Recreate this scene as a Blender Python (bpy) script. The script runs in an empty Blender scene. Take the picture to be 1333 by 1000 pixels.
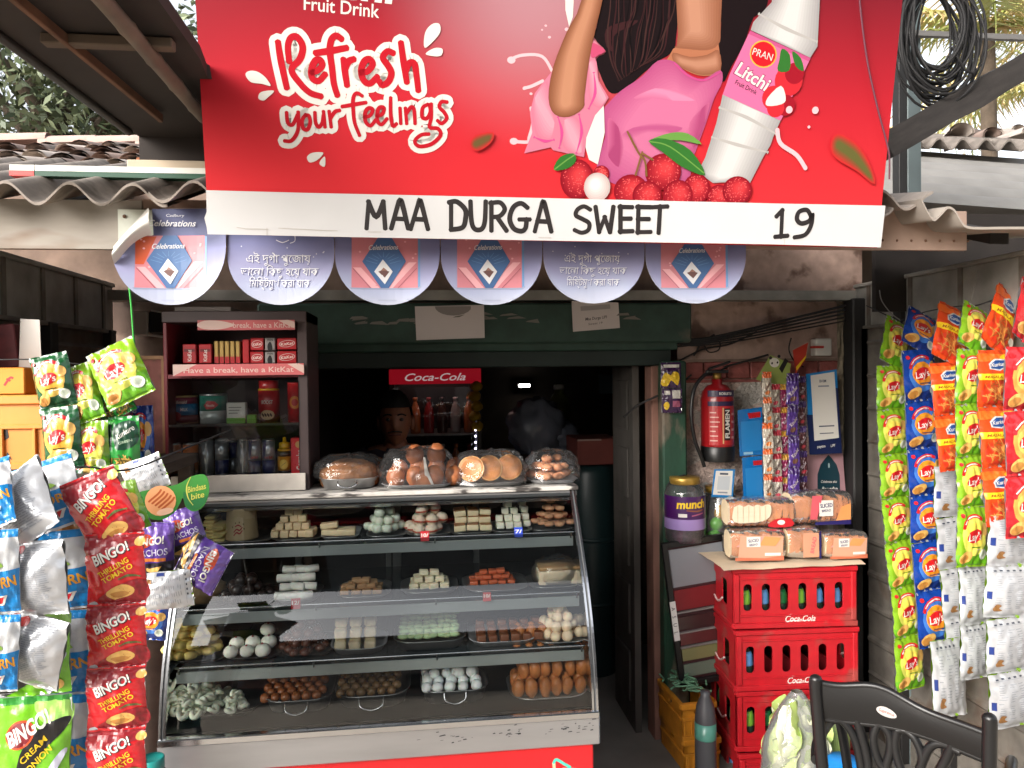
import bpy, bmesh, math, random
from math import sin, cos, pi, radians, sqrt, atan2, exp
from mathutils import Vector, Matrix, noise
from mathutils.geometry import tessellate_polygon
random.seed(7)
SC = bpy.context.scene
COL = SC.collection
V = Vector

# ------------------------------------------------------------------ camera, sky, sun, exposure
F = 970.0                                   # focal length in pixels of a 1333 x 1000 frame
YAW, PITCH, ROLL = radians(6.8), radians(0.886), radians(0.7)
CAM = V((0, 0, 1.6))
fw = V((sin(YAW) * cos(PITCH), cos(YAW) * cos(PITCH), -sin(PITCH)))
r0 = V((cos(YAW), -sin(YAW), 0))
u0 = r0.cross(fw)
rt = r0 * cos(ROLL) - u0 * sin(ROLL)
up = u0 * cos(ROLL) + r0 * sin(ROLL)
cam = bpy.data.cameras.new('camera')
cam.sensor_width = 36
cam.lens = F / 1333 * 36
cam.clip_start, cam.clip_end = 0.05, 500
co = bpy.data.objects.new('camera', cam)
COL.objects.link(co)
co.matrix_world = Matrix(((rt.x, up.x, -fw.x, CAM.x), (rt.y, up.y, -fw.y, CAM.y), (rt.z, up.z, -fw.z, CAM.z), (0, 0, 0, 1)))
SC.camera = co

SUN_EL, SUN_AZ = radians(27), radians(232)   # low on the viewer's left, behind thin cloud
w = bpy.data.worlds.new('World')
SC.world = w
w.use_nodes = True
nt = w.node_tree
bg = nt.nodes['Background']
sky = nt.nodes.new('ShaderNodeTexSky')
sky.sky_type = 'NISHITA'
sky.sun_disc = False
sky.sun_elevation, sky.sun_rotation = SUN_EL, SUN_AZ
sky.air_density, sky.dust_density, sky.ozone_density = 1.0, 6.0, 0.6
hsv = nt.nodes.new('ShaderNodeHueSaturation')          # thin white overcast: the sky's colour is washed out
hsv.inputs['Saturation'].default_value, hsv.inputs['Value'].default_value = .3, 2.6
nt.links.new(sky.outputs[0], hsv.inputs['Color'])
nt.links.new(hsv.outputs[0], bg.inputs[0])
bg.inputs[1].default_value = 0.15
sl = bpy.data.lights.new('sun', 'SUN')
sl.energy, sl.angle, sl.color = .55, radians(50), (1, 0.97, 0.92)
so = bpy.data.objects.new('sun', sl)
COL.objects.link(so)
sd = V((sin(SUN_AZ) * cos(SUN_EL), cos(SUN_AZ) * cos(SUN_EL), sin(SUN_EL)))
so.rotation_euler = sd.to_track_quat('Z', 'Y').to_euler()
vs = SC.view_settings
vs.view_transform, vs.look, vs.gamma, vs.use_curve_mapping = 'Standard', 'None', 1, False
vs.exposure = 0.38
SC.cycles.use_denoising = True
SC.cycles.max_bounces = 8
SC.cycles.transparent_max_bounces = 16
SC.cycles.caustics_reflective = False
SC.cycles.caustics_refractive = False
SC.cycles.sample_clamp_indirect = 6

def ray(px, py):
    return fw * F + rt * (px - 666.5) + up * (500 - py)
def P(px, py, Y):
    """the point of the plane y = Y that this pixel of the photograph shows"""
    d = ray(px, py)
    return CAM + d * (Y / d.y)
def PX(px, py, X):
    d = ray(px, py)
    return CAM + d * (X / d.x)
def PZ(px, py, Z):
    d = ray(px, py)
    return CAM + d * ((Z - CAM.z) / d.z)

# ------------------------------------------------------------------ materials
def lin(c):
    return tuple((x / 255 / 12.92) if x <= 10.3 else ((x / 255 + .055) / 1.055) ** 2.4 for x in c[:3]) + (1,)
_M = {}
def M(name, c, rough=.6, metal=0, var=0., vs_=6, bump=0., bs=40, spec=.5, coat=0., c2=None, thr=None, det=4, alpha=1, trans=0, emit=0, stretch=None, bstretch=None, sss=0, gen=False):
    """principled material; var: brightness mottling; c2 with thr: second colour in noise patches"""
    if name in _M: return _M[name]
    m = bpy.data.materials.new(name)
    m.use_nodes = True
    n, l = m.node_tree.nodes, m.node_tree.links
    b = n['Principled BSDF']
    b.inputs['Base Color'].default_value = lin(c)
    b.inputs['Roughness'].default_value = rough
    b.inputs['Metallic'].default_value = metal
    b.inputs['Specular IOR Level'].default_value = spec
    b.inputs['Coat Weight'].default_value = coat
    b.inputs['Coat Roughness'].default_value = .12
    b.inputs['Alpha'].default_value = alpha
    b.inputs['Transmission Weight'].default_value = trans
    if sss:
        b.inputs['Subsurface Weight'].default_value = sss
        b.inputs['Subsurface Scale'].default_value = .01
    if emit:
        b.inputs['Emission Color'].default_value = lin(c)
        b.inputs['Emission Strength'].default_value = emit
    tc = n.new('ShaderNodeTexCoord')
    def nz(scale, det_, st):
        t = n.new('ShaderNodeTexNoise')
        t.inputs['Scale'].default_value = scale
        t.inputs['Detail'].default_value = det_
        src = tc.outputs['Object']
        if st:
            mp = n.new('ShaderNodeMapping')
            mp.inputs['Scale'].default_value = st
            l.new(src, mp.inputs[0]); src = mp.outputs[0]
        l.new(src, t.inputs['Vector'])
        return t.outputs[0]
    if var or c2:
        cur = None
        if c2:
            r = n.new('ShaderNodeValToRGB')
            r.color_ramp.elements[0].position = max(0, thr - .04); r.color_ramp.elements[0].color = lin(c)
            r.color_ramp.elements[1].position = min(1, thr + .04); r.color_ramp.elements[1].color = lin(c2)
            l.new(nz(vs_, det, stretch), r.inputs[0])
            cur = r.outputs[0]
        if var:
            mr = n.new('ShaderNodeMapRange')
            mr.inputs[1].default_value, mr.inputs[2].default_value = .3, .7
            mr.inputs[3].default_value, mr.inputs[4].default_value = 1 - var, 1 + var
            l.new(nz(vs_ * (1 if not c2 else 2.7), 6, stretch), mr.inputs[0])
            mx = n.new('ShaderNodeVectorMath'); mx.operation = 'SCALE'
            if cur: l.new(cur, mx.inputs[0])
            else: mx.inputs[0].default_value = lin(c)[:3]
            l.new(mr.outputs[0], mx.inputs['Scale'])
            cur = mx.outputs[0]
        l.new(cur, b.inputs['Base Color'])
    if bump:
        bp = n.new('ShaderNodeBump')
        bp.inputs['Strength'].default_value = bump
        bp.inputs['Distance'].default_value = .004
        l.new(nz(bs, 5, bstretch), bp.inputs['Height'])
        l.new(bp.outputs[0], b.inputs['Normal'])
    _M[name] = m
    return m

def foil(name, c, rough=.22, bump=.6):       # printed, glossy plastic film with creases
    return M('film_' + name, [q * .92 for q in c], rough=rough, bump=bump, bs=30, spec=.6, coat=.4)
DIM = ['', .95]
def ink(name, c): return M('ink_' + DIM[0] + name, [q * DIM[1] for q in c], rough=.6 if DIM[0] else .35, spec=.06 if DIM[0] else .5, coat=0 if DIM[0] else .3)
def paper(name, c, **k): return M('paper_' + name, c, rough=.75, **k)

def glass_mat(name, tint=(1, 1, 1), boost=1.0, rough=0.0, bump=0, bs=30, milk=0):
    """thin clear sheet: transparent with a Fresnel reflection on top"""
    m = bpy.data.materials.new(name); m.use_nodes = True
    n, l = m.node_tree.nodes, m.node_tree.links
    n.remove(n['Principled BSDF'])
    tr, gl, mx, fr = n.new('ShaderNodeBsdfTransparent'), n.new('ShaderNodeBsdfGlossy'), n.new('ShaderNodeMixShader'), n.new('ShaderNodeFresnel')
    tr.inputs[0].default_value = tint + (1,)
    gl.inputs['Roughness'].default_value = rough
    fr.inputs['IOR'].default_value = 1.5
    mt = n.new('ShaderNodeMath'); mt.operation = 'MULTIPLY'; mt.inputs[1].default_value = boost; mt.use_clamp = True
    l.new(fr.outputs[0], mt.inputs[0]); l.new(mt.outputs[0], mx.inputs[0])
    l.new(tr.outputs[0], mx.inputs[1]); l.new(gl.outputs[0], mx.inputs[2])
    out = mx
    if milk:
        df = n.new('ShaderNodeBsdfDiffuse'); df.inputs[0].default_value = (.8, .8, .8, 1)
        m2 = n.new('ShaderNodeMixShader'); m2.inputs[0].default_value = milk
        l.new(mx.outputs[0], m2.inputs[1]); l.new(df.outputs[0], m2.inputs[2]); out = m2
    if bump:
        tc = n.new('ShaderNodeTexCoord'); t = n.new('ShaderNodeTexNoise'); bp = n.new('ShaderNodeBump')
        t.inputs['Scale'].default_value = bs; t.inputs['Detail'].default_value = 3
        bp.inputs['Strength'].default_value = bump; bp.inputs['Distance'].default_value = .01
        l.new(tc.outputs['Object'], t.inputs[0]); l.new(t.outputs[0], bp.inputs['Height'])
        l.new(bp.outputs[0], gl.inputs['Normal']); l.new(bp.outputs[0], fr.inputs['Normal'])
    l.new(out.outputs[0], n['Material Output'].inputs[0])
    return m

# ------------------------------------------------------------------ mesh builder
def cat(pts, n=6, closed=False):
    """Catmull-Rom through 2-D or 3-D points"""
    p = [V(q) for q in pts]
    if len(p) < 3 and not closed: return p
    out = []
    N = len(p)
    rng = range(N) if closed else range(N - 1)
    for i in rng:
        a, b, c, d = (p[(i - 1) % N], p[i], p[(i + 1) % N], p[(i + 2) % N]) if closed else (p[max(i - 1, 0)], p[i], p[i + 1], p[min(i + 2, N - 1)])
        for k in range(n):
            t = k / n
            out.append(.5 * ((2 * b) + (c - a) * t + (2 * a - 5 * b + 4 * c - d) * t * t + (3 * b - a - 3 * c + d) * t ** 3))
    if not closed: out.append(p[-1])
    return out
def ell(cx, cy, rx, ry=None, n=24, rot=0, a0=0, a1=2 * pi):
    ry = rx if ry is None else ry
    full = abs(a1 - a0 - 2 * pi) < 1e-6
    return [(cx + rx * cos(t) * cos(rot) - ry * sin(t) * sin(rot), cy + rx * cos(t) * sin(rot) + ry * sin(t) * cos(rot))
            for t in (a0 + (a1 - a0) * k / (n if full else n - 1) for k in range(n))]
def rrect(x0, y0, x1, y1, r, n=5):
    o = []
    for cx, cy, a in ((x1 - r, y1 - r, 0), (x0 + r, y1 - r, pi / 2), (x0 + r, y0 + r, pi), (x1 - r, y0 + r, 1.5 * pi)):
        for k in range(n + 1):
            t = a + pi / 2 * k / n
            o.append((cx + r * cos(t), cy + r * sin(t)))
    return o
def rect(x0, y0, x1, y1): return [(x0, y0), (x1, y0), (x1, y1), (x0, y1)]
def tris(poly, holes=()):
    loops = [[V((p[0], p[1], 0)) for p in poly]] + [[V((p[0], p[1], 0)) for p in h] for h in holes]
    flat = [p for lp in loops for p in lp]
    return [[(flat[i].x, flat[i].y) for i in t] for t in tessellate_polygon(loops)]
_T = {}
def text2d(s, bold=0., shear=0., res=3):
    """(triangles, width, cap height) of a line of lettering, size 1, from x = 0, y up"""
    k = (s, bold, shear)
    if k in _T: return _T[k]
    c = bpy.data.curves.new('t', 'FONT')
    c.body, c.size, c.offset, c.shear, c.resolution_u = s, 1, bold, shear, res
    o = bpy.data.objects.new('t', c)
    COL.objects.link(o)
    dg = bpy.context.evaluated_depsgraph_get()
    me = o.evaluated_get(dg).to_mesh()
    vv = [(v.co.x, v.co.y) for v in me.vertices]
    tr = [[vv[i] for i in p.vertices] for p in me.polygons]
    o.evaluated_get(dg).to_mesh_clear()
    bpy.data.objects.remove(o); bpy.data.curves.remove(c)
    xs = [q[0] for q in vv] or [0]
    x0, x1 = min(xs), max(xs)
    ys = [q[1] for q in vv] or [0]
    _T[k] = ([[(q[0] - x0, q[1]) for q in t] for t in tr], x1 - x0, min(ys), max(ys))
    return _T[k]
def stroke2d(pts, wd, taper=0):
    """quads of a brush stroke of width wd"""
    p = [V((q[0], q[1])) for q in pts]
    q2 = [p[0]]
    for q in p[1:]:
        if (q - q2[-1]).length > 1e-6: q2.append(q)
    p = q2
    n = len(p)
    d0 = (p[1] - p[0]).normalized(); d1 = (p[-1] - p[-2]).normalized()
    L, R, widths = [], [], []
    seq = []
    for k in (1.0, .75, .4): seq.append((p[0] - d0 * wd / 2 * k, d0, sqrt(max(0, 1 - k * k))))
    for i in range(n):
        d = (p[min(i + 1, n - 1)] - p[max(i - 1, 0)]).normalized()
        seq.append((p[i], d, 1 - taper * abs(i / (n - 1) - .5) * 2))
    for k in (.4, .75, 1.0): seq.append((p[-1] + d1 * wd / 2 * k, d1, sqrt(max(0, 1 - k * k))))
    o = []
    for q, d, f in seq:
        nn = V((-d.y, d.x)) * wd / 2 * max(f, .05)
        L.append(q + nn); R.append(q - nn)
    for i in range(len(seq) - 1):
        o.append([tuple(L[i]), tuple(R[i]), tuple(R[i + 1]), tuple(L[i + 1])])
    return o
def clip_cells(tri, cx, cy):
    """cut a convex polygon along a grid of cells"""
    def cut(poly, ax, val, keep_lo):
        out = []
        for i in range(len(poly)):
            a, b = poly[i], poly[(i + 1) % len(poly)]
            ina, inb = (a[ax] <= val + 1e-9) == keep_lo or abs(a[ax] - val) < 1e-9, (b[ax] <= val + 1e-9) == keep_lo or abs(b[ax] - val) < 1e-9
            if ina: out.append(a)
            if ina != inb:
                t = (val - a[ax]) / (b[ax] - a[ax])
                out.append((a[0] + (b[0] - a[0]) * t, a[1] + (b[1] - a[1]) * t))
        return out
    todo = [tri]
    for ax, c in ((0, cx), (1, cy)):
        nxt = []
        for poly in todo:
            lo, hi = min(p[ax] for p in poly), max(p[ax] for p in poly)
            k = math.floor(lo / c) + 1
            rest = poly
            while k * c < hi - 1e-7:
                a = cut(rest, ax, k * c, True)
                rest = cut(rest, ax, k * c, False)
                if len(a) >= 3: nxt.append(a)
                if len(rest) < 3: break
                k += 1
            if len(rest) >= 3: nxt.append(rest)
        todo = nxt
    return todo

class MB:
    def __init__(s): s.v, s.f, s.mi, s.sm, s.mats = [], [], [], [], []
    def m(s, mat):
        if mat not in s.mats: s.mats.append(mat)
        return s.mats.index(mat)
    def add(s, vs_, fs, mat, smooth=False, mx=None):
        o = len(s.v); k = s.m(mat)
        for q in vs_:
            q = V(q)
            s.v.append(tuple(mx @ q if mx else q))
        for f in fs:
            s.f.append(tuple(o + i for i in f)); s.mi.append(k); s.sm.append(smooth)
        return s
    def box(s, c, d, mat, bev=0, mx=None, seg=1, rz=0):
        R = Matrix.Translation(V(c)) @ Matrix.Rotation(rz, 4, 'Z')
        if mx: R = mx @ R
        x, y, z = d[0] / 2, d[1] / 2, d[2] / 2
        if not bev:
            vs_ = [(a, b, e) for a in (-x, x) for b in (-y, y) for e in (-z, z)]
            return s.add(vs_, [(0, 1, 3, 2), (4, 6, 7, 5), (0, 4, 5, 1), (2, 3, 7, 6), (0, 2, 6, 4), (1, 5, 7, 3)], mat, False, R)
        bm = bmesh.new(); bmesh.ops.create_cube(bm, size=1)
        for q in bm.verts: q.co = V((q.co.x * d[0], q.co.y * d[1], q.co.z * d[2]))
        bmesh.ops.bevel(bm, geom=bm.edges[:], offset=min(bev, min(d) * .45), segments=seg, profile=.5, affect='EDGES')
        bm.verts.index_update()
        s.add([q.co.copy() for q in bm.verts], [[q.index for q in f.verts] for f in bm.faces], mat, seg > 1, R)
        bm.free(); return s
    def span(s, p0, p1, mat, bev=0):
        p0, p1 = V(p0), V(p1)
        return s.box((p0 + p1) / 2, [abs(a) for a in (p1 - p0)], mat, bev)
    def tube(s, pts, r, mat, n=8, cap=True, mx=None, closed=False):
        p = [V(q) for q in pts]; N = len(p)
        rr = r if isinstance(r, (list, tuple)) else [r] * N
        vs_, fs = [], []
        nrm = None
        for i in range(N):
            d = (p[(i + 1) % N] - p[i - 1]) if closed else (p[min(i + 1, N - 1)] - p[max(i - 1, 0)])
            d.normalize()
            if nrm is None:
                nrm = d.cross(V((0, 0, 1)) if abs(d.z) < .9 else V((1, 0, 0))).normalized()
            else:
                nrm = (nrm - d * nrm.dot(d)).normalized()
            b = d.cross(nrm)
            for k in range(n):
                a = 2 * pi * k / n
                vs_.append(p[i] + (nrm * cos(a) + b * sin(a)) * rr[i])
        for i in range(N if closed else N - 1):
            j = (i + 1) % N
            for k in range(n):
                fs.append((i * n + k, i * n + (k + 1) % n, j * n + (k + 1) % n, j * n + k))
        s.add(vs_, fs, mat, True, mx)
        if cap and not closed:
            s.add(vs_[:n], [tuple(range(n))[::-1]], mat, False, mx); s.add(vs_[-n:], [tuple(range(n))], mat, False, mx)
        return s
    def lathe(s, prof, mat, n=20, mx=None, smooth=True):
        vs_, fs = [], []
        for r, z in prof:
            for k in range(n): vs_.append((r * cos(2 * pi * k / n), r * sin(2 * pi * k / n), z))
        for i in range(len(prof) - 1):
            for k in range(n): fs.append((i * n + k, i * n + (k + 1) % n, (i + 1) * n + (k + 1) % n, (i + 1) * n + k))
        if prof[0][0] > 1e-5: fs.append(tuple(range(n))[::-1])
        if prof[-1][0] > 1e-5: fs.append(tuple(range((len(prof) - 1) * n, len(prof) * n)))
        return s.add(vs_, fs, mat, smooth, mx)
    def grid(s, fn, nu, nv, mat, smooth=True, mx=None, flip=False):
        vs_ = [fn(i / nu, j / nv) for j in range(nv + 1) for i in range(nu + 1)]
        fs = []
        for j in range(nv):
            for i in range(nu):
                a = j * (nu + 1) + i
                q = (a, a + 1, a + nu + 2, a + nu + 1)
                fs.append(q[::-1] if flip else q)
        return s.add(vs_, fs, mat, smooth, mx)
    def ball(s, c, r, mat, nu=14, nv=9, mx=None, fn=None):
        rx, ry, rz = (r, r, r) if not isinstance(r, (list, tuple)) else r
        c = V(c)
        vs_, fs = [], []
        for j in range(nv + 1):
            t = pi * j / nv
            for i in range(nu):
                a = 2 * pi * i / nu
                d = V((sin(t) * cos(a), sin(t) * sin(a), cos(t)))
                k = fn(d) if fn else 1
                vs_.append(c + V((d.x * rx, d.y * ry, d.z * rz)) * k)
        for j in range(nv):
            for i in range(nu):
                fs.append((j * nu + i, (j + 1) * nu + i, (j + 1) * nu + (i + 1) % nu, j * nu + (i + 1) % nu))
        return s.add(vs_, fs, mat, True, mx)
    def prism(s, poly, y0, y1, mat, mx=None, smooth=False, holes=()):
        """outline in x,z extruded along y from y0 (front) to y1"""
        for y, fl in ((y0, False), (y1, True)):
            for t in tris(poly, holes):
                a = sum((t[i][0] * t[(i + 1) % 3][1] - t[(i + 1) % 3][0] * t[i][1]) for i in range(3))
                t = t if (a > 0) != fl else t[::-1]
                s.add([(q[0], y, q[1]) for q in t], [(0, 1, 2)], mat, False, mx)
        for lp in [poly] + list(holes):
            n = len(lp)
            vs_ = [(q[0], y0, q[1]) for q in lp] + [(q[0], y1, q[1]) for q in lp]
            s.add(vs_, [(i, (i + 1) % n, n + (i + 1) % n, n + i) for i in range(n)], mat, smooth, mx)
        return s
    def decal(s, polys, mat, fn, h, cell=None):
        """flat printed shapes: convex 2-D polygons laid on the surface fn(x, y, h)"""
        for t in polys:
            for q in (clip_cells(t, *cell) if cell else [t]):
                a = sum(q[i][0] * q[(i + 1) % len(q)][1] - q[(i + 1) % len(q)][0] * q[i][1] for i in range(len(q)))
                if abs(a) < 1e-12: continue
                q = q if a > 0 else q[::-1]
                s.add([fn(x, y, h) for x, y in q], [tuple(range(len(q)))], mat, True)
        return s
    def build(s, name, parent=None, loc=None, rot=None, matrix=None):
        me = bpy.data.meshes.new(name)
        me.from_pydata(s.v, [], s.f)
        for m_ in s.mats: me.materials.append(m_)
        me.polygons.foreach_set('material_index', s.mi)
        me.polygons.foreach_set('use_smooth', s.sm)
        me.update()
        o = bpy.data.objects.new(name, me)
        COL.objects.link(o)
        if parent: o.parent = parent
        if matrix: o.matrix_world = matrix
        if loc is not None: o.location = loc
        if rot is not None: o.rotation_euler = rot
        return o

class Print:
    """layers of print on a sheet; x to the right and y up in sheet units, fn(x, y, h) is the sheet, h the lift"""
    def __init__(s, mb, fn, cell=None, step=.0004, h0=.0004):
        s.mb, s.fn, s.cell, s.step, s.h = mb, fn, cell, step, h0
    def raw(s, polys, mat):
        s.mb.decal(polys, mat, s.fn, s.h, s.cell); s.h += s.step; return s
    def poly(s, pts, mat, holes=()): return s.raw(tris(pts, holes), mat)
    def smooth(s, pts, mat, n=4): return s.raw(tris([tuple(q) for q in cat(pts, n, True)]), mat)
    def ell(s, cx, cy, rx, ry, mat, rot=0, n=20): return s.raw(tris(ell(cx, cy, rx, ry, n, rot)), mat)
    def rect(s, x0, y0, x1, y1, mat): return s.raw([rect(x0, y0, x1, y1)], mat)
    def stroke(s, pts, wd, mat, n=5, taper=0): return s.raw(stroke2d(cat(pts, n) if n else pts, wd, taper), mat)
    def arc(s, cx, cy, r, wd, a0, a1, mat, ry=None): return s.stroke(ell(cx, cy, r, ry or r, 14, 0, a0, a1), wd, mat, 0)
    def soft(s, pts, to, c0, c1, n, nm, reach=1., n2=3):
        """printed shading: the outline drawn n times, drawn in towards to(x, y), its ink going from c0 to c1"""
        pts = [tuple(q) for q in cat(pts, n2, True)] if n2 else pts
        for k in range(n):
            t = k / n * reach; f = (k / max(1, n - 1))
            c = tuple(round(a + (b - a) * f) for a, b in zip(c0, c1))
            q = []
            for x, y in pts:
                tx, ty = to(x, y) if callable(to) else to
                q.append((x + (tx - x) * t, y + (ty - y) * t))
            s.poly(q, ink('%s_%d' % (nm, k), c))
        return s
    def text(s, t, cx, cy, size, mat, rot=0, bold=0, shear=0, width=None, flip=1):
        """centred on cx, cy; size = height of the capitals; width squeezes the line"""
        tr, wd, y0, y1 = text2d(t, bold, shear)
        k = size / .72
        kx = width / wd if width else k
        ca, sa = cos(rot), sin(rot)
        out = []
        for q in tr:
            out.append([(cx + (x - wd / 2) * kx * ca - (y - .36) * k * sa * flip, cy + (x - wd / 2) * kx * sa + (y - .36) * k * ca * flip) for x, y in q])
        return s.raw(out, mat)

# ------------------------------------------------------------------ things, parts, copies
def tag(o, label=None, catg=None, group=None, kind=None):
    for k, v in (('label', label), ('category', catg), ('group', group), ('kind', kind)):
        if v: o[k] = v
    return o
def thing(name, label, catg, loc=(0, 0, 0), rz=0, group=None, matrix=None):
    o = bpy.data.objects.new(name, None)
    COL.objects.link(o)
    o.empty_display_size = .05
    if matrix: o.matrix_world = matrix
    else:
        o.location = loc
        o.rotation_euler = (0, 0, rz) if not isinstance(rz, tuple) else rz
    return tag(o, label, catg, group)
def kids(o): return [c for c in COL.objects if c.parent == o]
def dup(o, loc=None, rot=None, parent=None, label=None, group=None, tree=None, scale=None):
    tree = tree if tree is not None else subtree(o)
    def rec(src, ks, par):
        c = src.copy(); COL.objects.link(c); c.parent = par
        for q, qs in ks: rec(q, qs, c)
        return c
    c = rec(o, tree, parent)
    if loc is not None: c.location = loc
    if rot is not None: c.rotation_euler = rot
    if scale is not None: c.scale = scale
    if label: c['label'] = label
    if group: c['group'] = group
    return c
def subtree(o): return [(c, subtree(c)) for c in o.children]
class Frame:
    """a flat sheet in space: lower-left corner, direction along, direction up; px() reads a pixel of the photo on it"""
    def __init__(s, o, ex, ez):
        s.o = V(o); s.ex = V(ex).normalized(); s.ey = V(ez).cross(s.ex).normalized(); s.ez = s.ex.cross(s.ey)
        s.M = Matrix(((s.ex.x, s.ey.x, s.ez.x, s.o.x), (s.ex.y, s.ey.y, s.ez.y, s.o.y), (s.ex.z, s.ey.z, s.ez.z, s.o.z), (0, 0, 0, 1)))
    def px(s, x, y):
        d = ray(x, y)
        t = (s.o - CAM).dot(s.ey) / d.dot(s.ey)
        q = CAM + d * t - s.o
        return (q.dot(s.ex), q.dot(s.ez))
    def pp(s, pts): return [s.px(*q) for q in pts]
def flat(x, y, h): return (x, -h, y)
def axis(pts):
    """nearest point of a polyline"""
    P_ = [V((q[0], q[1])) for q in pts]
    def f(x, y):
        q = V((x, y)); best = None
        for a, b in zip(P_, P_[1:]):
            d = b - a; t = max(0, min(1, (q - a).dot(d) / max(d.dot(d), 1e-12))); r = a + d * t
            if best is None or (r - q).length < (best - q).length: best = r
        return best.x, best.y
    return f
# ------------------------------------------------------------------ common materials
concrete = M('concrete', (120, 116, 110), .9, var=.25, vs_=3, bump=.3, bs=25)
dirt = M('street_dirt', (158, 148, 134), .95, var=.2, vs_=1.2, bump=.5, bs=14)
asbestos = M('asbestos_sheet', (134, 125, 117), .92, var=.22, vs_=7, bump=.3, bs=60, c2=(96, 88, 80), thr=.62)
asbestos_w = M('pale_roof_sheet', (150, 147, 143), .85, var=.12, vs_=5, bump=.2, bs=50)
tin = M('dull_tin', (104, 99, 92), .65, metal=.1, var=.3, vs_=5, bump=.3, bs=18, c2=(88, 76, 66), thr=.58)
tin_pale = M('galvanised_tin', (136, 134, 128), .55, metal=.15, var=.3, vs_=9, bump=.15, bs=20)
dark_wood = M('dark_wood', (58, 46, 38), .8, var=.35, vs_=9, stretch=(1, 1, 9), bump=.3, bs=30)
soot = M('sooty_wood', (42, 36, 33), .85, var=.35, vs_=6)
rust = M('rusty_iron', (104, 74, 56), .8, var=.3, vs_=12)
green_paint = M('peeling_green_paint', (42, 66, 56), .6, var=.25, vs_=5, c2=(92, 88, 76), thr=.66, det=9, bump=.25, bs=30)
green_paint2 = M('worn_green_paint', (31, 66, 49), .6, var=.3, vs_=9, c2=(112, 102, 88), thr=.57, det=10, bump=.3, bs=30, stretch=(1, 1, .35))
white_board = M('weathered_white_board', (156, 149, 140), .85, var=.18, vs_=3, c2=(124, 100, 84), thr=.58, stretch=(.6, 1, 2))
brown_board = M('stained_board', (156, 132, 118), .8, var=.18, vs_=4, c2=(120, 98, 86), thr=.6)
plaster = M('brown_plaster', (130, 110, 98), .92, var=.28, vs_=4, c2=(88, 72, 64), thr=.56, det=8, bump=.5, bs=16)
pink_plaster = M('pinkish_plaster', (176, 150, 138), .92, var=.2, vs_=7, c2=(118, 94, 84), thr=.6, det=8, bump=.4, bs=22)
white_plaster = M('flaking_white_plaster', (196, 190, 182), .9, var=.15, vs_=9, c2=(120, 104, 92), thr=.6, det=9, bump=.5, bs=20, stretch=(1, 1, .4))
red_tile = M('embossed_red_tile', (150, 84, 78), .6, var=.3, vs_=28, bump=.8, bs=45)
terracotta = M('old_roof_tile', (150, 130, 120), .9, var=.3, vs_=5, c2=(112, 104, 98), thr=.55, bump=.3, bs=30)
room_dark = M('dark_room_wall', (98, 88, 80), .9, var=.3, vs_=3)
steel = M('brushed_steel', (176, 178, 180), .32, metal=.9, var=.1, vs_=10, stretch=(.2, 1, 6), bump=.05, bs=60)
chrome = M('bright_steel', (205, 207, 210), .18, metal=1)
black_pl = M('black_plastic', (20, 20, 21), .35, bump=.06, bs=60)
white_pl = M('white_plastic', (205, 203, 198), .5, var=.08)
silver = M('silver_film', (200, 202, 206), .3, metal=.45, bump=.5, bs=26, var=.05, spec=.6)
cord_dark = M('dark_cord', (26, 25, 26), .7)
clear_film = glass_mat('clear_wrap', boost=.9, rough=.06, bump=.8, bs=26, milk=.02)
clear_glass = glass_mat('display_glass', tint=(.95, .98, .97), boost=2.4)
clear_jar = glass_mat('jar_plastic', tint=(.86, .87, .9), boost=1.6, rough=.05, milk=.06)

# ------------------------------------------------------------------ ground
o = MB().grid(lambda a, b: V((-80 + 160 * a, -60 + 160 * b, .02 * noise.noise(V((a * 60, b * 60, 0))) - .02)), 60, 60, dirt).build('ground'); tag(o, kind='structure')
o = MB().box((.4, 3.7, .002), (3.2, 3.6, .05), concrete).build('floor'); tag(o, kind='structure')

# ------------------------------------------------------------------ the shop itself
OX0, OX1, OZ = -.458, .985, 1.628           # opening in the front wall
WY = 3.12
shop = thing('shop_building', 'low dark sweet shop with a green painted opening behind the glass counter', 'building', (0, WY, 0))
def L(x, y, z): return V((x, y - WY, z))
def wallbox(mb, p0, p1, m): return mb.span(L(*p0), L(*p1), m)
# wall panels round the opening
wallbox(MB(), (-1.95, WY, 0), (OX0 - .1, WY + .14, 2.38), plaster).build('side_wall', shop)
wallbox(MB(), (OX1 + .11, WY, 0), (1.95, WY + .14, 2.2), pink_plaster).build('side_wall', shop)
wallbox(MB(), (OX0 - .1, WY, OZ + .1), (OX1 + .11, WY + .14, 2.38), plaster).build('upper_wall', shop)
wallbox(MB(), (-1.36, WY + .14, 0), (-1.22, 5.6, 2.2), room_dark).build('side_wall', shop)
wallbox(MB(), (1.95, WY + .14, 0), (2.09, 5.6, 2.2), room_dark).build('side_wall', shop)
wallbox(MB(), (-1.36, 5.6, 0), (2.09, 5.74, 2.2), room_dark).build('back_wall', shop)
wallbox(MB(), (-1.36, WY + .15, 2.2), (2.09, 5.74, 2.24), room_dark).build('ceiling', shop)
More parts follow.
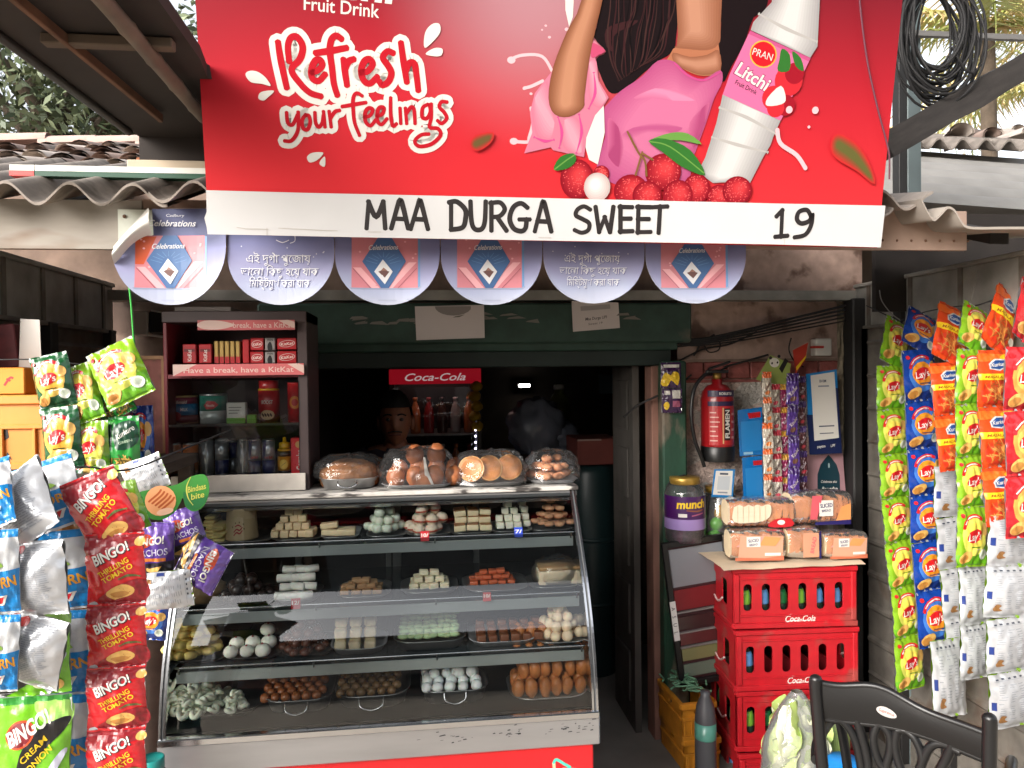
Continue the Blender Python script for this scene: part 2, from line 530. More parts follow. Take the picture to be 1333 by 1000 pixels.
# steel beam over the opening, green shutter board, lower rail
b = MB(); a0, a1 = P(360, 384, 3.04), P(1118, 378, 3.04)
b.span(L(-1.2, 3.02, 1.895), L(1.86, 3.1, 1.935), tin_pale); b.build('beam', shop)
b = MB(); b.box(L(.24, 3.06, 1.80), (1.76, .1, .165), green_paint, .008); b.box(L(.24, 3.07, 1.715), (1.66, .06, .055), green_paint, .005)
b.box(L(.26, 3.075, 1.655), (1.56, .07, .065), M('dark_green_rail', (24, 36, 32), .7, var=.3), .004); b.build('shutter_board', shop)
b = MB()                                    # torn strip of old paper along the board
pr = Print(b, lambda x, y, h: L(x, 3.009 - h, y))
for k in range(26):
    x = -.35 + 1.2 * random.random(); z = 1.815 + .012 * sin(x * 9) + random.uniform(-.012, .012)
    pr.poly([(x, z), (x + random.uniform(.02, .09), z + random.uniform(-.006, .006)), (x + .05, z + .012), (x + .01, z + random.uniform(.004, .012))], M('flaked_white', (120, 116, 108), .9))
b.build('paint_flakes', shop)
# green post to the right of the opening
b = MB(); b.box(L(OX1 + .055, 3.07, .82), (.105, .14, 1.64), green_paint2, .008)
b.box(L(OX1 - .01, 3.11, .81), (.03, .1, 1.62), M('raw_red_wood', (132, 96, 84), .8, var=.35, vs_=14, stretch=(1, 1, .3)), .003)
b.build('door_post', shop)
b = MB(); b.box(L(OX0 - .06, 3.1, .82), (.1, .1, 1.64), green_paint, .006); b.build('door_post', shop)
# folded door leaf standing open inside
d = MB(); M_leaf = M('grey_door_leaf', (70, 66, 62), .8, var=.35, vs_=9, stretch=(1, 1, .4))
d.box(L(OX1 - .075, 3.3, .82), (.028, .34, 1.6), M_leaf)
leaf = d.build('door', shop)
for k in range(5):
    MB().box(L(OX1 - .093, 3.3, .25 + k * .3), (.012, .22, .22), M_leaf, .004).build('door_panel', leaf)
# newspaper lining, embossed tile border and mouldings of the right wall
news = bpy.data.materials.new('pasted_newspaper'); news.use_nodes = True
n_, l_ = news.node_tree.nodes, news.node_tree.links
pb = n_['Principled BSDF']; pb.inputs['Roughness'].default_value = .85
tcn = n_.new('ShaderNodeTexCoord'); vo = n_.new('ShaderNodeTexVoronoi'); vo.inputs['Scale'].default_value = 9
rp = n_.new('ShaderNodeValToRGB'); el = rp.color_ramp.elements
el[0].color, el[1].color = lin((212, 202, 190)), lin((232, 228, 220)); e = el.new(.45); e.color = lin((206, 176, 164)); e = el.new(.75); e.color = lin((196, 190, 182))
no = n_.new('ShaderNodeTexNoise'); no.inputs['Scale'].default_value = 70; no.inputs['Detail'].default_value = 6; no.inputs['Distortion'].default_value = 1.2
n2 = n_.new('ShaderNodeValToRGB'); n2.color_ramp.elements[0].position, n2.color_ramp.elements[1].position = .36, .56; n2.color_ramp.elements[0].color = lin((126, 118, 112))
mu = n_.new('ShaderNodeMix'); mu.data_type = 'RGBA'; mu.blend_type = 'MULTIPLY'; mu.inputs[0].default_value = .38
bpn = n_.new('ShaderNodeBump'); bpn.inputs['Strength'].default_value = .9; bpn.inputs['Distance'].default_value = .02
n3 = n_.new('ShaderNodeTexNoise'); n3.inputs['Scale'].default_value = 22; n3.inputs['Distortion'].default_value = 2
for a_, b_ in ((tcn.outputs['Object'], vo.inputs['Vector']), (tcn.outputs['Object'], no.inputs['Vector']), (tcn.outputs['Object'], n3.inputs['Vector']), (vo.outputs['Color'], rp.inputs[0]), (no.outputs[0], n2.inputs[0]),
               (rp.outputs[0], mu.inputs[6]), (n2.outputs[0], mu.inputs[7]), (mu.outputs[2], pb.inputs['Base Color']), (n3.outputs[0], bpn.inputs['Height']), (bpn.outputs[0], pb.inputs['Normal'])):
    l_.new(a_, b_)
b = MB()
def crumple(x0, x1, z0, z1, y, amp):
    return lambda a, c: L(x0 + (x1 - x0) * a, y - amp * abs(noise.noise(V((a * (x1 - x0) * 14, c * (z1 - z0) * 14, y)))) * (1 + noise.noise(V((a * 9, c * 9, 4)))), z0 + (z1 - z0) * c)
b.grid(crumple(1.1, 1.80, .5, 1.545, WY - .004, .022), 50, 60, news, False); b.build('newspaper_lining', shop)
b = MB()
zt = P(960, 480, WY).z
for k in range(7):
    x = 1.105 + k * .105
    b.box(L(x + .05, WY - .008, 1.598), (.1, .02, .072), red_tile, .004)
b.box(L(1.46, WY - .006, 1.552), (.72, .016, .012), red_tile); b.box(L(1.46, WY - .006, 1.642), (.72, .02, .01), plaster)
b.build('tile_border', shop)
b = MB(); b.grid(lambda a, c: L(1.735 + .06 * a + .012 * noise.noise(V((c * 9, 1, 2))), WY - .02 - .022 * noise.noise(V((a * 3, c * 16, 0))) - .02 * sin(a * pi), .05 + 1.5 * c), 8, 70, white_plaster, False)
b.grid(lambda a, c: L(1.80 + .045 * a, WY - .05 - .01 * noise.noise(V((a * 3, c * 20, 0))), .05 + 1.84 * c), 4, 60, M('broken_plaster_edge', (128, 118, 100), .95, var=.3, vs_=30, bump=.6, bs=60), False)
b.build('plaster_pillar', shop)

# ------------------------------------------------------------------ tin side walls
def tin_wall(name, label, x, y0, y1, sgn):
    t = thing(name, label, 'wall', (x, y0, 0))
    n = 30
    b = MB()
    Ly = y1 - y0
    def fn(a, c):
        z = .02 + 1.76 * c
        k = (z % .142) / .142
        return V((sgn * (.010 * (1 if k < .12 else 0) + .004 * noise.noise(V((a * 5, z * 3, x)))), a * Ly, z))
    b.grid(fn, 14, 150, tin, False); b.build('tin_cladding', t)
    b = MB(); b.box((0, Ly / 2, 1.865), (.03, Ly, .17), tin_pale, .003)
    for k in range(4): b.box((sgn * .018, .25 + k * (Ly - .3) / 3.2, 1.865), (.006, .02, .168), tin, 0)
    b.build('top_panel', t)
    MB().box((0, Ly / 2, 1.957), (.05, Ly, .016), tin_pale, .003).build('top_rail', t)
    MB().box((sgn * .012, Ly / 2, 1.775), (.03, Ly, .014), tin, .002).build('lower_rail', t)
    for k in range(3):
        MB().box((sgn * .02, .05 + k * (Ly - .1) / 2, .93), (.03, .05, 1.7), M('black_iron', (30, 29, 29), .6, var=.2), .003).build('post', t)
    return t
tin_wall('tin_wall', 'grey tin side wall behind the hanging lime and blue chip strips', 1.9, 1.9, 3.07, -1)
tin_wall('tin_wall', 'dark tin side wall behind the orange crate and green packets', -1.21, 2.05, 3.07, 1)
b = MB(); b.box((1.865, 3.04, .95), (.07, .09, 1.9), M('black_iron', (30, 29, 29)), .006)
tag(b.build('corner_post'), 'black iron post where the tin wall meets the plaster pillar', 'post')

# ------------------------------------------------------------------ roofs
def sheet(name, parent, prof, y0, z0, y1, slope, mat, th=.007, ny=6, wav=.004):
    """profile (x, dz) carried back and up along y"""
    b = MB(); np_ = len(prof)
    def row(t, off):
        y = y0 + (y1 - y0) * t
        return [V((x, y, z0 + dz + (y - y0) * slope + off + wav * noise.noise(V((x * 3, y * 2, 1))))) for x, dz in prof]
    top = [p for j in range(ny + 1) for p in row(j / ny, th)]
    bot = [p for j in range(ny + 1) for p in row(j / ny, 0)]
    fs = [(j * np_ + i, j * np_ + i + 1, (j + 1) * np_ + i + 1, (j + 1) * np_ + i) for j in range(ny) for i in range(np_ - 1)]
    b.add(top, fs, mat, True); b.add(bot, [f[::-1] for f in fs], mat, True)
    b.add(bot[:np_] + top[:np_], [(i, i + 1, np_ + i + 1, np_ + i) for i in range(np_ - 1)], mat)
    return b.build(name, parent)
def wave(x0, x1, crest, pitch=.146, amp=.026, n=14):
    k = int((x1 - x0) / pitch * n)
    return [(x, amp * cos(2 * pi * (x - crest) / pitch)) for x in (x0 + (x1 - x0) * i / k for i in range(k + 1))]
roof = thing('corrugated_roof', 'grey corrugated cement sheet roof over the sweet shop front', 'roof')
CR = P(90, 245, 1.93).x
ez = P(75, 268, 1.93).z + .026
for k, (x0, x1) in enumerate(((-1.75, -.62), (-.66, .42), (.38, 1.30), )):
    sheet('roofing_sheet', roof, wave(x0, x1, CR), 1.93 - .01 * (k % 2), ez + .008 * (k % 2), (3.85 if k else 2.85), .34, asbestos)
pr1 = [(P(x, y, 1.93).x, P(x, y, 1.93).z - 2.03) for x, y in ((1100, 268), (1125, 252), (1148, 250), (1160, 258), (1172, 271), (1182, 274), (1195, 267), (1206, 257), (1215, 252))]
sheet('roofing_sheet', roof, [tuple(q) for q in cat([V((a, b)) for a, b in pr1], 5)], 1.93, 2.03, 4.6, .2, asbestos)
pr2 = [(P(x, y, 1.9).x, P(x, y, 1.9).z - 2.0) for x, y in ((1200, 262), (1208, 278), (1216, 288), (1225, 281), (1234, 272), (1243, 276), (1250, 288), (1258, 297), (1275, 299), (1300, 299), (1345, 299), (1500, 299))]
sheet('roofing_sheet', roof, [tuple(q) for q in cat([V((a, b)) for a, b in pr2], 4)], 1.9, 2.0, 2.6, .13, M('clean_cement_sheet', (150, 141, 132), .9, var=.12, vs_=7))
# fascia boards under the eave
b = MB(); p0, p1 = P(-40, 326, 2.04), P(185, 322, 2.04)
fz = p0.z
b.span((-1.6, 2.03, 1.93), (-.715, 2.05, 2.055), white_board); o = b.build('fascia_board'); tag(o, 'stained white board under the left eave beside the curled banner', 'board')
b = MB(); q0 = P(1260, 318, 2.03)
b.span((-.715, 2.035, 1.945), (q0.x, 2.05, 2.06), brown_board)
for k in range(8):
    x = 1.29 + k * .045; b.ball((x, 2.033, 1.972), .004, rust, 6, 4)
tag(b.build('fascia_board'), 'brown stained board with nail heads under the right eave', 'board')
# rafters follow the slope
b = MB()
for k in range(5):
    x = -1.15 + k * .72
    b.add([(x - .03, 2.06, ez - .075), (x + .03, 2.06, ez - .075), (x + .03, 3.1, ez + .26), (x - .03, 3.1, ez + .26), (x - .03, 2.06, ez - .035), (x + .03, 2.06, ez - .035), (x + .03, 3.1, ez + .30), (x - .03, 3.1, ez + .30)],
          [(0, 1, 2, 3), (4, 7, 6, 5), (0, 4, 5, 1), (1, 5, 6, 2), (2, 6, 7, 3), (3, 7, 4, 0)], soot)
b.build('rafter', roof)

# boards and a painted pole lying on the left eave
b = MB(); a0, a1 = P(165, 214, 2.2), P(300, 213, 2.2)
b.span((a0.x, 2.2, a0.z - .016), (a1.x, 2.26, a0.z + .014), M('beige_plank', (188, 172, 150), .8, var=.1), .002)
b.span((a0.x, 2.27, a0.z + .008), (a1.x, 2.31, a0.z + .04), M('orange_plank', (150, 92, 60), .8, var=.15), .002)
tag(b.build('plank'), 'pale and orange planks lying on the roof left of the red signboard', 'plank')
b = MB(); a0, a1 = P(15, 222, 2.1), P(290, 222, 2.1)
wp, gp = M('white_gloss', (214, 214, 206), .5, var=.08), M('green_gloss', (20, 70, 50), .5, var=.1)
def bar(xa, xb, mats):
    b.span((xa, 2.09, a0.z - .002), (xb, 2.125, a0.z + .013), mats[0]); b.span((xa, 2.088, a0.z - .016), (xb, 2.12, a0.z - .003), mats[1])
rp_ = M('red_gloss', (196, 60, 56), .5)
bar(a0.x, a0.x + .06, (wp, rp_)); bar(a0.x + .062, a1.x, (wp, gp))
tag(b.build('painted_pole'), 'green and white painted wooden pole lying along the left eave', 'pole')

# dark lean-to canopy to the left of the signboard
can = thing('overhead_canopy', 'dark sooty canopy with bamboo rafters beside the red signboard', 'canopy', (-.7, 1.5, 2.29))
b = MB(); b.add([(-.19, -.4, .0), (.228, -.4, .0), (.228, .2, .0), (.215, .3, .0), (.5, .76, .0), (-.1, .76, .0), (-.19, -.4, .03), (.228, -.4, .03), (.228, .2, .03), (.215, .3, .03), (.5, .76, .03), (-.1, .76, .03), (-.1, .76, -.14), (.5, .76, -.14)],
                [(0, 5, 4, 3, 2, 1), (6, 7, 8, 9, 10, 11), (0, 1, 7, 6), (1, 2, 8, 7), (2, 3, 9, 8), (3, 4, 10, 9), (4, 5, 11, 10), (5, 0, 6, 11), (4, 5, 12, 13)], M('sooty_sheet', (46, 39, 36), .85, var=.3, vs_=4)); b.build('canopy_sheet', can)
MB().tube([(.152, -.42 + .02 * k, -.028) for k in range(47)], [.0162 + (.0016 if k % 7 == 0 else -.0005 * sin(k % 7 / 7 * pi)) for k in range(47)], M('bamboo', (104, 92, 80), .6, var=.25, vs_=10), 10).build('bamboo_pole', can)
bb = MB()
for k in range(0): bb.tube([(.1525, -.6 + k * .125 - .004, -.0285), (.1525, -.6 + k * .125 + .004, -.0285)], .0195, M('bamboo_node', (70, 58, 48), .7), 10)
MB().box((.0, .05, -.016), (.012, 1.0, .022), rust, .002, rz=radians(-3.5)).build('rail', can)
MB().box((.08, .1, -.014), (.25, .028, .02), M('grey_batten', (92, 78, 66), .8, var=.2), .002).build('batten', can)
MB().box((.08, -.25, -.012), (.22, .012, .014), soot, .002).build('batten', can)
MB().tube([(-.15, -.4, -.006), (-.105, .7, -.006)], .011, M('edge_pipe', (58, 56, 54), .5, metal=.4), 8).build('edge_pipe', can)

# ------------------------------------------------------------------ neighbours' roofs
def barrel_tile(L_=.42, r=.075, mat=terracotta):
    return MB().grid(lambda a, c: V((c * L_, r * (1 - .12 * c) * cos(pi * a), r * (1 - .12 * c) * sin(pi * a) * .8)), 8, 3, mat).grid(lambda a, c: V((c * L_, (r - .012) * (1 - .12 * c) * cos(pi * a), (r - .012) * (1 - .12 * c) * sin(pi * a) * .8)), 8, 3, mat, flip=True)
tr = thing('tiled_roof', 'weathered clay tiled roof of the neighbour under the tree', 'roof', P(80, 203, 4.0))
pinkt = M('pink_ridge_tile', (176, 148, 138), .85, var=.15, vs_=7)
b = MB()
tz = lambda y: y * (.22 if y > 0 else .36)
b.grid(lambda a, c: V((-1.6 + 2.3 * a, c * 1.8 - .9, tz(c * 1.8 - .9) - .02)), 10, 10, M('mossy_boards', (98, 88, 78), .9, var=.3))
for r in range(-5, 5):
    for k in range(18):
        mx = Matrix.Translation((-1.6 + k * .128 + random.uniform(-.03, .03), r * .17 + .02, tz(r * .17) + random.uniform(.01, .04))) @ Matrix.Rotation(radians(80 + random.uniform(-14, 14)), 4, 'Z') @ Matrix.Rotation(radians(-13), 4, 'Y')
        t = barrel_tile(.26, .06, random.choice([terracotta, terracotta, M('bleached_tile', (196, 184, 174), .9, var=.2)]))
        for f, mi_, sm in zip(t.f, t.mi, t.sm): pass
        b.add(t.v, t.f, t.mats[0], True, mx)
b.build('tile_slope', tr)
pt = barrel_tile(.31, .075, pinkt)
rz_ = P(30, 165, 4.7) - P(80, 203, 4.0)
first = None
for k in range(7):
    loc = (-1.5 + k * .27, .72 + rz_.y * 0, rz_.z - .11 + .008 * (k % 2)); rot = (0, radians(-4), 0)
    if first is None: first = pt.build('ridge_tile', tr, loc, rot)
    else: dup(first, loc, rot, tr)
# white corrugated neighbour roof to the right, ridges running across
nr = thing('neighbour_roof', 'whitish corrugated sheet roof behind the steel post', 'roof', P(1195, 268, 2.75))
nb = V(nr.location)
far = P(1195, 186, 4.3) - nb
def nfn(a, c):
    q = V((2.6 * a - .3, far.y * c + .0, far.z * c)) + V((0, -.0, -.045 * (2.6 * a)))
    q.z += .028 * cos(2 * pi * c * far.length / .27) + .004 * noise.noise(V((a * 5, c * 8, 0)))
    return q
MB().grid(nfn, 10, 110, asbestos_w).build('roofing_sheet', nr)
MB().span((-.2, -.03, -.42), (2.3, -.005, -.035), soot).build('boarding', nr)
sheet('roofing_sheet', nr, [(x - 0, z) for x, z in wave(-.3, 1.7, P(1223, 180, 3.95).x - nb.x, .146, .03)], 3.95 - nb.y, P(1223, 188, 3.95).z - nb.z, 5.0 - nb.y, .36, asbestos, .012)
b = MB()
for k, (x, y, rz, rx) in enumerate(((-.05, 0, 70, 10), (.2, .06, 95, -8), (.42, .02, 100, 5), (.1, .2, 20, 0), (.35, .22, 5, 4), (.62, .1, 15, 0), (.55, .25, 100, 0))):
    t = barrel_tile(.32, .07); b.add(t.v, t.f, t.mats[0] if k % 2 else M('bleached_tile', (196, 184, 174)), True, Matrix.Translation((x, y, .045 * (k // 3))) @ Matrix.Rotation(radians(rz), 4, 'Z') @ Matrix.Rotation(radians(rx), 4, 'X'))
pl = P(1262, 172, 4.15)
o = b.build('tile_heap', loc=pl); tag(o, 'broken clay tiles heaped on the neighbour roof edge', 'tiles', kind='stuff')
b = MB()
for k in range(40):
    x, y = random.uniform(-1.6, 1.9), random.uniform(2.05, 2.5)
    z = ez + (y - 1.93) * .34 + .026 * cos(2 * pi * (x - CR) / .146) + .016
    if x > 1.2: z = 2.07 + (y - 1.93) * .2
    s_ = random.uniform(.008, .022); a_ = random.uniform(0, 6)
    b.add([(x, y, z), (x + s_ * cos(a_), y + s_ * sin(a_), z + .004), (x + 2.2 * s_ * cos(a_ + .3), y + 2.2 * s_ * sin(a_ + .3), z), (x + s_ * cos(a_ + .9), y + s_ * sin(a_ + .9), z + .006)], [(0, 1, 2, 3)], M('dead_leaf', (92, 76, 58), .9))
tag(b.build('dry_leaves'), 'dead leaves scattered on the eave sheets', 'leaves', kind='stuff')

# steel post, beam, rail, cable coil at the right of the sign
gp_ = M('blue_grey_paint', (92, 104, 106), .6, var=.15, vs_=6)
p = thing('steel_post', 'blue grey square steel post rising behind the right eave', 'post', (P(1183, 240, 2.75).x, 2.75, 0))
MB().box((.008, .0, 1.75), (.058, .05, 3.5), gp_, .003).build('box_section', p)
MB().box((-.038, .0, 1.75), (.034, .045, 3.5), M('black_iron', (30, 29, 29)), .002).build('angle_iron', p)
def beam2(name, label, c, p0, p1, wd, dp, mat):
    p0, p1 = V(p0), V(p1); d = p1 - p0
    ex = d.normalized(); ey = V((0, 1, 0)); ey = (ey - ex * ex.dot(ey)).normalized(); ezz = ex.cross(ey)
    mid = (p0 + p1) / 2
    mx = Matrix(((ex.x, ey.x, ezz.x, mid.x), (ex.y, ey.y, ezz.y, mid.y), (ex.z, ey.z, ezz.z, mid.z), (0, 0, 0, 1)))
    b = MB()
    def fn(a, k):
        t = -d.length / 2 + d.length * a
        n = 10
        ang = 2 * pi * k
        r = 1 / max(abs(cos(ang)), abs(sin(ang)))
        return V((t, min(1, max(-1, r * cos(ang))) * dp / 2 * (1 + .1 * noise.noise(V((a * 8, k * 4, 0)))), min(1, max(-1, r * sin(ang))) * wd / 2 * (1 + .12 * noise.noise(V((a * 6, k * 3, 5))))))
    b.grid(fn, 24, 16, mat, False); o = b.build(name, matrix=mx); tag(o, label, c); return o
beam2('timber_beam', 'dark rough timber beam slanting up past the steel post', 'beam', P(1150, 192, 2.36), P(1420, 38, 2.36), .088, .05, M('charred_timber', (46, 42, 40), .85, var=.3, vs_=12, stretch=(1, 5, 5), bump=.4, bs=30))
beam2('rail', 'thin grey rail crossing behind the cable coil', 'rail', P(1188, 44, 2.7), P(1333, 50, 2.7), .02, .02, M('grey_rail', (110, 108, 106), .6))
b = MB(); c0 = P(1216, 42, 2.36)
for k in range(26):
    rx, rz2 = .075 + .0032 * k + random.uniform(-.01, .012), .125 + .0042 * k + random.uniform(-.015, .015)
    ox, oy, oz = random.uniform(-.02, .025) + .0008 * k, random.uniform(-.035, .035), random.uniform(-.03, .01) + .02 - .0012 * k
    ph = random.uniform(-.12, .12)
    pts = [c0 + V((ox + rx * cos(t) * cos(ph) + rz2 * sin(t) * sin(ph), oy + .02 * sin(t * 2 + k), oz - rx * cos(t) * sin(ph) + rz2 * sin(t) * cos(ph))) for t in (2 * pi * i / 36 for i in range(36))]
    b.tube(pts, .0042, cord_dark, 6, closed=True)
for i in (0,):
    b.tube([c0 + V((.06 + .1 * t, -.03, -.09 - .06 * sin(t * 3))) for t in (0, .3, .6, .9)], .004, cord_dark, 6)
tag(b.build('cable_coil'), 'thick coil of black cable hung on the steel post', 'cable')

# ------------------------------------------------------------------ trees behind the roofs
leaf_ms = [M('leaf_a', (92, 104, 72), .5, spec=.4), M('leaf_b', (116, 126, 96), .5, spec=.4), M('leaf_c', (66, 78, 54), .55)]
bark = M('bark', (92, 80, 68), .9, var=.3, vs_=14, bump=.5, bs=30)
def tree(label, base, crown, rad, n, lf, seed, dens=1.0):
    rnd = random.Random(seed)
    t = thing('leafy_tree', label, 'tree', base)
    b = MB(); cc = V(crown) - V(base)
    b.tube([(0, 0, 0), (cc.x * .2, cc.y * .2, cc.z * .35), (cc.x * .6, cc.y * .5, cc.z * .7), (cc.x, cc.y, cc.z)], [.2, .17, .13, .06], bark, 9)
    
    for k in range(9):
        d = V((rnd.uniform(-1, 1), rnd.uniform(-1, 1), rnd.uniform(-.5, .8))).normalized()
        s_ = V((cc.x * .7, cc.y * .7, cc.z * (.65 + .03 * k))); e_ = cc + V((d.x * rad[0], d.y * rad[1], d.z * rad[2])) * .75
        b.tube([s_, (s_ + e_) / 2 + V((0, 0, .15)), e_], [.07, .045, .015], bark, 6)
    b.build('trunk', t)
    b = MB()
    cl = []
    for k in range(n // 22):
        while True:
            q = V((rnd.uniform(-1, 1), rnd.uniform(-1, 1), rnd.uniform(-1, 1)))
            if .25 < q.length < 1: break
        cl.append(cc + V((q.x * rad[0], q.y * rad[1], q.z * rad[2])))
    for c in cl:
        mat = rnd.choice(leaf_ms)
        for k in range(22):
            q = c + V((rnd.gauss(0, .17), rnd.gauss(0, .17), rnd.gauss(0, .13)))
            d = V((rnd.uniform(-1, 1), rnd.uniform(-1, 1), rnd.uniform(-1.1, .3))).normalized(); s2 = d.cross(V((rnd.uniform(-1, 1), rnd.uniform(-1, 1), rnd.uniform(-1, 1)))).normalized()
            l1, w1 = lf * rnd.uniform(.7, 1.3), lf * .2
            b.add([q, q + d * l1 * .45 + s2 * w1, q + d * l1, q + d * l1 * .45 - s2 * w1], [(0, 1, 2, 3)], mat)
    b.build('crown', t)
    return t
tree('dense green tree behind the tiled roof at upper left', (-3.2, 8.2, 0), P(40, 100, 8.0), (2.2, 1.3, 1.2), 9000, .12, 3)
tree('small bushy tree peeping between the canopy and the tiles', (-.9, 8.8, 0), P(175, 130, 8.6), (1.1, 1, .8), 3600, .12, 9)
# palm to the right
def palm(label, base, top, seed, nf=24, L_=1.7):
    rnd = random.Random(seed)
    t = thing('palm_tree', label, 'tree', base); tp = V(top) - V(base)
    b = MB(); b.tube([(0, 0, 0), (tp.x * .3, tp.y * .3, tp.z * .5), tp], [.09, .07, .06], bark, 10); b.build('trunk', t)
    pm = [M('palm_a', (196, 190, 120), .5), M('palm_b', (156, 166, 92), .5), M('palm_dry', (206, 182, 132), .6)]
    fr0 = None
    for k in range(nf):
        b = MB(); az = 2 * pi * k / nf + rnd.uniform(-.2, .2); el_ = rnd.uniform(.1, 1.2); mat = pm[k % 3]
        d = V((cos(az), sin(az), 0)); sd_ = V((-sin(az), cos(az), 0))
        sp = [d * (L_ * s * cos(el_ * (1 - s))) + V((0, 0, L_ * (s * sin(el_) * .75 - s * s * (.45 + .3 * rnd.random())))) for s in (i / 26 for i in range(27))]
        b.tube(sp, [.018 * (1 - i / 30) for i in range(27)], mat, 5)
        for i in range(2, 27):
            for sg in (-1, 1):
                l1 = .42 * sin(pi * (i + 2) / 31) * rnd.uniform(.85, 1.1)
                dr = (sd_ * sg + d * .55 + V((0, 0, -.55 - rnd.random() * .4))).normalized()
                b.add([sp[i] - d * .02, sp[i] + d * .02, sp[i] + dr * l1], [(0, 1, 2)], mat)
        b.build('frond', t, tp)
    return t
palm('pale yellow green palm behind the cable coil', (4.9, 5.9, 0), P(1285, 40, 6.0), 5)
palm('second palm with drooping dry fronds past the tile heap', (7.6, 8.6, 0), P(1372, 112, 8.0), 11, 24, 1.9)

# the far side of the street, behind the viewer: what the counter glass mirrors
hs = thing('street_house', 'two storey house across the street mirrored in the counter glass', 'house', (0.2, -9, 0))
MB().box((-.5, -2.5, 3.3), (11, 5, 6.6), M('house_wall', (120, 116, 112), .9, var=.2)).build('wall', hs)
MB().box((-.5, -2.4, 6.7), (11.4, 5.6, .16), M('house_roof', (96, 86, 80), .9)).build('roof', hs)
for k in range(6): MB().box((-2.8 + k % 3 * 2.8, .02, 1.5 + k // 3 * 3), (1.1, .08, 1.5), M('house_window', (40, 44, 46), .3)).build('window', hs)

tp = thing('added_sky_blocker', 'grey blue tarpaulin strung high over the lane, mirrored in the counter glass', 'tarpaulin', (0, -.4, 7.2))  # unseen sheet, added to keep high sky off the sign and the glass
MB().grid(lambda a, c: V((-6 + 12 * a, -2.5 + 5 * c, -.35 * sin(pi * a) + .06 * noise.noise(V((a * 9, c * 5, 0))))), 40, 16, M('tarpaulin', (96, 108, 122), .7, var=.15, vs_=1)).build('sheet', tp)
for x in (-6, 6):
    for y in (-2.5, 2.5): MB().tube([(x, y, -7.2), (x, y, .05)], .05, bark, 8).build('pole', tp)
# two paper notices pinned to the green board
def notice(label, pts, art):
    f = Frame(P(*pts[3], 3.0), P(*pts[2], 3.0) - P(*pts[3], 3.0), P(*pts[0], 3.0) - P(*pts[3], 3.0))
    t = thing('paper_notice', label, 'notice', matrix=f.M)
    b = MB(); b.prism(f.pp(pts), 0, .001, paper('notice_white', (206, 196, 192))); pr = Print(b, flat, None, .00005, .0004); art(pr, f); b.build('sheet', t)
grey_i, dk_i = ink('notice_grey', (150, 142, 138)), ink('notice_dark', (60, 56, 56))
notice('plain white paper notice with a grey half disc pinned to the green board', [(540, 399), (630, 397), (631, 440), (542, 443)], lambda pr, f: (pr.poly(f.pp([(566, 399)] + [(590 - 24 * cos(a), 399 + 12 * sin(a)) for a in (pi * k / 10 for k in range(1, 10))] + [(613, 398.5)]), grey_i)))
notice('white paper notice with two handwritten lines pinned right of the plain one', [(744, 392), (805, 394), (807, 427), (746, 432)], lambda pr, f: (pr.rect(*f.px(756, 405), *f.px(794, 396), ink('notice_patch', (176, 168, 164))), pr.text('Maa Durga UPI', *f.px(776, 414), .012, dk_i, .03, .01, .2, .092), pr.text('Sweet 19', *f.px(775, 421), .009, dk_i, .03, .0, .2, .06)))
# ------------------------------------------------------------------ the big signboard
BL, BR, TL = P(272, 305, 1.88), P(1142, 323, 1.88), P(257, 0, 1.78)
ex_ = (BR - BL).normalized()
sg = Frame(BL, ex_, (TL - BL))
SW = sg.px(1142, 323)[0]
sign = thing('signboard', 'large red drink advertisement board with a hand lettered white strip over the shop front', 'signboard', matrix=sg.M)
# printed red: brighter towards the foot, a greyish pink glow behind the girl
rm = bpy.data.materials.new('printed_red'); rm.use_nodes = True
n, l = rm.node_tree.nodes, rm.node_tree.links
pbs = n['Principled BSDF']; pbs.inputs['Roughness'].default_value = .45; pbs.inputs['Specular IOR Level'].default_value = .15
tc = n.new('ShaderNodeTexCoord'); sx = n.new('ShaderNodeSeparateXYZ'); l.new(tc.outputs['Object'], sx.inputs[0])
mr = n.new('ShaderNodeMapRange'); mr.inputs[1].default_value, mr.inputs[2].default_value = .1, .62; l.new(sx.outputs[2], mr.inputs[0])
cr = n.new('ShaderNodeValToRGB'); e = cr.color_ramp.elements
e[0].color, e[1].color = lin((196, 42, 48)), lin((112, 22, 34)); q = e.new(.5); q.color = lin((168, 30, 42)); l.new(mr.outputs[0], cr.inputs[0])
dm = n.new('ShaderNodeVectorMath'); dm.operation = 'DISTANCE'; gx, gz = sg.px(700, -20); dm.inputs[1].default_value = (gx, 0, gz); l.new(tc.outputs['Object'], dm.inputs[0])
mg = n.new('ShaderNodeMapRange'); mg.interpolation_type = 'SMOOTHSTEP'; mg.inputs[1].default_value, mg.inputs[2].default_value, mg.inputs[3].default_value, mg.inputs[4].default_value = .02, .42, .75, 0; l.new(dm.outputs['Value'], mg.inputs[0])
mxr = n.new('ShaderNodeMix'); mxr.data_type = 'RGBA'; mxr.inputs[7].default_value = lin((168, 128, 136)); l.new(mg.outputs[0], mxr.inputs[0]); l.new(cr.outputs[0], mxr.inputs[6]); l.new(mxr.outputs[2], pbs.inputs['Base Color'])

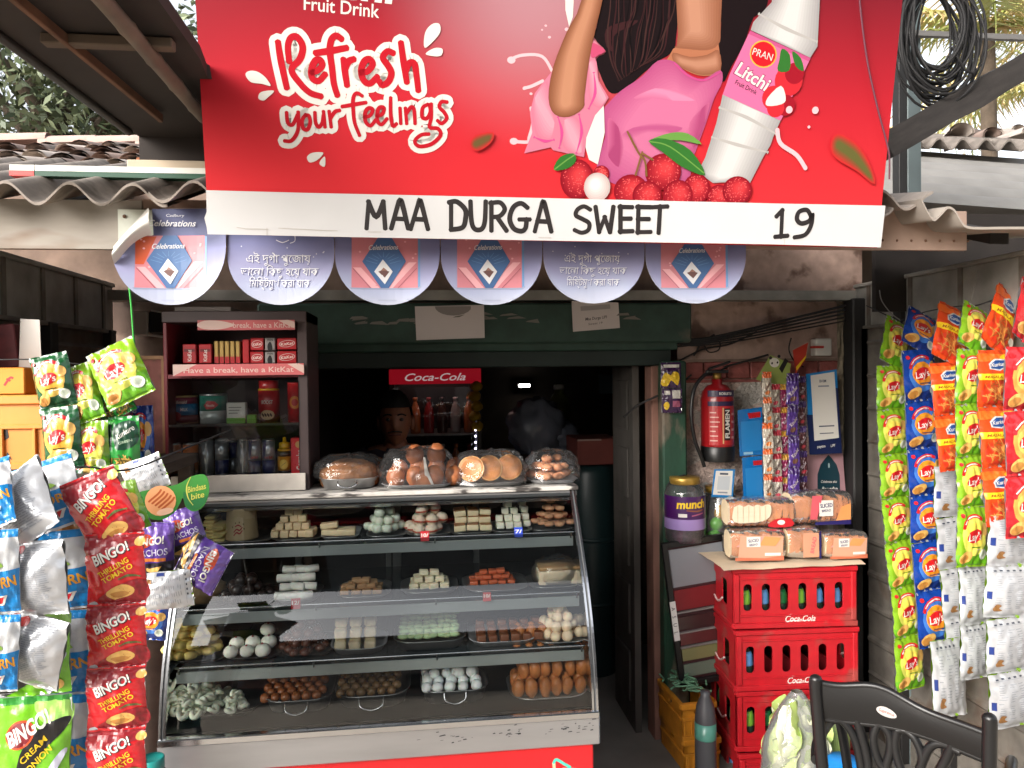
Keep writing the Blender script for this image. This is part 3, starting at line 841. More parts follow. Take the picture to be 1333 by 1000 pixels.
x1t = sg.px(1175, 0); x1m = sg.px(1142, 323)
TOPZ = sg.px(500, -110)[1]
kx = (x1t[0] - x1m[0]) / (x1t[1] - x1m[1])
def xr(z): return x1m[0] + kx * (z - x1m[1])
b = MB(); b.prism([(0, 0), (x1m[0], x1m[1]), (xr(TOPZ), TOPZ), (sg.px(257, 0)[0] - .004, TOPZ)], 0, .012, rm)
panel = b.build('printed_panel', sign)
b = MB()
for z in (.07, TOPZ - .05): b.box((SW / 2, .026, z), (SW - .1, .028, .035), soot)
for x in (.1, SW / 2, SW - .08): b.box((x, .03, TOPZ / 2), (.035, .02, TOPZ - .1), soot)
b.build('batten_frame', sign)
b = MB(); pr = Print(b, flat, None, .00002, .0005)
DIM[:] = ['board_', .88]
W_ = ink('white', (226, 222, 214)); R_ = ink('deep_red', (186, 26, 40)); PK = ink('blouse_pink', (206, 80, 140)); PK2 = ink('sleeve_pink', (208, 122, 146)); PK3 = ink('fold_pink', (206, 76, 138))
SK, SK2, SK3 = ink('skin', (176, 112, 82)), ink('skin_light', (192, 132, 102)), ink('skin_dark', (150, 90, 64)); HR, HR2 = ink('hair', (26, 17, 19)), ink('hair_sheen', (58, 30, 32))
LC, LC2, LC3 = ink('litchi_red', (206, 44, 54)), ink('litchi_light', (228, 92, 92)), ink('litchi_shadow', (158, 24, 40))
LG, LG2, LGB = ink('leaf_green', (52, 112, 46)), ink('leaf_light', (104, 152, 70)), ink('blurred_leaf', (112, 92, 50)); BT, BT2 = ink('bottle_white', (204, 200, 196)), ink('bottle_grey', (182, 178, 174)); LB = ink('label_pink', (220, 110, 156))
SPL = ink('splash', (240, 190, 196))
rn_ = random.Random(12)
def c3(pts): return sg.pp([(600 + x / 3.125, y / 3.125) for x, y in pts])
def c4(pts): return sg.pp([(940 + x / 3.125, y / 3.125) for x, y in pts])
def c2_(pts): return sg.pp([(250 + x / 3.125, y / 3.125) for x, y in pts])
k1 = (sg.px(1000, 100)[0] - sg.px(900, 100)[0]) / 100        # metres per photo pixel on the sign
kc = k1 / 3.125
# splash behind, hair, neck, blouse, sleeve, arm
pr.poly(c3([(420, -300), (475, -300), (455, 70), (440, 110), (425, 40)]), W_)
for s_, wd in (([(195, 245), (250, 225), (330, 230), (372, 292)], 11), ([(257, 360), (290, 350), (332, 330)], 12), ([(285, 440), (292, 500), (277, 560), (270, 578), (205, 575)], 12)):
    pr.stroke(c3(s_), wd * kc, SPL)
for x, y, r in ((205, 245, 16), (215, 575, 16), (262, 358, 8), (285, 382, 6), (345, 105, 5), (360, 152, 6), (430, 120, 8), (330, 122, 4)): pr.ell(*c3([(x, y)])[0], r * kc, r * kc * .8, SPL, 0, 12)
pr.smooth(c3([(565, -340), (885, -340), (875, 150), (855, 215), (800, 250), (740, 300), (690, 345), (640, 378), (600, 372), (565, 300), (550, 240), (590, 210), (540, 150), (560, 60)]), HR, 3)
pr.smooth(c3([(590, 120), (660, 90), (720, 84), (690, 110), (640, 130), (610, 170), (620, 210), (592, 190)]), HR2, 3)
for k in range(26):
    t = k / 25
    pr.stroke(c3([(600 + 270 * t, -340), (610 + 262 * t + rn_.uniform(-12, 12), 0), (590 + 255 * t + rn_.uniform(-16, 16), 130), (606 + 205 * t + rn_.uniform(-14, 14), 225 + 60 * (1 - abs(2 * t - .8))), (640 + 90 * t, 330 - 60 * t)]), rn_.uniform(3, 7) * kc, (HR2, ink('hair_brown', (64, 40, 38)), ink('hair_deep', (16, 10, 12)))[k % 3], 4, .7)
pr.smooth(c3([(1050, -340), (1270, -340), (1245, 20), (1190, 70), (1150, 180), (1100, 270), (1062, 335), (1045, 190), (1058, 100)]), HR, 3)
pr.smooth(c3([(878, -340), (1052, -340), (1056, 100), (1047, 180), (1056, 288), (985, 310), (920, 290), (868, 260), (830, 262), (862, 200), (882, 140)]), SK, 3)
pr.soft(c3([(878, -340), (1052, -340), (1056, 100), (1047, 180), (1000, 205), (920, 200), (868, 190), (882, 140)]), axis(c3([(935, -340), (935, 40), (950, 110)])), (146, 92, 68), (190, 136, 110), 9, 'neck', .85)
pr.soft(c3([(862, 215), (930, 232), (1000, 224), (1047, 205), (1055, 286), (985, 306), (920, 287), (868, 256)]), axis(c3([(900, 250), (960, 262), (1030, 250)])), (144, 90, 66), (184, 130, 104), 7, 'chest', .85)
pr.smooth(c3([(800, 248), (868, 252), (920, 300), (985, 322), (1054, 286), (1062, 335), (1030, 400), (1000, 490), (975, 560), (945, 640), (900, 760), (650, 760), (552, 675), (586, 560), (580, 455), (600, 420), (650, 370), (735, 312)]), PK, 3)
bl_ = [(800, 248), (868, 252), (920, 300), (985, 322), (1054, 286), (1062, 335), (1030, 400), (1000, 490), (975, 560), (945, 640), (900, 760), (650, 760), (552, 675), (586, 560), (580, 455), (600, 420), (650, 370), (735, 312)]
pr.soft(c3(bl_), axis(c3([(690, 560), (760, 450), (880, 400), (930, 470), (800, 640)])), (178, 80, 126), (204, 112, 150), 10, 'blouse', .8)
for s_, c0_, c1_, nm_ in (([(640, 560), (700, 520), (800, 500), (900, 520), (860, 545), (760, 540), (690, 570)], (202, 110, 148), (182, 84, 130), 'fold1'), ([(700, 400), (790, 360), (880, 372), (950, 410), (860, 410), (770, 400)], (202, 110, 148), (214, 134, 168), 'fold2'), ([(600, 480), (640, 520), (660, 600), (640, 680), (600, 640), (596, 560)], (194, 98, 138), (164, 66, 110), 'fold3'), ([(930, 500), (980, 440), (1010, 420), (990, 500), (950, 600), (930, 580)], (194, 98, 138), (168, 70, 114), 'fold4')):
    pr.soft(c3(s_), axis(c3([s_[1], s_[3], s_[4]])), c0_, c1_, 7, nm_, .8)
pr.stroke(c3([(868, 258), (918, 306), (985, 329), (1054, 294)]), 6 * kc, PK3, 5, .3)
pr.poly(c3([(545, 430), (580, 428), (584, 540), (556, 670), (520, 650), (506, 600), (512, 540)]), W_)
pr.poly(c3([(540, 165), (585, 208), (546, 235), (560, 330), (600, 398), (580, 430), (545, 470), (510, 560), (500, 640), (375, 612), (365, 600), (256, 625), (290, 540), (280, 460), (300, 380), (370, 290), (500, 200)]), PK2)
for s_, nm_ in (([(300, 400), (350, 330), (365, 420), (380, 500), (360, 580), (310, 560), (290, 480)], 'sl1'), ([(420, 490), (470, 480), (500, 540), (490, 620), (440, 620), (410, 580)], 'sl2'), ([(520, 260), (550, 250), (560, 340), (590, 400), (560, 440), (520, 400)], 'sl3')):
    pr.soft(c3(s_), axis(c3([s_[0], s_[3]])), (206, 118, 142), (222, 154, 170), 7, nm_, .85)
for s_ in ([(395, 480), (410, 540), (400, 600)], [(480, 470), (490, 540), (470, 620)], [(300, 560), (340, 575), (375, 570)], [(540, 300), (545, 380), (520, 440)]): pr.stroke(c3(s_), 12 * kc, PK3, 5, .8)
pr.smooth(c3([(530, 175), (585, 206), (560, 225), (530, 235)]), ink('sleeve_hot', (196, 76, 112)), 3)
pr.smooth(c3([(540, -340), (640, -340), (575, 0), (548, 115), (522, 240), (502, 390), (497, 440), (440, 476), (380, 466), (355, 400), (374, 275), (430, 130), (490, 0)]), SK, 3)
pr.soft(c3([(540, -340), (640, -340), (575, 0), (548, 115), (522, 240), (502, 390), (497, 440), (440, 476), (380, 466), (355, 400), (374, 275), (430, 130), (490, 0)]), axis(c3([(575, -340), (520, 20), (450, 220), (425, 420)])), (132, 80, 56), (188, 132, 102), 10, 'arm', .8)
# bottle
pr.poly(c4([(230, -340), (400, -340), (395, 0), (385, 190), (356, 236), (114, 124), (124, 92), (200, 10)]), BT)
pr.poly(c4([(0, 386), (235, 492), (205, 560), (195, 590), (165, 640), (110, 748), (62, 740), (-40, 745), (-100, 700), (-70, 640), (-25, 500)]), BT)
for s_, nm_ in (([(0, 386), (235, 492), (205, 560), (195, 590), (165, 640), (110, 748), (62, 740), (-40, 745), (-100, 700), (-70, 640), (-25, 500)], 'bt1'), ([(230, -340), (400, -340), (395, 0), (385, 190), (356, 236), (114, 124), (124, 92), (200, 10)], 'bt2')):
    pr.soft(c4(s_), axis(c4([(110, 440), (0, 720)] if nm_ == 'bt1' else [(310, -340), (290, 60), (250, 170)])), (164, 160, 160), (214, 212, 210), 9, nm_, .85, 0)
for s_ in ([(-10, 440), (100, 480), (215, 545)], [(-40, 560), (60, 590), (180, 620)], [(150, 60), (260, 120), (380, 170)]): pr.stroke(c4(s_), 14 * kc, BT2, 5, .6)
pr.poly(c4([(112, 126), (357, 238), (236, 492), (0, 386), (30, 300)]), LB)
pr.poly(c4([(112, 126), (357, 238), (350, 252), (106, 140)]), ink('label_dark', (196, 84, 132)))
a_ = radians(-14)
pr.ell(*c4([(165, 222)])[0], 56 * kc, 50 * kc, ink('gold', (226, 176, 70)), a_); pr.ell(*c4([(165, 222)])[0], 51 * kc, 45 * kc, ink('emblem_red', (206, 30, 40)), a_)
pr.text('PRAN', *c4([(163, 222)])[0], 27 * kc, W_, a_, 0, 0, 84 * kc)
pr.text('Litchi', *c4([(124, 312)])[0], 52 * kc, ink('litchi_outline', (150, 40, 96)), radians(-25), .05, .1, 158 * kc)
pr.text('Litchi', *c4([(124, 312)])[0], 50 * kc, W_, radians(-25), .02, .1, 150 * kc)
pr.text('Fruit Drink', *c4([(96, 356)])[0], 18 * kc, ink('black', (24, 22, 24)), radians(-22), .008, 0, 98 * kc)
for x, y, r, c in ((268, 330, 58, LC), (292, 300, 40, LC3), (205, 400, 46, LC), (255, 430, 40, LC3), (215, 440, 36, LC)): pr.ell(*c4([(x, y)])[0], r * kc, r * kc, c)
pr.smooth(c4([(236, 350), (256, 400), (240, 425), (180, 432), (182, 400)]), ink('flesh', (226, 218, 214)), 3)
pr.smooth(c4([(240, 200), (272, 225), (270, 288), (224, 290), (230, 245)]), LG, 3); pr.smooth(c4([(282, 210), (318, 240), (328, 290), (296, 270)]), LG, 3)
pr.stroke(c4([(222, 530), (235, 585), (300, 632), (336, 685)]), 17 * kc, SPL)
for x, y, r in ((270, 448, 14), (376, 450, 14), (350, 518, 6)): pr.ell(*c4([(x, y)])[0], r * kc, r * kc, SPL)
# litchis along the strip
rn = random.Random(4)
for x, y, r, ry in ((570, 708, 32, 32), (470, 730, 66, 76), (820, 700, 74, 70), (955, 770, 56, 60), (690, 778, 70, 64), (880, 795, 62, 60), (755, 796, 60, 56), (1045, 800, 48, 46), (1120, 776, 62, 56)):
    cx, cy = c3([(x, y)])[0]
    pr.soft(ell(cx, cy, r * kc, ry * kc), (cx + r * kc * .2, cy + ry * kc * .25), (138, 20, 34), (216, 62, 66), 8, 'litchi', .85, 0)
    lit = []
    for k in range(70):
        a2, q = rn.uniform(0, 6.28), sqrt(rn.random()) * .86
        lit += tris(ell(cx + cos(a2) * q * r * kc, cy + sin(a2) * q * ry * kc, 2.6 * kc, 2.2 * kc, 6))
    pr.raw(lit, LC2)
pr.ell(*c3([(552, 762)])[0], 53 * kc, 55 * kc, ink('flesh', (226, 218, 214))); pr.soft(ell(*c3([(552, 762)])[0], 53 * kc, 55 * kc), c3([(540, 745)])[0], (196, 176, 172), (236, 230, 228), 7, 'flesh', .85, 0)
pr.smooth(c3([(376, 692), (402, 640), (455, 625), (466, 655), (432, 686)]), LG, 3); pr.stroke(c3([(380, 690), (425, 655), (460, 632)]), 5 * kc, LG2)
pr.smooth(c3([(770, 572), (850, 542), (920, 545), (975, 588), (890, 572)]), LG2, 3); pr.smooth(c3([(760, 575), (830, 566), (930, 612), (990, 712), (900, 682), (820, 622)]), LG, 3)
pr.stroke(c3([(765, 577), (850, 600), (985, 705)]), 5 * kc, LG2)
for s_ in ([(675, 538), (718, 620), (745, 655), (752, 715)], [(735, 620), (708, 712)], [(735, 625), (776, 650)]): pr.stroke(c3(s_), 8 * kc, ink('twig', (128, 92, 52)))
pr.soft(c3([(36, 592), (58, 552), (130, 540), (122, 582), (68, 616)]), axis(c3([(60, 588), (110, 562)])), (204, 46, 46), (104, 84, 48), 7, 'blurleaf2', .8)
pr.soft(c4([(436, 590), (466, 545), (545, 588), (596, 668), (616, 752), (540, 696), (456, 645)]), axis(c4([(470, 590), (530, 630), (590, 710)])), (204, 46, 46), (98, 96, 50), 8, 'blurleaf', .8)
# lettering at the left
hh = pr.h; pr.h = .0005
pr.text('Fruit Drink', *sg.px(445, 9), 15 * k1, W_, radians(-3), .01, 0, 86 * k1)
pr.text('Litchi', *sg.px(447, -28), 40 * k1, W_, radians(-3), .03, .1, 120 * k1)
RF = [[(350, 175), (362, 250), (385, 355)], [(395, 248), (390, 190), (402, 155), (428, 152), (450, 190), (440, 240), (405, 285), (440, 340), (480, 378), (522, 392)],
      [(490, 295), (515, 285), (530, 265), (520, 245), (500, 250), (486, 285), (490, 320), (515, 330), (540, 305)], [(606, 158), (585, 146), (566, 165), (561, 210), (570, 280), (577, 340), (590, 385)], [(505, 216), (560, 208), (626, 196)],
      [(616, 245), (622, 290), (630, 345)], [(622, 285), (636, 252), (656, 242)], [(690, 296), (715, 290), (735, 262), (722, 242), (700, 252), (688, 292), (700, 330), (725, 340), (752, 315)],
      [(816, 216), (795, 210), (776, 235), (796, 266), (811, 297), (800, 332), (775, 347), (764, 336)], [(850, 178), (860, 250), (873, 332)], [(868, 295), (885, 257), (905, 262), (912, 300), (920, 366)]]
YF = [[(385, 460), (390, 500), (410, 507), (428, 470)], [(432, 458), (431, 530), (406, 572), (378, 574)], [(462, 468), (448, 490), (452, 522), (470, 527), (481, 500), (476, 472), (464, 470)], [(500, 460), (503, 500), (516, 517), (530, 500), (534, 472)], [(535, 456), (541, 516)], [(558, 455), (566, 516)], [(564, 482), (581, 456), (599, 450)],
      [(691, 390), (670, 380), (656, 400), (656, 450), (662, 500), (681, 550)], [(612, 434), (660, 426), (706, 418)], [(704, 476), (725, 470), (735, 446), (718, 441), (705, 458), (706, 495), (726, 512), (746, 490)], [(753, 472), (774, 465), (781, 441), (766, 437), (755, 452), (754, 492), (771, 507), (792, 485)],
      [(808, 400), (808, 460), (816, 512), (831, 505)], [(846, 442), (849, 502)], [(868, 442), (873, 502)], [(871, 465), (890, 437), (903, 447), (907, 502)], [(958, 426), (938, 440), (936, 476), (955, 482), (969, 456), (966, 428)], [(973, 425), (973, 480), (966, 518), (1000, 524), (1011, 550), (975, 586), (925, 596), (906, 575), (931, 550), (962, 546)],
      [(1036, 416), (1015, 415), (1006, 436), (1025, 457), (1036, 482), (1016, 503), (999, 492)]]
for st, wd in ((RF, 66), (YF, 52)):
    for s_ in st: pr.stroke(c2_(s_), wd * kc, W_, 4)
for st, wd in ((RF, 25), (YF, 15)):
    for s_ in st: pr.stroke(c2_(s_), wd * kc, R_, 5, .12)
for pts in ([(218, 305), (232, 290), (265, 292), (298, 315), (320, 350), (285, 342), (240, 335)], [(270, 400), (282, 375), (334, 370), (308, 398), (290, 410)], [(946, 195), (948, 135), (975, 100), (1005, 98), (1010, 130), (985, 165)], [(950, 220), (985, 197), (1018, 200), (1014, 226), (985, 230)], [(468, 640), (490, 622), (534, 622), (512, 650), (480, 662)], [(520, 670), (522, 655), (541, 638), (540, 678)]):
    pr.smooth(c2_(pts), W_, 4)
b.build('artwork', sign)
# white strip with hand painted letters
b = MB(); hs_ = .0125
wm = M('painted_white_strip', (192, 191, 191), .55, var=.05, vs_=3, bump=.06, bs=15)
pts = sg.pp([(270, 248), (400, 251.5), (700, 258), (1000, 265), (1149, 268), (1143, 322), (1000, 318), (700, 313), (500, 309.5), (330, 306), (272, 305), (271, 296), (268, 284), (271, 276)])
b.prism(pts, -hs_, -hs_ + .006, wm)
pr = Print(b, lambda x, y, h: (x, -hs_ - h, y), None, .00002, .0003)
BK = M('brush_black', (30, 24, 24), .5, var=.3, vs_=40)
LET = {'M': [[(0, 0), (.1, 1), ], [(.1, 1), (.5, .42), (.9, 1)], [(.9, 1), (1, 0)]], 'A': [[(0, 0), (.45, 1)], [(.45, 1), (.6, 1), (1, 0)], [(.18, .36), (.84, .34)]],
       'D': [[(.1, 0), (.1, 1)], [(0, .98), (.45, 1), (.95, .72), (1, .4), (.8, .08), (.1, .0)]], 'U': [[(0, 1), (.05, .3), (.3, .02), (.7, .02), (.95, .3), (1, 1)]],
       'R': [[(.05, 0), (.05, 1)], [(.0, .98), (.6, 1), (.92, .76), (.6, .52), (.1, .48)], [(.4, .48), (1, .0)]], 'G': [[(.95, .85), (.6, 1), (.2, .86), (.0, .45), (.2, .1), (.6, .0), (.86, .12), (.88, .42)], [(.5, .42), (1.05, .42)]],
       'S': [[(1, .88), (.6, 1), (.15, .88), (.08, .66), (.5, .52), (.92, .36), (.85, .1), (.45, 0), (.0, .1)]], 'W': [[(0, 1), (.18, .0)], [(.18, .0), (.5, .6)], [(.5, .6), (.78, 0)], [(.78, 0), (1, 1)]],
       'E': [[(.1, 0), (.1, 1)], [(.05, .98), (1, .97)], [(.1, .52), (.86, .52)], [(.05, .02), (1, .03)]], 'T': [[(0, .97), (1, 1)], [(.52, 1), (.42, 0)]], '1': [[(.1, .78), (.6, 1)], [(.6, 1), (.5, .02)], [(.0, .02), (1, .06)]],
       '9': [[(.92, .72), (.7, .98), (.3, .92), (.15, .66), (.4, .5), (.8, .6), (.95, .85), (.9, .45), (.6, .1), (.05, .0)]]}
for ch, x0, x1, y0, y1 in (('M', 478, 502, 263, 297), ('A', 510, 531, 263, 297), ('A', 535, 557, 263, 298), ('D', 585, 606, 263, 299), ('U', 612, 632, 263, 299), ('R', 638, 658, 264, 300), ('G', 663, 687, 265, 301), ('A', 695, 716, 265, 301),
                           ('S', 747, 767, 269, 303), ('W', 774, 797, 270, 302), ('E', 804, 821, 269, 302), ('E', 827, 845, 269, 303), ('T', 848, 866, 269, 303), ('1', 1006, 1022, 274, 309), ('9', 1030, 1055, 273, 309)):
    for s_ in LET[ch]:
        q = sg.pp([(x0 + (x1 - x0) * u + rn.uniform(-.5, .5), y1 + (y0 - y1) * v) for u, v in s_])
        pr.stroke(q, 6.2 * k1 * rn.uniform(.92, 1.06), BK, 5, .1)
GRS = M('grey_scuff', (176, 170, 164), .8)
for pts in ([(310, 296), (322, 298), (350, 298.5)], [(364, 297), (420, 300), (440, 300.5)], [(349, 297), (349, 306)], [(480, 302), (496, 302)], [(700, 309), (716, 309.5)], [(1018, 312), (1018, 318)]): pr.stroke(sg.pp(pts), .8 * k1, GRS, 0)
b.build('name_strip', sign)
# thin twisted cord hanging over the sign
b = MB()
cpts = [V(sg.M @ V((*sg.px(x, y), 0)).xzy) + V((0, -.012, 0)) for x, y in ((1113, -40), (1116, 10), (1125, 80), (1138, 140), (1150, 185), (1154, 205), (1154, 235))]
b.tube(cat(cpts, 6), .0022, M('twisted_cord', (92, 48, 62), .8), 6); tag(b.build('cord'), 'thin dark twisted cord hanging over the right of the red signboard', 'cord')

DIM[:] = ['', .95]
# ------------------------------------------------------------------ scalloped paper banner under the sign
VY = 2.0
vf = Frame(P(150, 330, VY), (1, 0, 0), (0, 0, 1))
val = thing('scalloped_banner', 'blue scalloped paper banner with gift boxes and Bengali lettering below the signboard', 'banner', matrix=vf.M)
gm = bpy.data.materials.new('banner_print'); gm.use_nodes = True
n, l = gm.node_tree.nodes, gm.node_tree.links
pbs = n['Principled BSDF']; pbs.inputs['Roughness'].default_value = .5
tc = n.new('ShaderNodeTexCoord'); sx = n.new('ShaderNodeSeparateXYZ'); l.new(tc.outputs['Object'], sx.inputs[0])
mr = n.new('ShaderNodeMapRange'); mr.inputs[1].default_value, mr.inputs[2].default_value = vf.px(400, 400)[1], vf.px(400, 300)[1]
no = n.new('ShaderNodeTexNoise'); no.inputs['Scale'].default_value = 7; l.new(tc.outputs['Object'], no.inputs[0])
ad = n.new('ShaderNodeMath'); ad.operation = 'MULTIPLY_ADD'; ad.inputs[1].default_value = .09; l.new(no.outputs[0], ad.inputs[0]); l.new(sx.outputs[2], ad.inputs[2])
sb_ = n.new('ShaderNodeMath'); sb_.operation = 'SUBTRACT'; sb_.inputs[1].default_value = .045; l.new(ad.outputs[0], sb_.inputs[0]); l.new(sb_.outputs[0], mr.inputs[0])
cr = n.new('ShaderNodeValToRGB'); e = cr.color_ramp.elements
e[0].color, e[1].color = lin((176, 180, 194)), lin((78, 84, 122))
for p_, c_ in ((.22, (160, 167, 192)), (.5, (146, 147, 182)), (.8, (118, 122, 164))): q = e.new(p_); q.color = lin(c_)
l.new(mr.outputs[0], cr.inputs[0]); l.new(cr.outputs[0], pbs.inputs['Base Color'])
paper_back = paper('white_back', (214, 212, 206))
xs = [150, 296, 436, 573, 706, 839, 971]
pinkp, bluep, bluel, whp, chp = ink('box_pink', (206, 130, 140)), ink('box_blue', (74, 108, 156)), ink('box_blue_light', (110, 150, 196)), ink('box_white', (228, 230, 234)), ink('choc', (112, 82, 78))
pinkl, orng = ink('box_pink_light', (236, 176, 182)), ink('box_orange', (206, 88, 50))
kv = (vf.px(600, 350)[0] - vf.px(500, 350)[0]) / 100
for i in range(6):
    x0, x1 = xs[i] + (0 if i == 0 else .6), xs[i + 1] - .6
    top = 272 if i == 0 else 296
    cx = (x0 + x1) / 2; ry = {0: 64, 1: 62}.get(i, 60) + 8; cy = 398 - ry - (3 if i > 3 else 0)
    ctr = 330 if i else 322
    pts = []
    for t in range(25):
        a = pi * t / 24
        pts.append((cx + (x1 - x0) / 2 * cos(a), ctr + (398 - (3 if i > 3 else 1) - ctr) * sin(a) ** .92))
    pts = pts + [(x0, top), (x1, top)]
    if i == 0: pts = pts[:-2] + [(152, 345), (172, 318), (200, 306), (198, 272), (x1, 272)]
    poly = vf.pp(pts)
    b = MB()
    amp = [.010, .004, .008, .006, .004, .003][i]
    X0, X1 = vf.px(x0, 330)[0], vf.px(x1, 330)[0]
    def surf(x, y, h, X0=X0, X1=X1, amp=amp):
        t = (x - X0) / (X1 - X0)
        edge = max(0, min(1, (.02 - y) / .16))
        return (x, -h - amp * (2 * t - 1) ** 2 * (1 + 2 * edge) + .004 * sin(t * 7 + y * 20) * edge, y)
    cell = (.02, .02)
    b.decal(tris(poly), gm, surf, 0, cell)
    b.decal(tris(poly), paper_back, lambda x, y, h: surf(x, y, -.0012), 0, cell)
    nn = len(poly)
    for k in range(nn):
        a_, c_ = poly[k], poly[(k + 1) % nn]
        b.add([surf(*a_, 0), surf(*c_, 0), surf(*c_, -.0012), surf(*a_, -.0012)], [(0, 1, 2, 3)], paper_back)
    pr = Print(b, surf, cell, .00014, .0005)
    if i in (0, 2, 3, 5):
        bx0 = {0: 177, 2: 458, 3: 595, 5: 860}[i]; bx1 = bx0 + {0: 90, 2: 86, 3: 84, 5: 84}[i]; by0, by1 = (307, 375) if i == 0 else (309 if i != 5 else 314, 375)
        def q(pts): return vf.pp([(bx0 + (bx1 - bx0) * u, by0 + (by1 - by0) * v) for u, v in pts])
        pr.poly(q([(1, 0), (1.035, .02), (1.035, .97), (1, 1)]), bluel)
        pr.poly(q([(-.03, 1), (1.0, 1), (1.05, .96), (1.05, 1.0), (1, 1.04), (0, 1.03)]), ink('box_shade', (150, 160, 186)))
        pr.poly(q([(0, 0), (1, 0), (1, 1), (0, 1)]), pinkp)
        if i == 0: pr.poly(q([(0, .02), (.3, .02), (.12, .55), (0, .55)]), orng)
        pr.poly(q([(.02, .6), (.3, 1), (.42, 1), (.14, .6)]), pinkl); pr.poly(q([(.98, .5), (.62, 1), (.5, 1), (.86, .5)]), pinkl)
        for k in range(22):
            u_, v_ = rn.uniform(.03, .97), rn.uniform(.04, .6)
            if abs(u_ - .5) < .3: continue
            pr.ell(*q([(u_, v_)])[0], 1.6 * kv, 1.3 * kv, pinkl, 0, 6)
        pr.stroke(q([(.02, .62), (.28, 1)]), .6 * kv, ink('box_line', (150, 80, 96)), 0); pr.stroke(q([(.98, .62), (.7, 1)]), .6 * kv, ink('box_line', (150, 80, 96)), 0)
        pr.poly(q([(.4, 0), (.6, 0), (.82, .48), (.56, 1), (.44, 1), (.16, .48)]), bluep)
        for k in range(9):
            a2 = pi * (k + .5) / 9; pr.stroke(q([(.48 + .1 * cos(a2), .55 - .16 * sin(a2)), (.48 + .26 * cos(a2), .5 - .2 * sin(a2))]), .5 * kv, bluel, 0)
        pr.text('Celebrations', *q([(.48, .2)])[0], 6.5 * kv, whp, radians(1.5), .01, .35, .44 * (bx1 - bx0) * kv)
        pr.poly(q([(.47, .44), (.62, .68), (.5, .93), (.34, .68)]), whp)
        pr.poly(q([(.4, .68), (.48, .64), (.57, .68), (.5, .8)]), chp); pr.poly(q([(.44, .66), (.48, .6), (.54, .66)]), ink('choc_light', (160, 120, 108)))
        pr.stroke(vf.pp([(cx - 12, 391), (cx + 12, 391)]), .5 * kv, ink('faint', (150, 156, 176)), 0)
        if i == 0: pr.text('Celebrations', *vf.px(225, 291), 8 * kv, whp, 0, .01, .35, 58 * kv); pr.text('Cadbury', *vf.px(229, 281), 3.5 * kv, whp, 0, 0, .2, 22 * kv)
    else:
        shd = ink('letter_shadow', (92, 92, 140))
        for t, (lx, ly, lw, lh) in enumerate(((363, 337.5, 80, 9), (365, 354.5, 97, 8.6), (365, 369.5, 76, 8.6)) if i == 1 else ((771, 337.5, 76, 8.6), (772, 353, 92, 8.2), (772, 368, 72, 8.2))):
            s_ = ('এই দুর্গা পুজোয়', 'ভালো কিছু হয়ে যাক', 'মিষ্টিমুখ করা যাক')[t]
            vis = ('এই দুগা পুজোয়', 'ভালো কিছু হয়ে যাক', 'মিষ্টিমুখ করা যাক')[t]
            # vowel signs that stand before their consonant are typed in the order they are seen
            vis = {0: 'এই দুগ\u09beপুেজ\u09beয়', 1: 'ভােল\u09be িকছু হেয় যাক', 2: 'িমিষ্টমুখ করা যাক'}[t]
            vis = vis.replace('দুগ\u09beপু', 'দুগ\u09be পু')
            if t == 0: pr.stroke(vf.pp([(lx - 8, ly - 8), (lx - 5, ly - 5.5)]), 1.3 * kv, whp, 0)
            tr_, wd_, ya, yb = text2d(vis, 0, .12 if t else 0)
            for dx, dy, m_ in ((.8, -.9, shd), (0, 0, whp)):
                ox, oy = vf.px(lx, ly); kx_ = lw * kv / wd_; ky = lh * kv / .60
                pr.raw([[(ox + (x - wd_ / 2) * kx_ + dx * kv, oy + (y - .3) * ky + dy * kv) for x, y in f] for f in tr_], m_)
        for k in range(7): pr.ell(*vf.px(cx + rn.uniform(-58, 58), rn.uniform(314, 335)), .8 * kv, .8 * kv, whp, 0, 6)
        if i == 1: pr.stroke(vf.pp([(360, 313), (368, 316), (376, 313)]), 1 * kv, whp); pr.stroke(vf.pp([(384, 306), (384, 314), (378, 317)]), .8 * kv, whp)
    b.build('scallop', val)
# the curled corner shows its white back
b = MB()
def curl(a, c):
    p0 = V((*vf.px(152 + (200 - 152) * a, 346 + (306 - 346) * a - 8 * sin(pi * a)),))
    p1 = V((*vf.px(150 + 45 * a, 322 - 50 * a),))
    q = p0.lerp(p1, c)
    bow = sin(pi * min(1, c * 1.1)) * .03
    return V((q.x + .006 * sin(pi * c), -.012 - bow, q.y))
b.grid(curl, 10, 10, paper_back); b.build('curled_corner', val)
b = MB(); x0, z0 = vf.px(150, 322); x1, z1 = vf.px(196, 271)
b.box(((x0 + x1) / 2, .026, (z0 + z1) / 2), (x1 - x0, .012, z1 - z0), M('pale_green_board', (196, 200, 188), .7, var=.12, vs_=9), mx=vf.M)
b.ball(vf.M @ V((x0 + .017, .018, z1 - .018)), .005, rust, 8, 5); tag(b.build('board_end'), 'pale short board nailed under the eave behind the curled banner corner', 'board')
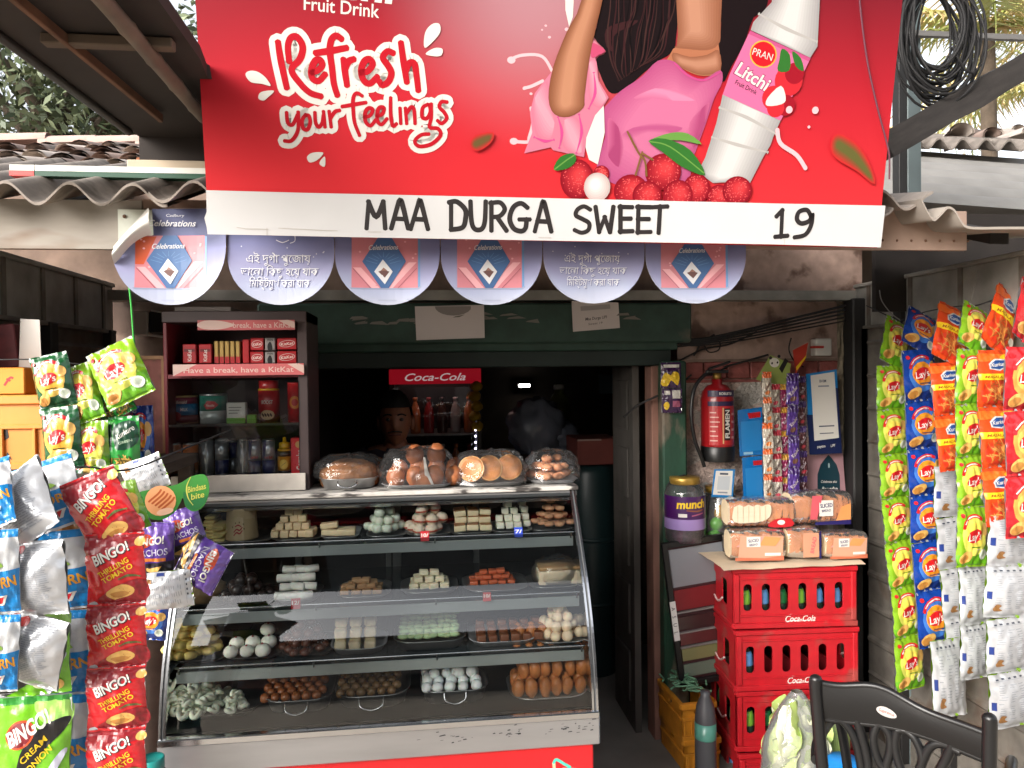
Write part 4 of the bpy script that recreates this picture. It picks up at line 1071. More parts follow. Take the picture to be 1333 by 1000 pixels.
# ------------------------------------------------------------------ curved glass sweet counter
CX0, CX1, CY = -.705, .478, 2.047
CB = 2.68                                     # back of the counter
PROF = [(0, .645), (.010, .72), (.030, .80), (.062, .88), (.105, .96), (.155, 1.035), (.215, 1.115), (.30, 1.228)]
PR = [tuple(q) for q in cat([V(p) for p in PROF], 5)]
CT = 1.236                                    # top of the counter
case = thing('display_counter', 'steel and curved glass sweet counter full of sweets on a red base', 'counter', (CX0, CY, 0))
CW, CD = CX1 - CX0, CB - CY
redb = M('red_enamel', (196, 28, 34), .35, var=.06, vs_=3, bump=.04)
scr = M('scratched_steel', (168, 168, 170), .3, metal=.75, var=.07, vs_=12, stretch=(.3, 1, 2))
blk = M('dark_case_liner', (24, 25, 26), .35, var=.2)
b = MB(); b.span((.01, .012, .05), (CW - .012, CD, .545), redb, .004); b.build('base', case)
b = MB(); b.span((-.004, -.006, .548), (CW + .004, CD, .632), scr, .004); b.span((-.002, -.012, .625), (CW + .002, .012, .645), chrome, .003); band = b.build('steel_band', case)
b = MB()                                       # rubbed sticker marks on the band
pr = Print(b, lambda x, y, h: (x, -.0062 - h, y), None, .00002, .0002)
mk = M('sticker_residue', (46, 46, 48), .8); rn = random.Random(2)
for cx in (.765, .93, 1.06, 1.15):
    for k in range(13):
        x, z = cx + rn.gauss(0, .025), .600 + rn.gauss(0, .010); w_, h_ = rn.uniform(.004, .014), rn.uniform(.0012, .004)
        pr.poly([(x, z), (x + w_, z + .001), (x + w_ * .8, z + h_), (x + .001, z + h_ * .7)], mk)
b.build('sticker_mark', band)
b = MB(); pr = Print(b, lambda x, y, h: (x, .0118 - h, y), None, .00003, .0004)   # pictures on the red base
tl_, tl2, bg_ = ink('teal', (34, 150, 138)), ink('teal_light', (80, 190, 170)), ink('beige', (206, 184, 150))
for cx, cz in ((1.09, .5), (.42, .46)):
    pr.stroke([(cx - .032, cz - .06), (cx - .033, cz - .02), (cx - .034, cz - .004)], .009, bg_); pr.stroke([(cx - .034, cz - .002), (cx - .026, cz + .006), (cx - .004, cz - .008), (cx + .012, cz - .018)], .008, tl2)
    pr.poly([(cx - .01, cz - .018), (cx + .03, cz - .022), (cx + .03, cz - .06), (cx - .008, cz - .06)], tl_)
pr.ell(.905, .476, .026, .012, tl_); pr.rect(.88, .40, .93, .476, tl_)
b.build('base_picture', case)
# shell: dark back, top, end panels
b = MB(); b.span((.01, CD - .02, .645), (CW - .01, CD, CT - .02), blk)
for px in (388, 500, 516, 620, 728, 740): pass
b.build('back_panel', case)
for px, wd in ((388, .02), (505, .018), (516, .03), (619, .02), (727, .018), (738, .016)):
    x = P(px, 660, CB - .03).x - CX0
    MB().span((x - wd / 2, CD - .045, .645), (x + wd / 2, CD - .021, CT - .02), M('grey_upright', (142, 144, 144), .5, metal=.3), .002).build('upright', case)
b = MB()
for k in range(14): b.span((.01 + .0, .02, .645), (.012, .021, .646), blk)
b = MB(); b.span((.006, .02, .642), (CW - .006, CD, .648), M('case_floor', (36, 38, 40), .3, metal=.3), 0); b.build('floor_plate', case)
b = MB(); b.span((-.006, .292, CT - .034), (CW + .006, CD + .004, CT - .016), scr, .003); b.span((-.010, .286, CT - .014), (CW + .010, CD + .006, CT), M('chipped_white_top', (190, 186, 180), .55, var=.15, vs_=22, c2=(58, 54, 52), thr=.58, det=8, stretch=(.5, 1, 2)), .002)
b.span((-.004, .284, CT - .046), (CW + .004, .300, CT - .036), chrome, .002); b.build('top', case)
# bent glass
b = MB(); b.grid(lambda a, c: (.018 + (CW - .036) * a, PR[min(int(c * (len(PR) - 1)), len(PR) - 1)][0] + .002, PR[min(int(c * (len(PR) - 1)), len(PR) - 1)][1]), 1, len(PR) - 1, clear_glass); b.build('curved_glass', case)
def strip_along(mb, x0, x1, off0, off1, mat):
    n = len(PR); vs_ = []
    for v, z in PR: vs_ += [(x0, v + off0, z), (x1, v + off0, z), (x1, v + off1, z), (x0, v + off1, z)]
    fs = []
    for i in range(n - 1):
        for k in range(4): fs.append((i * 4 + k, i * 4 + (k + 1) % 4, (i + 1) * 4 + (k + 1) % 4, (i + 1) * 4 + k))
    mb.add(vs_, fs + [(3, 2, 1, 0), tuple(4 * (n - 1) + k for k in range(4))], mat)
for x0 in (0, CW - .018):
    b = MB(); strip_along(b, x0, x0 + .006, -.004, .008, chrome); strip_along(b, x0 + .012, x0 + .018, -.004, .008, chrome); strip_along(b, x0 + .006, x0 + .012, .0, .006, M('grey_rubber', (92, 94, 96), .5)); b.build('end_rib', case)
    b = MB(); pts = [(v + .009, z) for v, z in PR] + [(CD - .01, CT - .04), (CD - .01, .648)]
    b.prism([(p[0], p[1]) for p in pts], -.002, .002, clear_glass, mx=Matrix(((0, 1, 0, x0 + .009), (1, 0, 0, 0), (0, 0, 1, 0), (0, 0, 0, 1)))); b.build('end_glass', case)
# shelves
SH = {}
for nm, (px, py, Y) in {'a': (745, 698, 2.27), 'b': (757, 776, 2.185), 'c': (762, 846, 2.125)}.items():
    z = P(px, py, Y).z; SH[nm] = (Y, z)
    b = MB(); b.span((.022, Y - CY, z - .030), (CW - .022, Y - CY + .006, z), M('shelf_lip', (156, 164, 164), .4, metal=.5, var=.1), .001)
    b.span((.022, Y - CY + .007, z - .008), (CW - .022, CD - .046, z - .002), M('shelf_glass_tray', (66, 72, 74), .15, metal=.2), 0)
    s_ = b.build('shelf', case)
    b = MB(); b.tube([(.02, Y - CY - .004, z + .014), (CW - .02, Y - CY - .004, z + .014)], .003, chrome, 8)
    for x in (.03, CW * .33, CW * .62, CW - .03): b.tube([(x, Y - CY - .002, z - .004), (x, Y - CY - .004, z + .014)], .0025, chrome, 6)
    b.build('rail', s_)
SH['d'] = (2.075, .648)

# ------------------------------------------------------------------ trays and sweets
def tray(name, label, px0, px1, sh, dY=.05, depth=.17, h=.028, mat=None, handle=False, dark=False):
    Y0, z0 = SH[sh]; Y = Y0 + dY
    x0, x1 = P(px0, 700, Y).x, P(px1, 700, Y).x
    mat = mat or steel
    t = thing(name, label, 'tray', ((x0 + x1) / 2, Y + depth / 2, z0 + .001))
    w_ = x1 - x0
    b = MB(); n = 32
    def ring(sx, sy, z): return [V((q[0], q[1], z)) for q in rrect(-sx / 2, -sy / 2, sx / 2, sy / 2, min(sx, sy) * .3, 5)]
    rings = [ring(w_ * .86, depth * .84, 0), ring(w_ * .97, depth * .97, h * .9), ring(w_ * 1.02, depth * 1.03, h), ring(w_ * .95, depth * .95, h * .96), ring(w_ * .84, depth * .82, .004)]
    m = len(rings[0]); vs_ = [p for r in rings for p in r]
    fs = [(i * m + k, i * m + (k + 1) % m, (i + 1) * m + (k + 1) % m, (i + 1) * m + k) for i in range(4) for k in range(m)] + [tuple(range(m))[::-1], tuple(range(4 * m, 5 * m))]
    b.add(vs_, fs, mat, True); b.build('pan', t)
    if handle:
        b = MB(); b.tube(cat([(-w_ * .16, -depth * .5, h * .86), (-w_ * .14, -depth * .56, h * .45), (0, -depth * .57, h * .2), (w_ * .14, -depth * .56, h * .45), (w_ * .16, -depth * .5, h * .86)], 5), .0026, chrome, 8); b.build('handle', t)
    return t, x0, x1, Y, z0 + .006
def sm(name, c, **k): return M('sweet_' + name, c, **{**dict(rough=.6, var=.12, vs_=30, bump=.25, bs=70, sss=.15), **k})
def lumpy(seed, amp=.08, f=2.):
    return lambda d: 1 + amp * noise.noise(d * f + V((seed, 0, 0)))
def pile(proto, spots, label, group, jr=.25, catg='sweet'):
    first = True
    tag(proto, label, catg, group)
    for i, (p, rz) in enumerate(spots):
        o = proto if first else dup(proto, tree=[])
        first = False
        o.location = p
        k_ = random.uniform(.93, 1.07); o.scale = (k_, k_, k_ * random.uniform(.95, 1.04))
        o.rotation_euler = (random.uniform(-.09, .09), random.uniform(-.09, .09), rz + random.uniform(-jr, jr))
def pyramid(cx, cy, z, nx, ny, nz, dx, dy, dz, jit=.003, shrink=1):
    o = []
    for k in range(nz):
        a, c = nx - k * shrink, max(1, ny - k)
        if a < 1: break
        for i in range(a):
            for j in range(c):
                o.append((V((cx + (i - (a - 1) / 2) * dx + random.uniform(-jit, jit), cy + (j - (c - 1) / 2) * dy + random.uniform(-jit, jit), z + k * dz)), 0))
    return o
def heap(cx, cy, z, rx, ry, hgt, r, n, lay=.8):
    """round pieces heaped in layers"""
    o = []
    k = 0
    while k * r * 1.5 <= hgt:
        f = 1 - k * r * 1.5 / (hgt + r * 1.2)
        ax, ay = rx * f, ry * f
        yy = -ay
        row = 0
        while yy <= ay + 1e-6:
            half = ax * sqrt(max(0, 1 - (yy / (ay + r * .3)) ** 2)) if ay > r else ax
            xx = -half + (r if row % 2 else 0) * .7
            while xx <= half + 1e-6:
                if k == 0 or True:
                    o.append((V((cx + xx + random.uniform(-.12, .12) * r, cy + yy + random.uniform(-.12, .12) * r, z + r * .8 + k * r * 1.5)), random.uniform(0, 6)))
                xx += r * 2.02
            yy += r * 1.8; row += 1
        k += 1
    # keep what shows: front, top and ends
    return o
def rb(name, d, mat, bev=.003, seg=2):
    return MB().box((0, 0, d[2] / 2), d, mat, bev, seg=seg).build(name)
def rball(name, r, mat, seed=0, amp=.06, sq=1.0): return MB().ball((0, 0, 0), (r, r, r * sq), mat, 14, 9, fn=lumpy(seed, amp)).build(name)
# --- top shelf
Y, z = SH['a']; yc = Y + .13
def xx(px, dy=.12, sh='a'): return P(px, 700, SH[sh][0] + dy).x
t, *_ = tray('flat_tray', 'flat steel tray under the yellow slices at the left of the top shelf', 262, 352, 'a', h=.01)
pile(rb('sweet_slice', (.034, .07, .0085), sm('yellow_slice', (206, 186, 120))), [(V((xx(276) + random.uniform(-.003, .003), yc + .02 * j, z + .012 + .0100 * k)), 0) for k in range(7) for j in (0,)] + [(V((xx(291) + random.uniform(-.003, .003), yc - .035, z + .012 + .0100 * k)), 0) for k in range(5)],
     'flat yellow slice stacked at the left end of the top shelf', 'yellow slices on the top shelf', .12)
tub = thing('paper_tub', 'beige tub printed with a red swirl on the top shelf', 'tub', (xx(317), yc - .03, z + .012))
b = MB(); b.lathe([(.047, 0), (.049, .004), (.042, .088), (.0425, .094), (.039, .094), (.037, .086)], M('tub_card', (196, 172, 132), .6, var=.06), 28); b.build('cup', tub)
MB().lathe([(.0, .079), (.037, .08)], M('sweet_curd', (190, 150, 110), .5), 20).build('filling', tub)
b = MB()
def cyl(r0, r1, h_):
    def f(x, y, h): 
        r = r0 + (r1 - r0) * y / h_ + h; a = x / r0
        return (r * sin(a), -r * cos(a), y)
    return f
pr = Print(b, cyl(.0487, .0425, .088), (.008, .02), .00005, .0004)
rd = ink('swirl_red', (176, 40, 44))
for pts in ([(-.012, .028), (-.004, .036), (.004, .032), (.012, .040)], [(-.012, .018), (-.004, .026), (.004, .022), (.012, .030)], [(-.008, .044), (0, .048), (.008, .044)]): pr.stroke(pts, .0045, rd, 4, .4)
for x, y in ((-.018, .042), (-.008, .054), (.004, .056), (.016, .050), (.018, .036)): pr.ell(x, y, .002, .003, ink('swirl_olive', (120, 110, 50)), 0, 8)
b.build('swirl_print', tub)
t, *_ = tray('flat_tray', 'flat steel tray under the pyramid of beige cubes on the top shelf', 350, 418, 'a', h=.01)
pile(rb('milk_cube', (.024, .026, .021), sm('beige_cube', (212, 190, 152))), pyramid(xx(384), yc - .02, z + .012, 5, 3, 4, .026, .028, .0212), 'beige milk cube in the tall pyramid on the top shelf', 'beige cubes piled on the top shelf', .12)
t, *_ = tray('foil_tray', 'low tray of two beige slabs beside the cube pyramid', 416, 466, 'a', h=.012, mat=silver)
pile(rb('cream_slab', (.055, .05, .018), sm('beige_slab', (216, 196, 158))), [(V((xx(432), yc - .03, z + .012)), 0), (V((xx(452), yc - .03, z + .012)), 0), (V((xx(430), yc - .02, z + .031)), 0)], 'beige slab on the low tray beside the cube pyramid', 'beige slabs on the top shelf', .08)
t, *_ = tray('flat_tray', 'flat steel tray under the pale translucent sweets', 476, 528, 'a', h=.01)
pile(MB().lathe([(.013, 0), (.016, .006), (.016, .016), (.012, .022), (.0, .023)], sm('translucent', (216, 226, 208), rough=.3, bump=.1), 12).build('pale_petha'), heap(xx(502), yc - .01, z + .006, .054, .045, .078, .0155, 0), 'pale translucent sweet heaped left of the white balls', 'translucent sweets on the top shelf')
t, *_ = tray('flat_tray', 'flat steel tray under the white balls with red syrup', 528, 588, 'a', h=.01)
wb = MB().ball((0, 0, 0), (.019, .019, .017), sm('cream_ball', (226, 208, 186)), 14, 9, fn=lumpy(2, .05)).lathe([(.0185, -.006), (.0197, -.003), (.0185, .0)], sm('red_syrup', (186, 82, 60), rough=.3), 14).build('syrup_ball')
pile(wb, heap(xx(557), yc - .015, z + .008, .060, .046, .086, .0185, 0), 'cream ball with a red syrup ring behind the red price tag', 'syrup balls on the top shelf')
t, *_ = tray('flat_tray', 'flat steel tray under the cream slabs with brown tops', 586, 644, 'a', h=.01)
bs_ = MB().box((0, 0, .009), (.036, .05, .018), sm('cream_slab', (222, 208, 172)), .003, seg=2).box((0, 0, .0195), (.033, .047, .003), sm('brown_top', (142, 96, 54)), .001).build('topped_slab')
pile(bs_, pyramid(xx(615), yc - .01, z + .012, 3, 2, 3, .039, .054, .0215, .002, 0), 'cream slab with a browned top on the top shelf', 'brown topped slabs on the top shelf', .08)
t, *_ = tray('flat_tray', 'flat steel tray under the white cubes with the blue tag', 640, 696, 'a', h=.01)
pile(rb('white_cube', (.024, .026, .02), sm('white_cube', (228, 226, 208))), pyramid(xx(662), yc - .02, z + .012, 3, 2, 2, .027, .029, .021, .003, 0) + [(V((xx(658) + .027 * i, yc - .01, z + .055)), 0) for i in range(2)] + [(V((xx(661), yc - .01, z + .076)), 0)] + [(V((xx(686) - .004 * k, yc - .01 + .01 * k, z + .012 + .021 * k)), 0) for k in range(4)], 'white cube stacked behind the blue price tag', 'white cubes on the top shelf', .2)
t, *_ = tray('flat_tray', 'flat steel tray under the brown lozenges at the right end', 690, 748, 'a', h=.01)
pile(MB().lathe([(.0, .0), (.013, .001), (.016, .006), (.014, .0125), (.0, .014)], sm('brown_lozenge', (190, 142, 108)), 12).build('brown_lozenge'), heap(xx(721), yc - .01, z + .006, .058, .05, .084, .0155, 0), 'brown round lozenge stacked at the right end of the top shelf', 'brown lozenges on the top shelf')
def price(label, px, py, Y, c, s, w_=.026, h_=.03):
    p = P(px, py, Y); t = thing('price_tag', label, 'price tag', (p.x, p.y, p.z), (radians(-12), 0, 0))
    b = MB().box((0, 0, 0), (w_, .0012, h_), ink('tag_' + label[:4], c), .0004); pr = Print(b, lambda x, y, h: (x, -.0006 - h, y), None, .00003, .0002)
    b.build('card', t)
    b = MB(); pr = Print(b, lambda x, y, h: (x, -.0006 - h, y), None, .00003, .0003); pr.text(s, 0, .003, h_ * .36, ink('white', (226, 222, 214)), 0, .02, 0, w_ * .8); b.build('price', t)
price('red price tag on the rail before the syrup balls', 553, 698, SH['a'][0] - .012, (176, 26, 40), '10/')
price('blue price tag on the rail before the white cubes', 675, 693, SH['a'][0] - .012, (36, 64, 176), '7/')
# --- second shelf
Y, z = SH['b']
def yb(d): return SH['b'][0] + d
o = MB().ball((0, 0, .02), (.075, .06, .045), sm('crumbly_brown', (150, 122, 88), bump=.9, bs=45), 28, 16, fn=lambda d: 1 + .22 * noise.noise(d * 5) + .1 * noise.noise(d * 13)).build('sweet_mound', loc=(xx(258, .13, 'b'), yb(.13), z + .012)); tag(o, 'crumbly brown mound at the left of the second shelf', 'sweet')
tray('flat_tray', 'dark tray under the brown mound on the second shelf', 226, 292, 'b', h=.012, mat=blk)
tray('flat_tray', 'dark tray under the black sweets on the second shelf', 292, 354, 'b', h=.012, mat=blk)
pile(rball('dark_sweet', .016, sm('very_dark', (40, 28, 26), rough=.3), 3), heap(xx(322, .12, 'b'), yb(.11), z + .008, .066, .055, .07, .016, 0), 'blackish glossy sweet on the second shelf', 'black sweets on the second shelf')
tray('flat_tray', 'steel tray under the white rolls on the second shelf', 354, 412, 'b', h=.012)
roll = MB().tube([(-.022, 0, .012), (-.02, 0, .012), (.02, 0, .012), (.022, 0, .012)], [.009, .012, .012, .009], sm('white_roll', (224, 222, 214)), 12).build('white_roll')
pile(roll, [(V((xx(368 + 15 * i + (4 if k % 2 else 0), .09, 'b'), yb(.06 + .028 * k), z + .012 + .019 * k)), 0) for k in range(4) for i in range(3)], 'white milk roll behind the red 12 price tag', 'white rolls on the second shelf', .3)
price('red price tag lettered 12 on the second shelf rail', 385, 786, yb(-.012), (168, 22, 40), '12/')
price('small red price tag at the right of the second shelf rail', 634, 777, yb(-.012), (186, 60, 60), '10/', .024, .026)
tray('flat_tray', 'steel tray under the wrapped pale cakes on the second shelf', 690, 758, 'b', .06, .16, h=.012)
wr = thing('wrapped_cake', 'pale layered cake wrapped in clear film at the right of the second shelf', 'cake', (xx(724, .12, 'b'), yb(.13), z + .012))
b = MB(); b.box((0, 0, .022), (.125, .10, .044), sm('pale_cake', (212, 196, 168)), .006, seg=2); b.box((0, 0, .05), (.12, .095, .012), sm('crumb_top', (166, 132, 90), bump=.8), .004, seg=2); b.build('cake', wr)
b = MB(); b.ball((0, 0, .03), (.080, .066, .055), clear_film, 24, 14, fn=lambda d: 1 + .12 * noise.noise(d * 4)); b.build('film_wrap', wr)
pile(rb('toffee_square', (.026, .026, .012), sm('orange_toffee', (176, 86, 52), rough=.35)), pyramid(xx(640, .15, 'b'), yb(.16), z + .012, 5, 3, 3, .028, .028, .013), 'orange red square behind the glass of the second shelf', 'orange squares on the second shelf', .2)
tray('flat_tray', 'steel tray under the orange squares on the second shelf', 604, 690, 'b', .06, .2, h=.01)
pile(rb('ivory_square', (.028, .028, .016), sm('ivory_square', (218, 208, 180))), pyramid(xx(558, .13, 'b'), yb(.14), z + .014, 4, 3, 3, .031, .031, .0165), 'ivory square piled in the middle tray of the second shelf', 'ivory squares on the second shelf', .15)
tray('flat_tray', 'steel tray under the ivory squares on the second shelf', 520, 596, 'b', .06, .18, h=.014)
pile(rb('caramel_square', (.028, .028, .014), sm('caramel', (168, 130, 92))), pyramid(xx(470, .12, 'b'), yb(.12), z + .012, 4, 3, 3, .031, .031, .013), 'tan caramel square in the middle of the second shelf', 'caramel squares on the second shelf', .2)
tray('flat_tray', 'steel tray under the caramel squares', 436, 506, 'b', .06, .18, h=.01)
# --- third shelf
Y, z = SH['c']
def yd(d): return SH['c'][0] + d
def xc(px, d=.1): return P(px, 800, yd(d)).x
tray('flat_tray', 'dark tray under the yellow rounds on the third shelf', 216, 288, 'c', .05, .19, h=.012, mat=blk)
pile(MB().lathe([(.0, -.009), (.016, -.008), (.0195, -.002), (.0195, .003), (.015, .009), (.0, .0095)], sm('yellow_round', (222, 198, 118)), 14).build('yellow_round'), heap(xc(251), yd(.12), z + .012, .075, .06, .085, .0165, 0), 'yellow round sweet heaped at the left of the third shelf', 'yellow rounds on the third shelf')
tray('flat_tray', 'dark tray under the white balls with red dots', 284, 362, 'c', .05, .17, h=.012, mat=blk)
dot = MB().ball((0, 0, 0), (.0215, .0215, .0185), sm('white_ball', (226, 226, 214)), 16, 10).ball((0, -.004, .0185), .0035, M('cherry', (128, 24, 28), .3), 8, 5).build('dotted_ball')
pile(dot, [(V((xc(299 + 21 * i, .07), yd(.075), z + .024)), 0) for i in range(3)] + [(V((xc(307 + 21 * i, .11), yd(.115), z + .034)), 0) for i in range(3)] + [(V((xc(347, .13), yd(.145), z + .060)), 0)], 'white ball topped with a red dot on the third shelf', 'red dotted balls on the third shelf', .05)
tray('flat_tray', 'dark tray under the chocolate sweets with silver flecks', 362, 430, 'c', .05, .19, h=.012, mat=blk)
fl = MB().ball((0, 0, 0), (.015, .015, .012), sm('chocolate', (86, 48, 36), rough=.35), 12, 8, fn=lumpy(5, .2, 3))
for k in range(3):
    d = V((random.uniform(-1, 1), random.uniform(-1, .2), random.uniform(0, 1))).normalized() * .0145; fl.add([d, d + V((.006, 0, .001)), d + V((.004, 0, .004))], [(0, 1, 2)], silver)
pile(fl.build('chocolate_sweet'), heap(xc(396), yd(.12), z + .006, .062, .06, .085, .0145, 0), 'dark chocolate sweet flecked with silver leaf', 'chocolate sweets on the third shelf')
tray('tall_tray', 'foil tray holding the cream blocks on the third shelf', 426, 500, 'c', .05, .17, h=.02, mat=silver)
pile(rb('cream_block', (.033, .04, .026), sm('cream_block', (226, 210, 176)), .007, 3), [(V((xc(442 + 19.5 * i, .08), yd(.085 + .02 * k), z + .012 + .027 * k)), 0) for k in range(3) for i in range(3)] + [(V((xc(446 + 18 * i, .15), yd(.165), z + .085)), 0) for i in range(3)], 'large cream block stacked three high on the third shelf', 'cream blocks on the third shelf', .05)
tray('deep_tray', 'deep steel tray of green sweets on the third shelf', 510, 606, 'c', .05, .18, h=.03)
gs = MB().ball((0, 0, 0), (.017, .011, .009), sm('green', (162, 186, 140)), 12, 7, fn=lumpy(8, .1)).build('green_sweet')
pile(gs, [(V((xc(527 + 9.2 * i + random.uniform(-2, 2), .14), yd(.09 + .022 * j), z + .034 + .006 * j + random.uniform(0, .004))), random.uniform(-.5, .5)) for i in range(8) for j in range(6)], 'pale green sweet in the deep tray', 'green sweets in the deep tray')
card = MB().box((0, 0, .018), (.066, .002, .036), paper('card_white', (206, 208, 208)), 0)
for k, px in enumerate((536, 572)):
    o = (MB().box((0, 0, .018), (.075 - .01 * k, .0015, .03), paper('card_white', (206, 208, 208)))).build('card', loc=(xc(px, .20), yd(.215), z + .062), rot=(radians(-24), 0, 0))
    tag(o, ['left white card standing behind the green sweets', 'right white card standing behind the green sweets'][k], 'card')
tray('foil_tray', 'foil tray of dark brown cubes on the third shelf', 610, 700, 'c', .05, .17, h=.018, mat=silver)
pile(rb('brown_cube', (.026, .03, .022), sm('brown_cube', (112, 66, 42), rough=.4), .004), [(V((xc(625 + 14.6 * i, .12), yd(.08 + .034 * j), z + .012 + .01 * j)), 0) for i in range(6) for j in range(3)], 'dark brown cube in the foil tray on the third shelf', 'brown cubes on the third shelf', .15)
tray('flat_tray', 'steel tray under the ivory balls at the right of the third shelf', 698, 766, 'c', .04, .18, h=.01)
pile(rball('ivory_ball', .0168, sm('ivory', (224, 202, 172)), 4), heap(xc(732), yd(.12), z + .008, .07, .06, .086, .0165, 0), 'ivory ball heaped at the right end of the third shelf', 'ivory balls on the third shelf')
# --- floor of the counter
def ye(d): return SH['d'][0] + d
def xe(px, d=.12): return P(px, 900, ye(d)).x
z = .655
tray('flat_tray', 'dark tray heaped with white rings at the bottom left', 218, 328, 'd', .04, .24, h=.02, mat=blk)
ringp = MB()
ringp.tube([(.0105 * cos(a), .0105 * sin(a), .004 * sin(a * 2)) for a in (2 * pi * k / 14 for k in range(14))], .0068, sm('white_ring', (222, 226, 206)), 8, closed=True)
pile(ringp.build('white_ring'), heap(xe(262, .12), ye(.13), z + .004, .085, .085, .06, .0165, 0) + heap(xe(312, .12), ye(.11), z + .004, .03, .05, .04, .0165, 0), 'small white ring sweet heaped on the dark tray', 'white rings on the bottom tray', .8)
for nm, lb, a, c_, hn in (('steel_pan', 'steel pan of syrupy orange brown balls on the counter floor', 336, 428, True), ('steel_pan', 'steel pan of glossy brown balls left of the ladle', 430, 530, True), ('steel_pan', 'steel pan of white balls with a ladle', 545, 634, True)):
    tray(nm, lb, a, c_, 'd', .05, .24 if a != 545 else .16, h=.042, handle=hn)
pile(rball('orange_ball', .0135, sm('gulab', (142, 82, 44), rough=.2, bump=.1), 6), [(V((xe(350 + 13.2 * i + (6 if j % 2 else 0), .14), ye(.085 + .025 * j), z + .034 + .004 * j)), 0) for i in range(6) for j in range(8)], 'orange brown syrup ball in the second pan', 'orange brown balls in the pan')
pile(rball('brown_ball', .0135, sm('pantua', (122, 92, 58), rough=.2, bump=.1), 7), [(V((xe(446 + 13 * i + (6 if j % 2 else 0), .14), ye(.085 + .025 * j), z + .034 + .005 * j)), 0) for i in range(6) for j in range(8)], 'glossy brown syrup ball in the pan left of the ladle', 'brown balls in the pan')
pile(rball('rasgulla', .0165, sm('rasgulla', (226, 230, 228), rough=.35), 9), [(V((xe(556 + 15.6 * i + random.uniform(-2, 2), .1), ye(.075 + .036 * j), z + .036 + random.uniform(0, .008))), 0) for i in range(5) for j in range(4)] + [(V((xe(566 + 16 * i, .12), ye(.12), z + .062)), 0) for i in range(4)] + [(V((xe(590, .12), ye(.13), z + .058)), 0)], 'white spongy ball in the pan with the ladle', 'white balls in the ladle pan')
ld = thing('ladle', 'steel ladle standing in the pan of white balls', 'ladle', (xe(594, .15), ye(.17), z + .07))
b = MB(); b.ball((0, 0, 0), (.022, .022, .016), chrome, 16, 10); b.build('bowl', ld)
b = MB(); b.tube([(0, .012, .01), (-.012, .06, .07), (-.03, .12, .14)], .006, M('ladle_handle', (58, 60, 62), .35, metal=.6), 8); b.build('handle', ld)
o = MB().box((0, 0, 0), (.16, .002, .05), paper('card_white', (206, 208, 208))).build('card', loc=(xe(578, .3), ye(.33), z + .115), rot=(radians(-10), 0, 0)); tag(o, 'wide white card behind the ladle', 'card')
o = MB().span((0, 0, 0), (.2, .02, .02), M('tube_steel', (150, 152, 146), .4, metal=.5), .004).build('crossbar', loc=(xe(262, .4), ye(.42), z + .10)); tag(o, 'grey bar behind the heap of white rings', 'bar')
tray('flat_tray', 'flat steel tray under the fried brown pastries', 664, 766, 'd', .035, .2, h=.01)
fp = MB().ball((0, 0, 0), (.017, .014, .030), sm('fried', (172, 106, 56), rough=.45, bump=.5, var=.3), 12, 10, fn=lambda d: (1.15 - .45 * max(0, d.z)) * (1 + .12 * noise.noise(d * 3)))
spots = []
for k in range(4):
    for j in range(4 if k == 0 else 2):
        for i in range(6 - (k == 3)): spots.append((V((xe(676 + 15.6 * i + (5 if k % 2 else 0), .08) + random.uniform(-.004, .004), ye(.065 + .03 * j + .027 * k), z + .030 + .043 * k)), random.uniform(0, 6)))
pile(fp.build('fried_pastry'), spots, 'pointed orange brown fried pastry stacked at the bottom right', 'fried pastries in the counter', 1.5)

# ------------------------------------------------------------------ pastries standing on the counter
TY = 2.42
def top_tray(label, px0, px1, Y=2.37, depth=.2, h=.02, handle=False, mat=None, rise=0):
    SH['t'] = (Y, CT + .0015)
    return tray('pastry_tray' if not handle else 'aluminium_pan', label, px0, px1, 't', 0, depth, h, mat or silver, handle)
def film(parent_loc, w_, d_, h_, label, peak=None, seed=0):
    def fn(d):
        k = 1 + .16 * noise.noise(d * 3.2 + V((seed, 0, 0))) + .05 * noise.noise(d * 9)
        return k
    b = MB()
    def g(a, c):
        t = pi / 2 * (1 - c); ang = 2 * pi * a
        ex = 2.6
        ca, sa = cos(ang), sin(ang)
        r = (abs(ca) ** ex + abs(sa) ** ex) ** (-1 / ex)
        rad = (cos(pi / 2 * c)) ** .45 if c < 1 else 0
        d = V((ca, sa, c * 2))
        k = 1 + .10 * noise.noise(d * 3 + V((seed, 0, 0))) + .05 * noise.noise(d * 8 + V((seed, 1, 0)))
        return V((ca * r * rad * w_ / 2 * k, sa * r * rad * d_ / 2 * k, h_ * (sin(pi / 2 * c) ** .9) * k))
    b.grid(g, 48, 16, clear_film)
    o = b.build('film_cover', loc=parent_loc); tag(o, label, 'plastic wrap'); return o
t, x0, x1, Y, zz = top_tray('aluminium pan of loose brown crumbs at the left of the counter top', 414, 492, 2.38, .2, .034, True, M('aluminium', (206, 206, 206), .35, metal=.7))
o = MB().ball((0, 0, 0), (.10, .095, .055), sm('brown_noodles', (150, 100, 60), bump=1.0, bs=90, var=.3), 30, 14, fn=lambda d: 1 + .1 * noise.noise(d * 6) + .06 * noise.noise(d * 20)).build('crumb_heap', loc=((x0 + x1) / 2, Y + .1, zz + .026)); tag(o, 'heap of loose brown fried crumbs in the aluminium pan', 'snack')
film(((x0 + x1) / 2, Y + .1, zz + .03), .235, .215, .066, 'clear wrap over the pan of brown crumbs', seed=1)
t, x0, x1, Y, zz = top_tray('white tray of brown buns wrapped in film', 497, 592, 2.35, .2, .012)
bun = MB().ball((0, 0, 0), (.03, .028, .034), sm('bun', (160, 96, 58), rough=.4, var=.2), 16, 10, fn=lumpy(3, .08)).build('brown_bun')
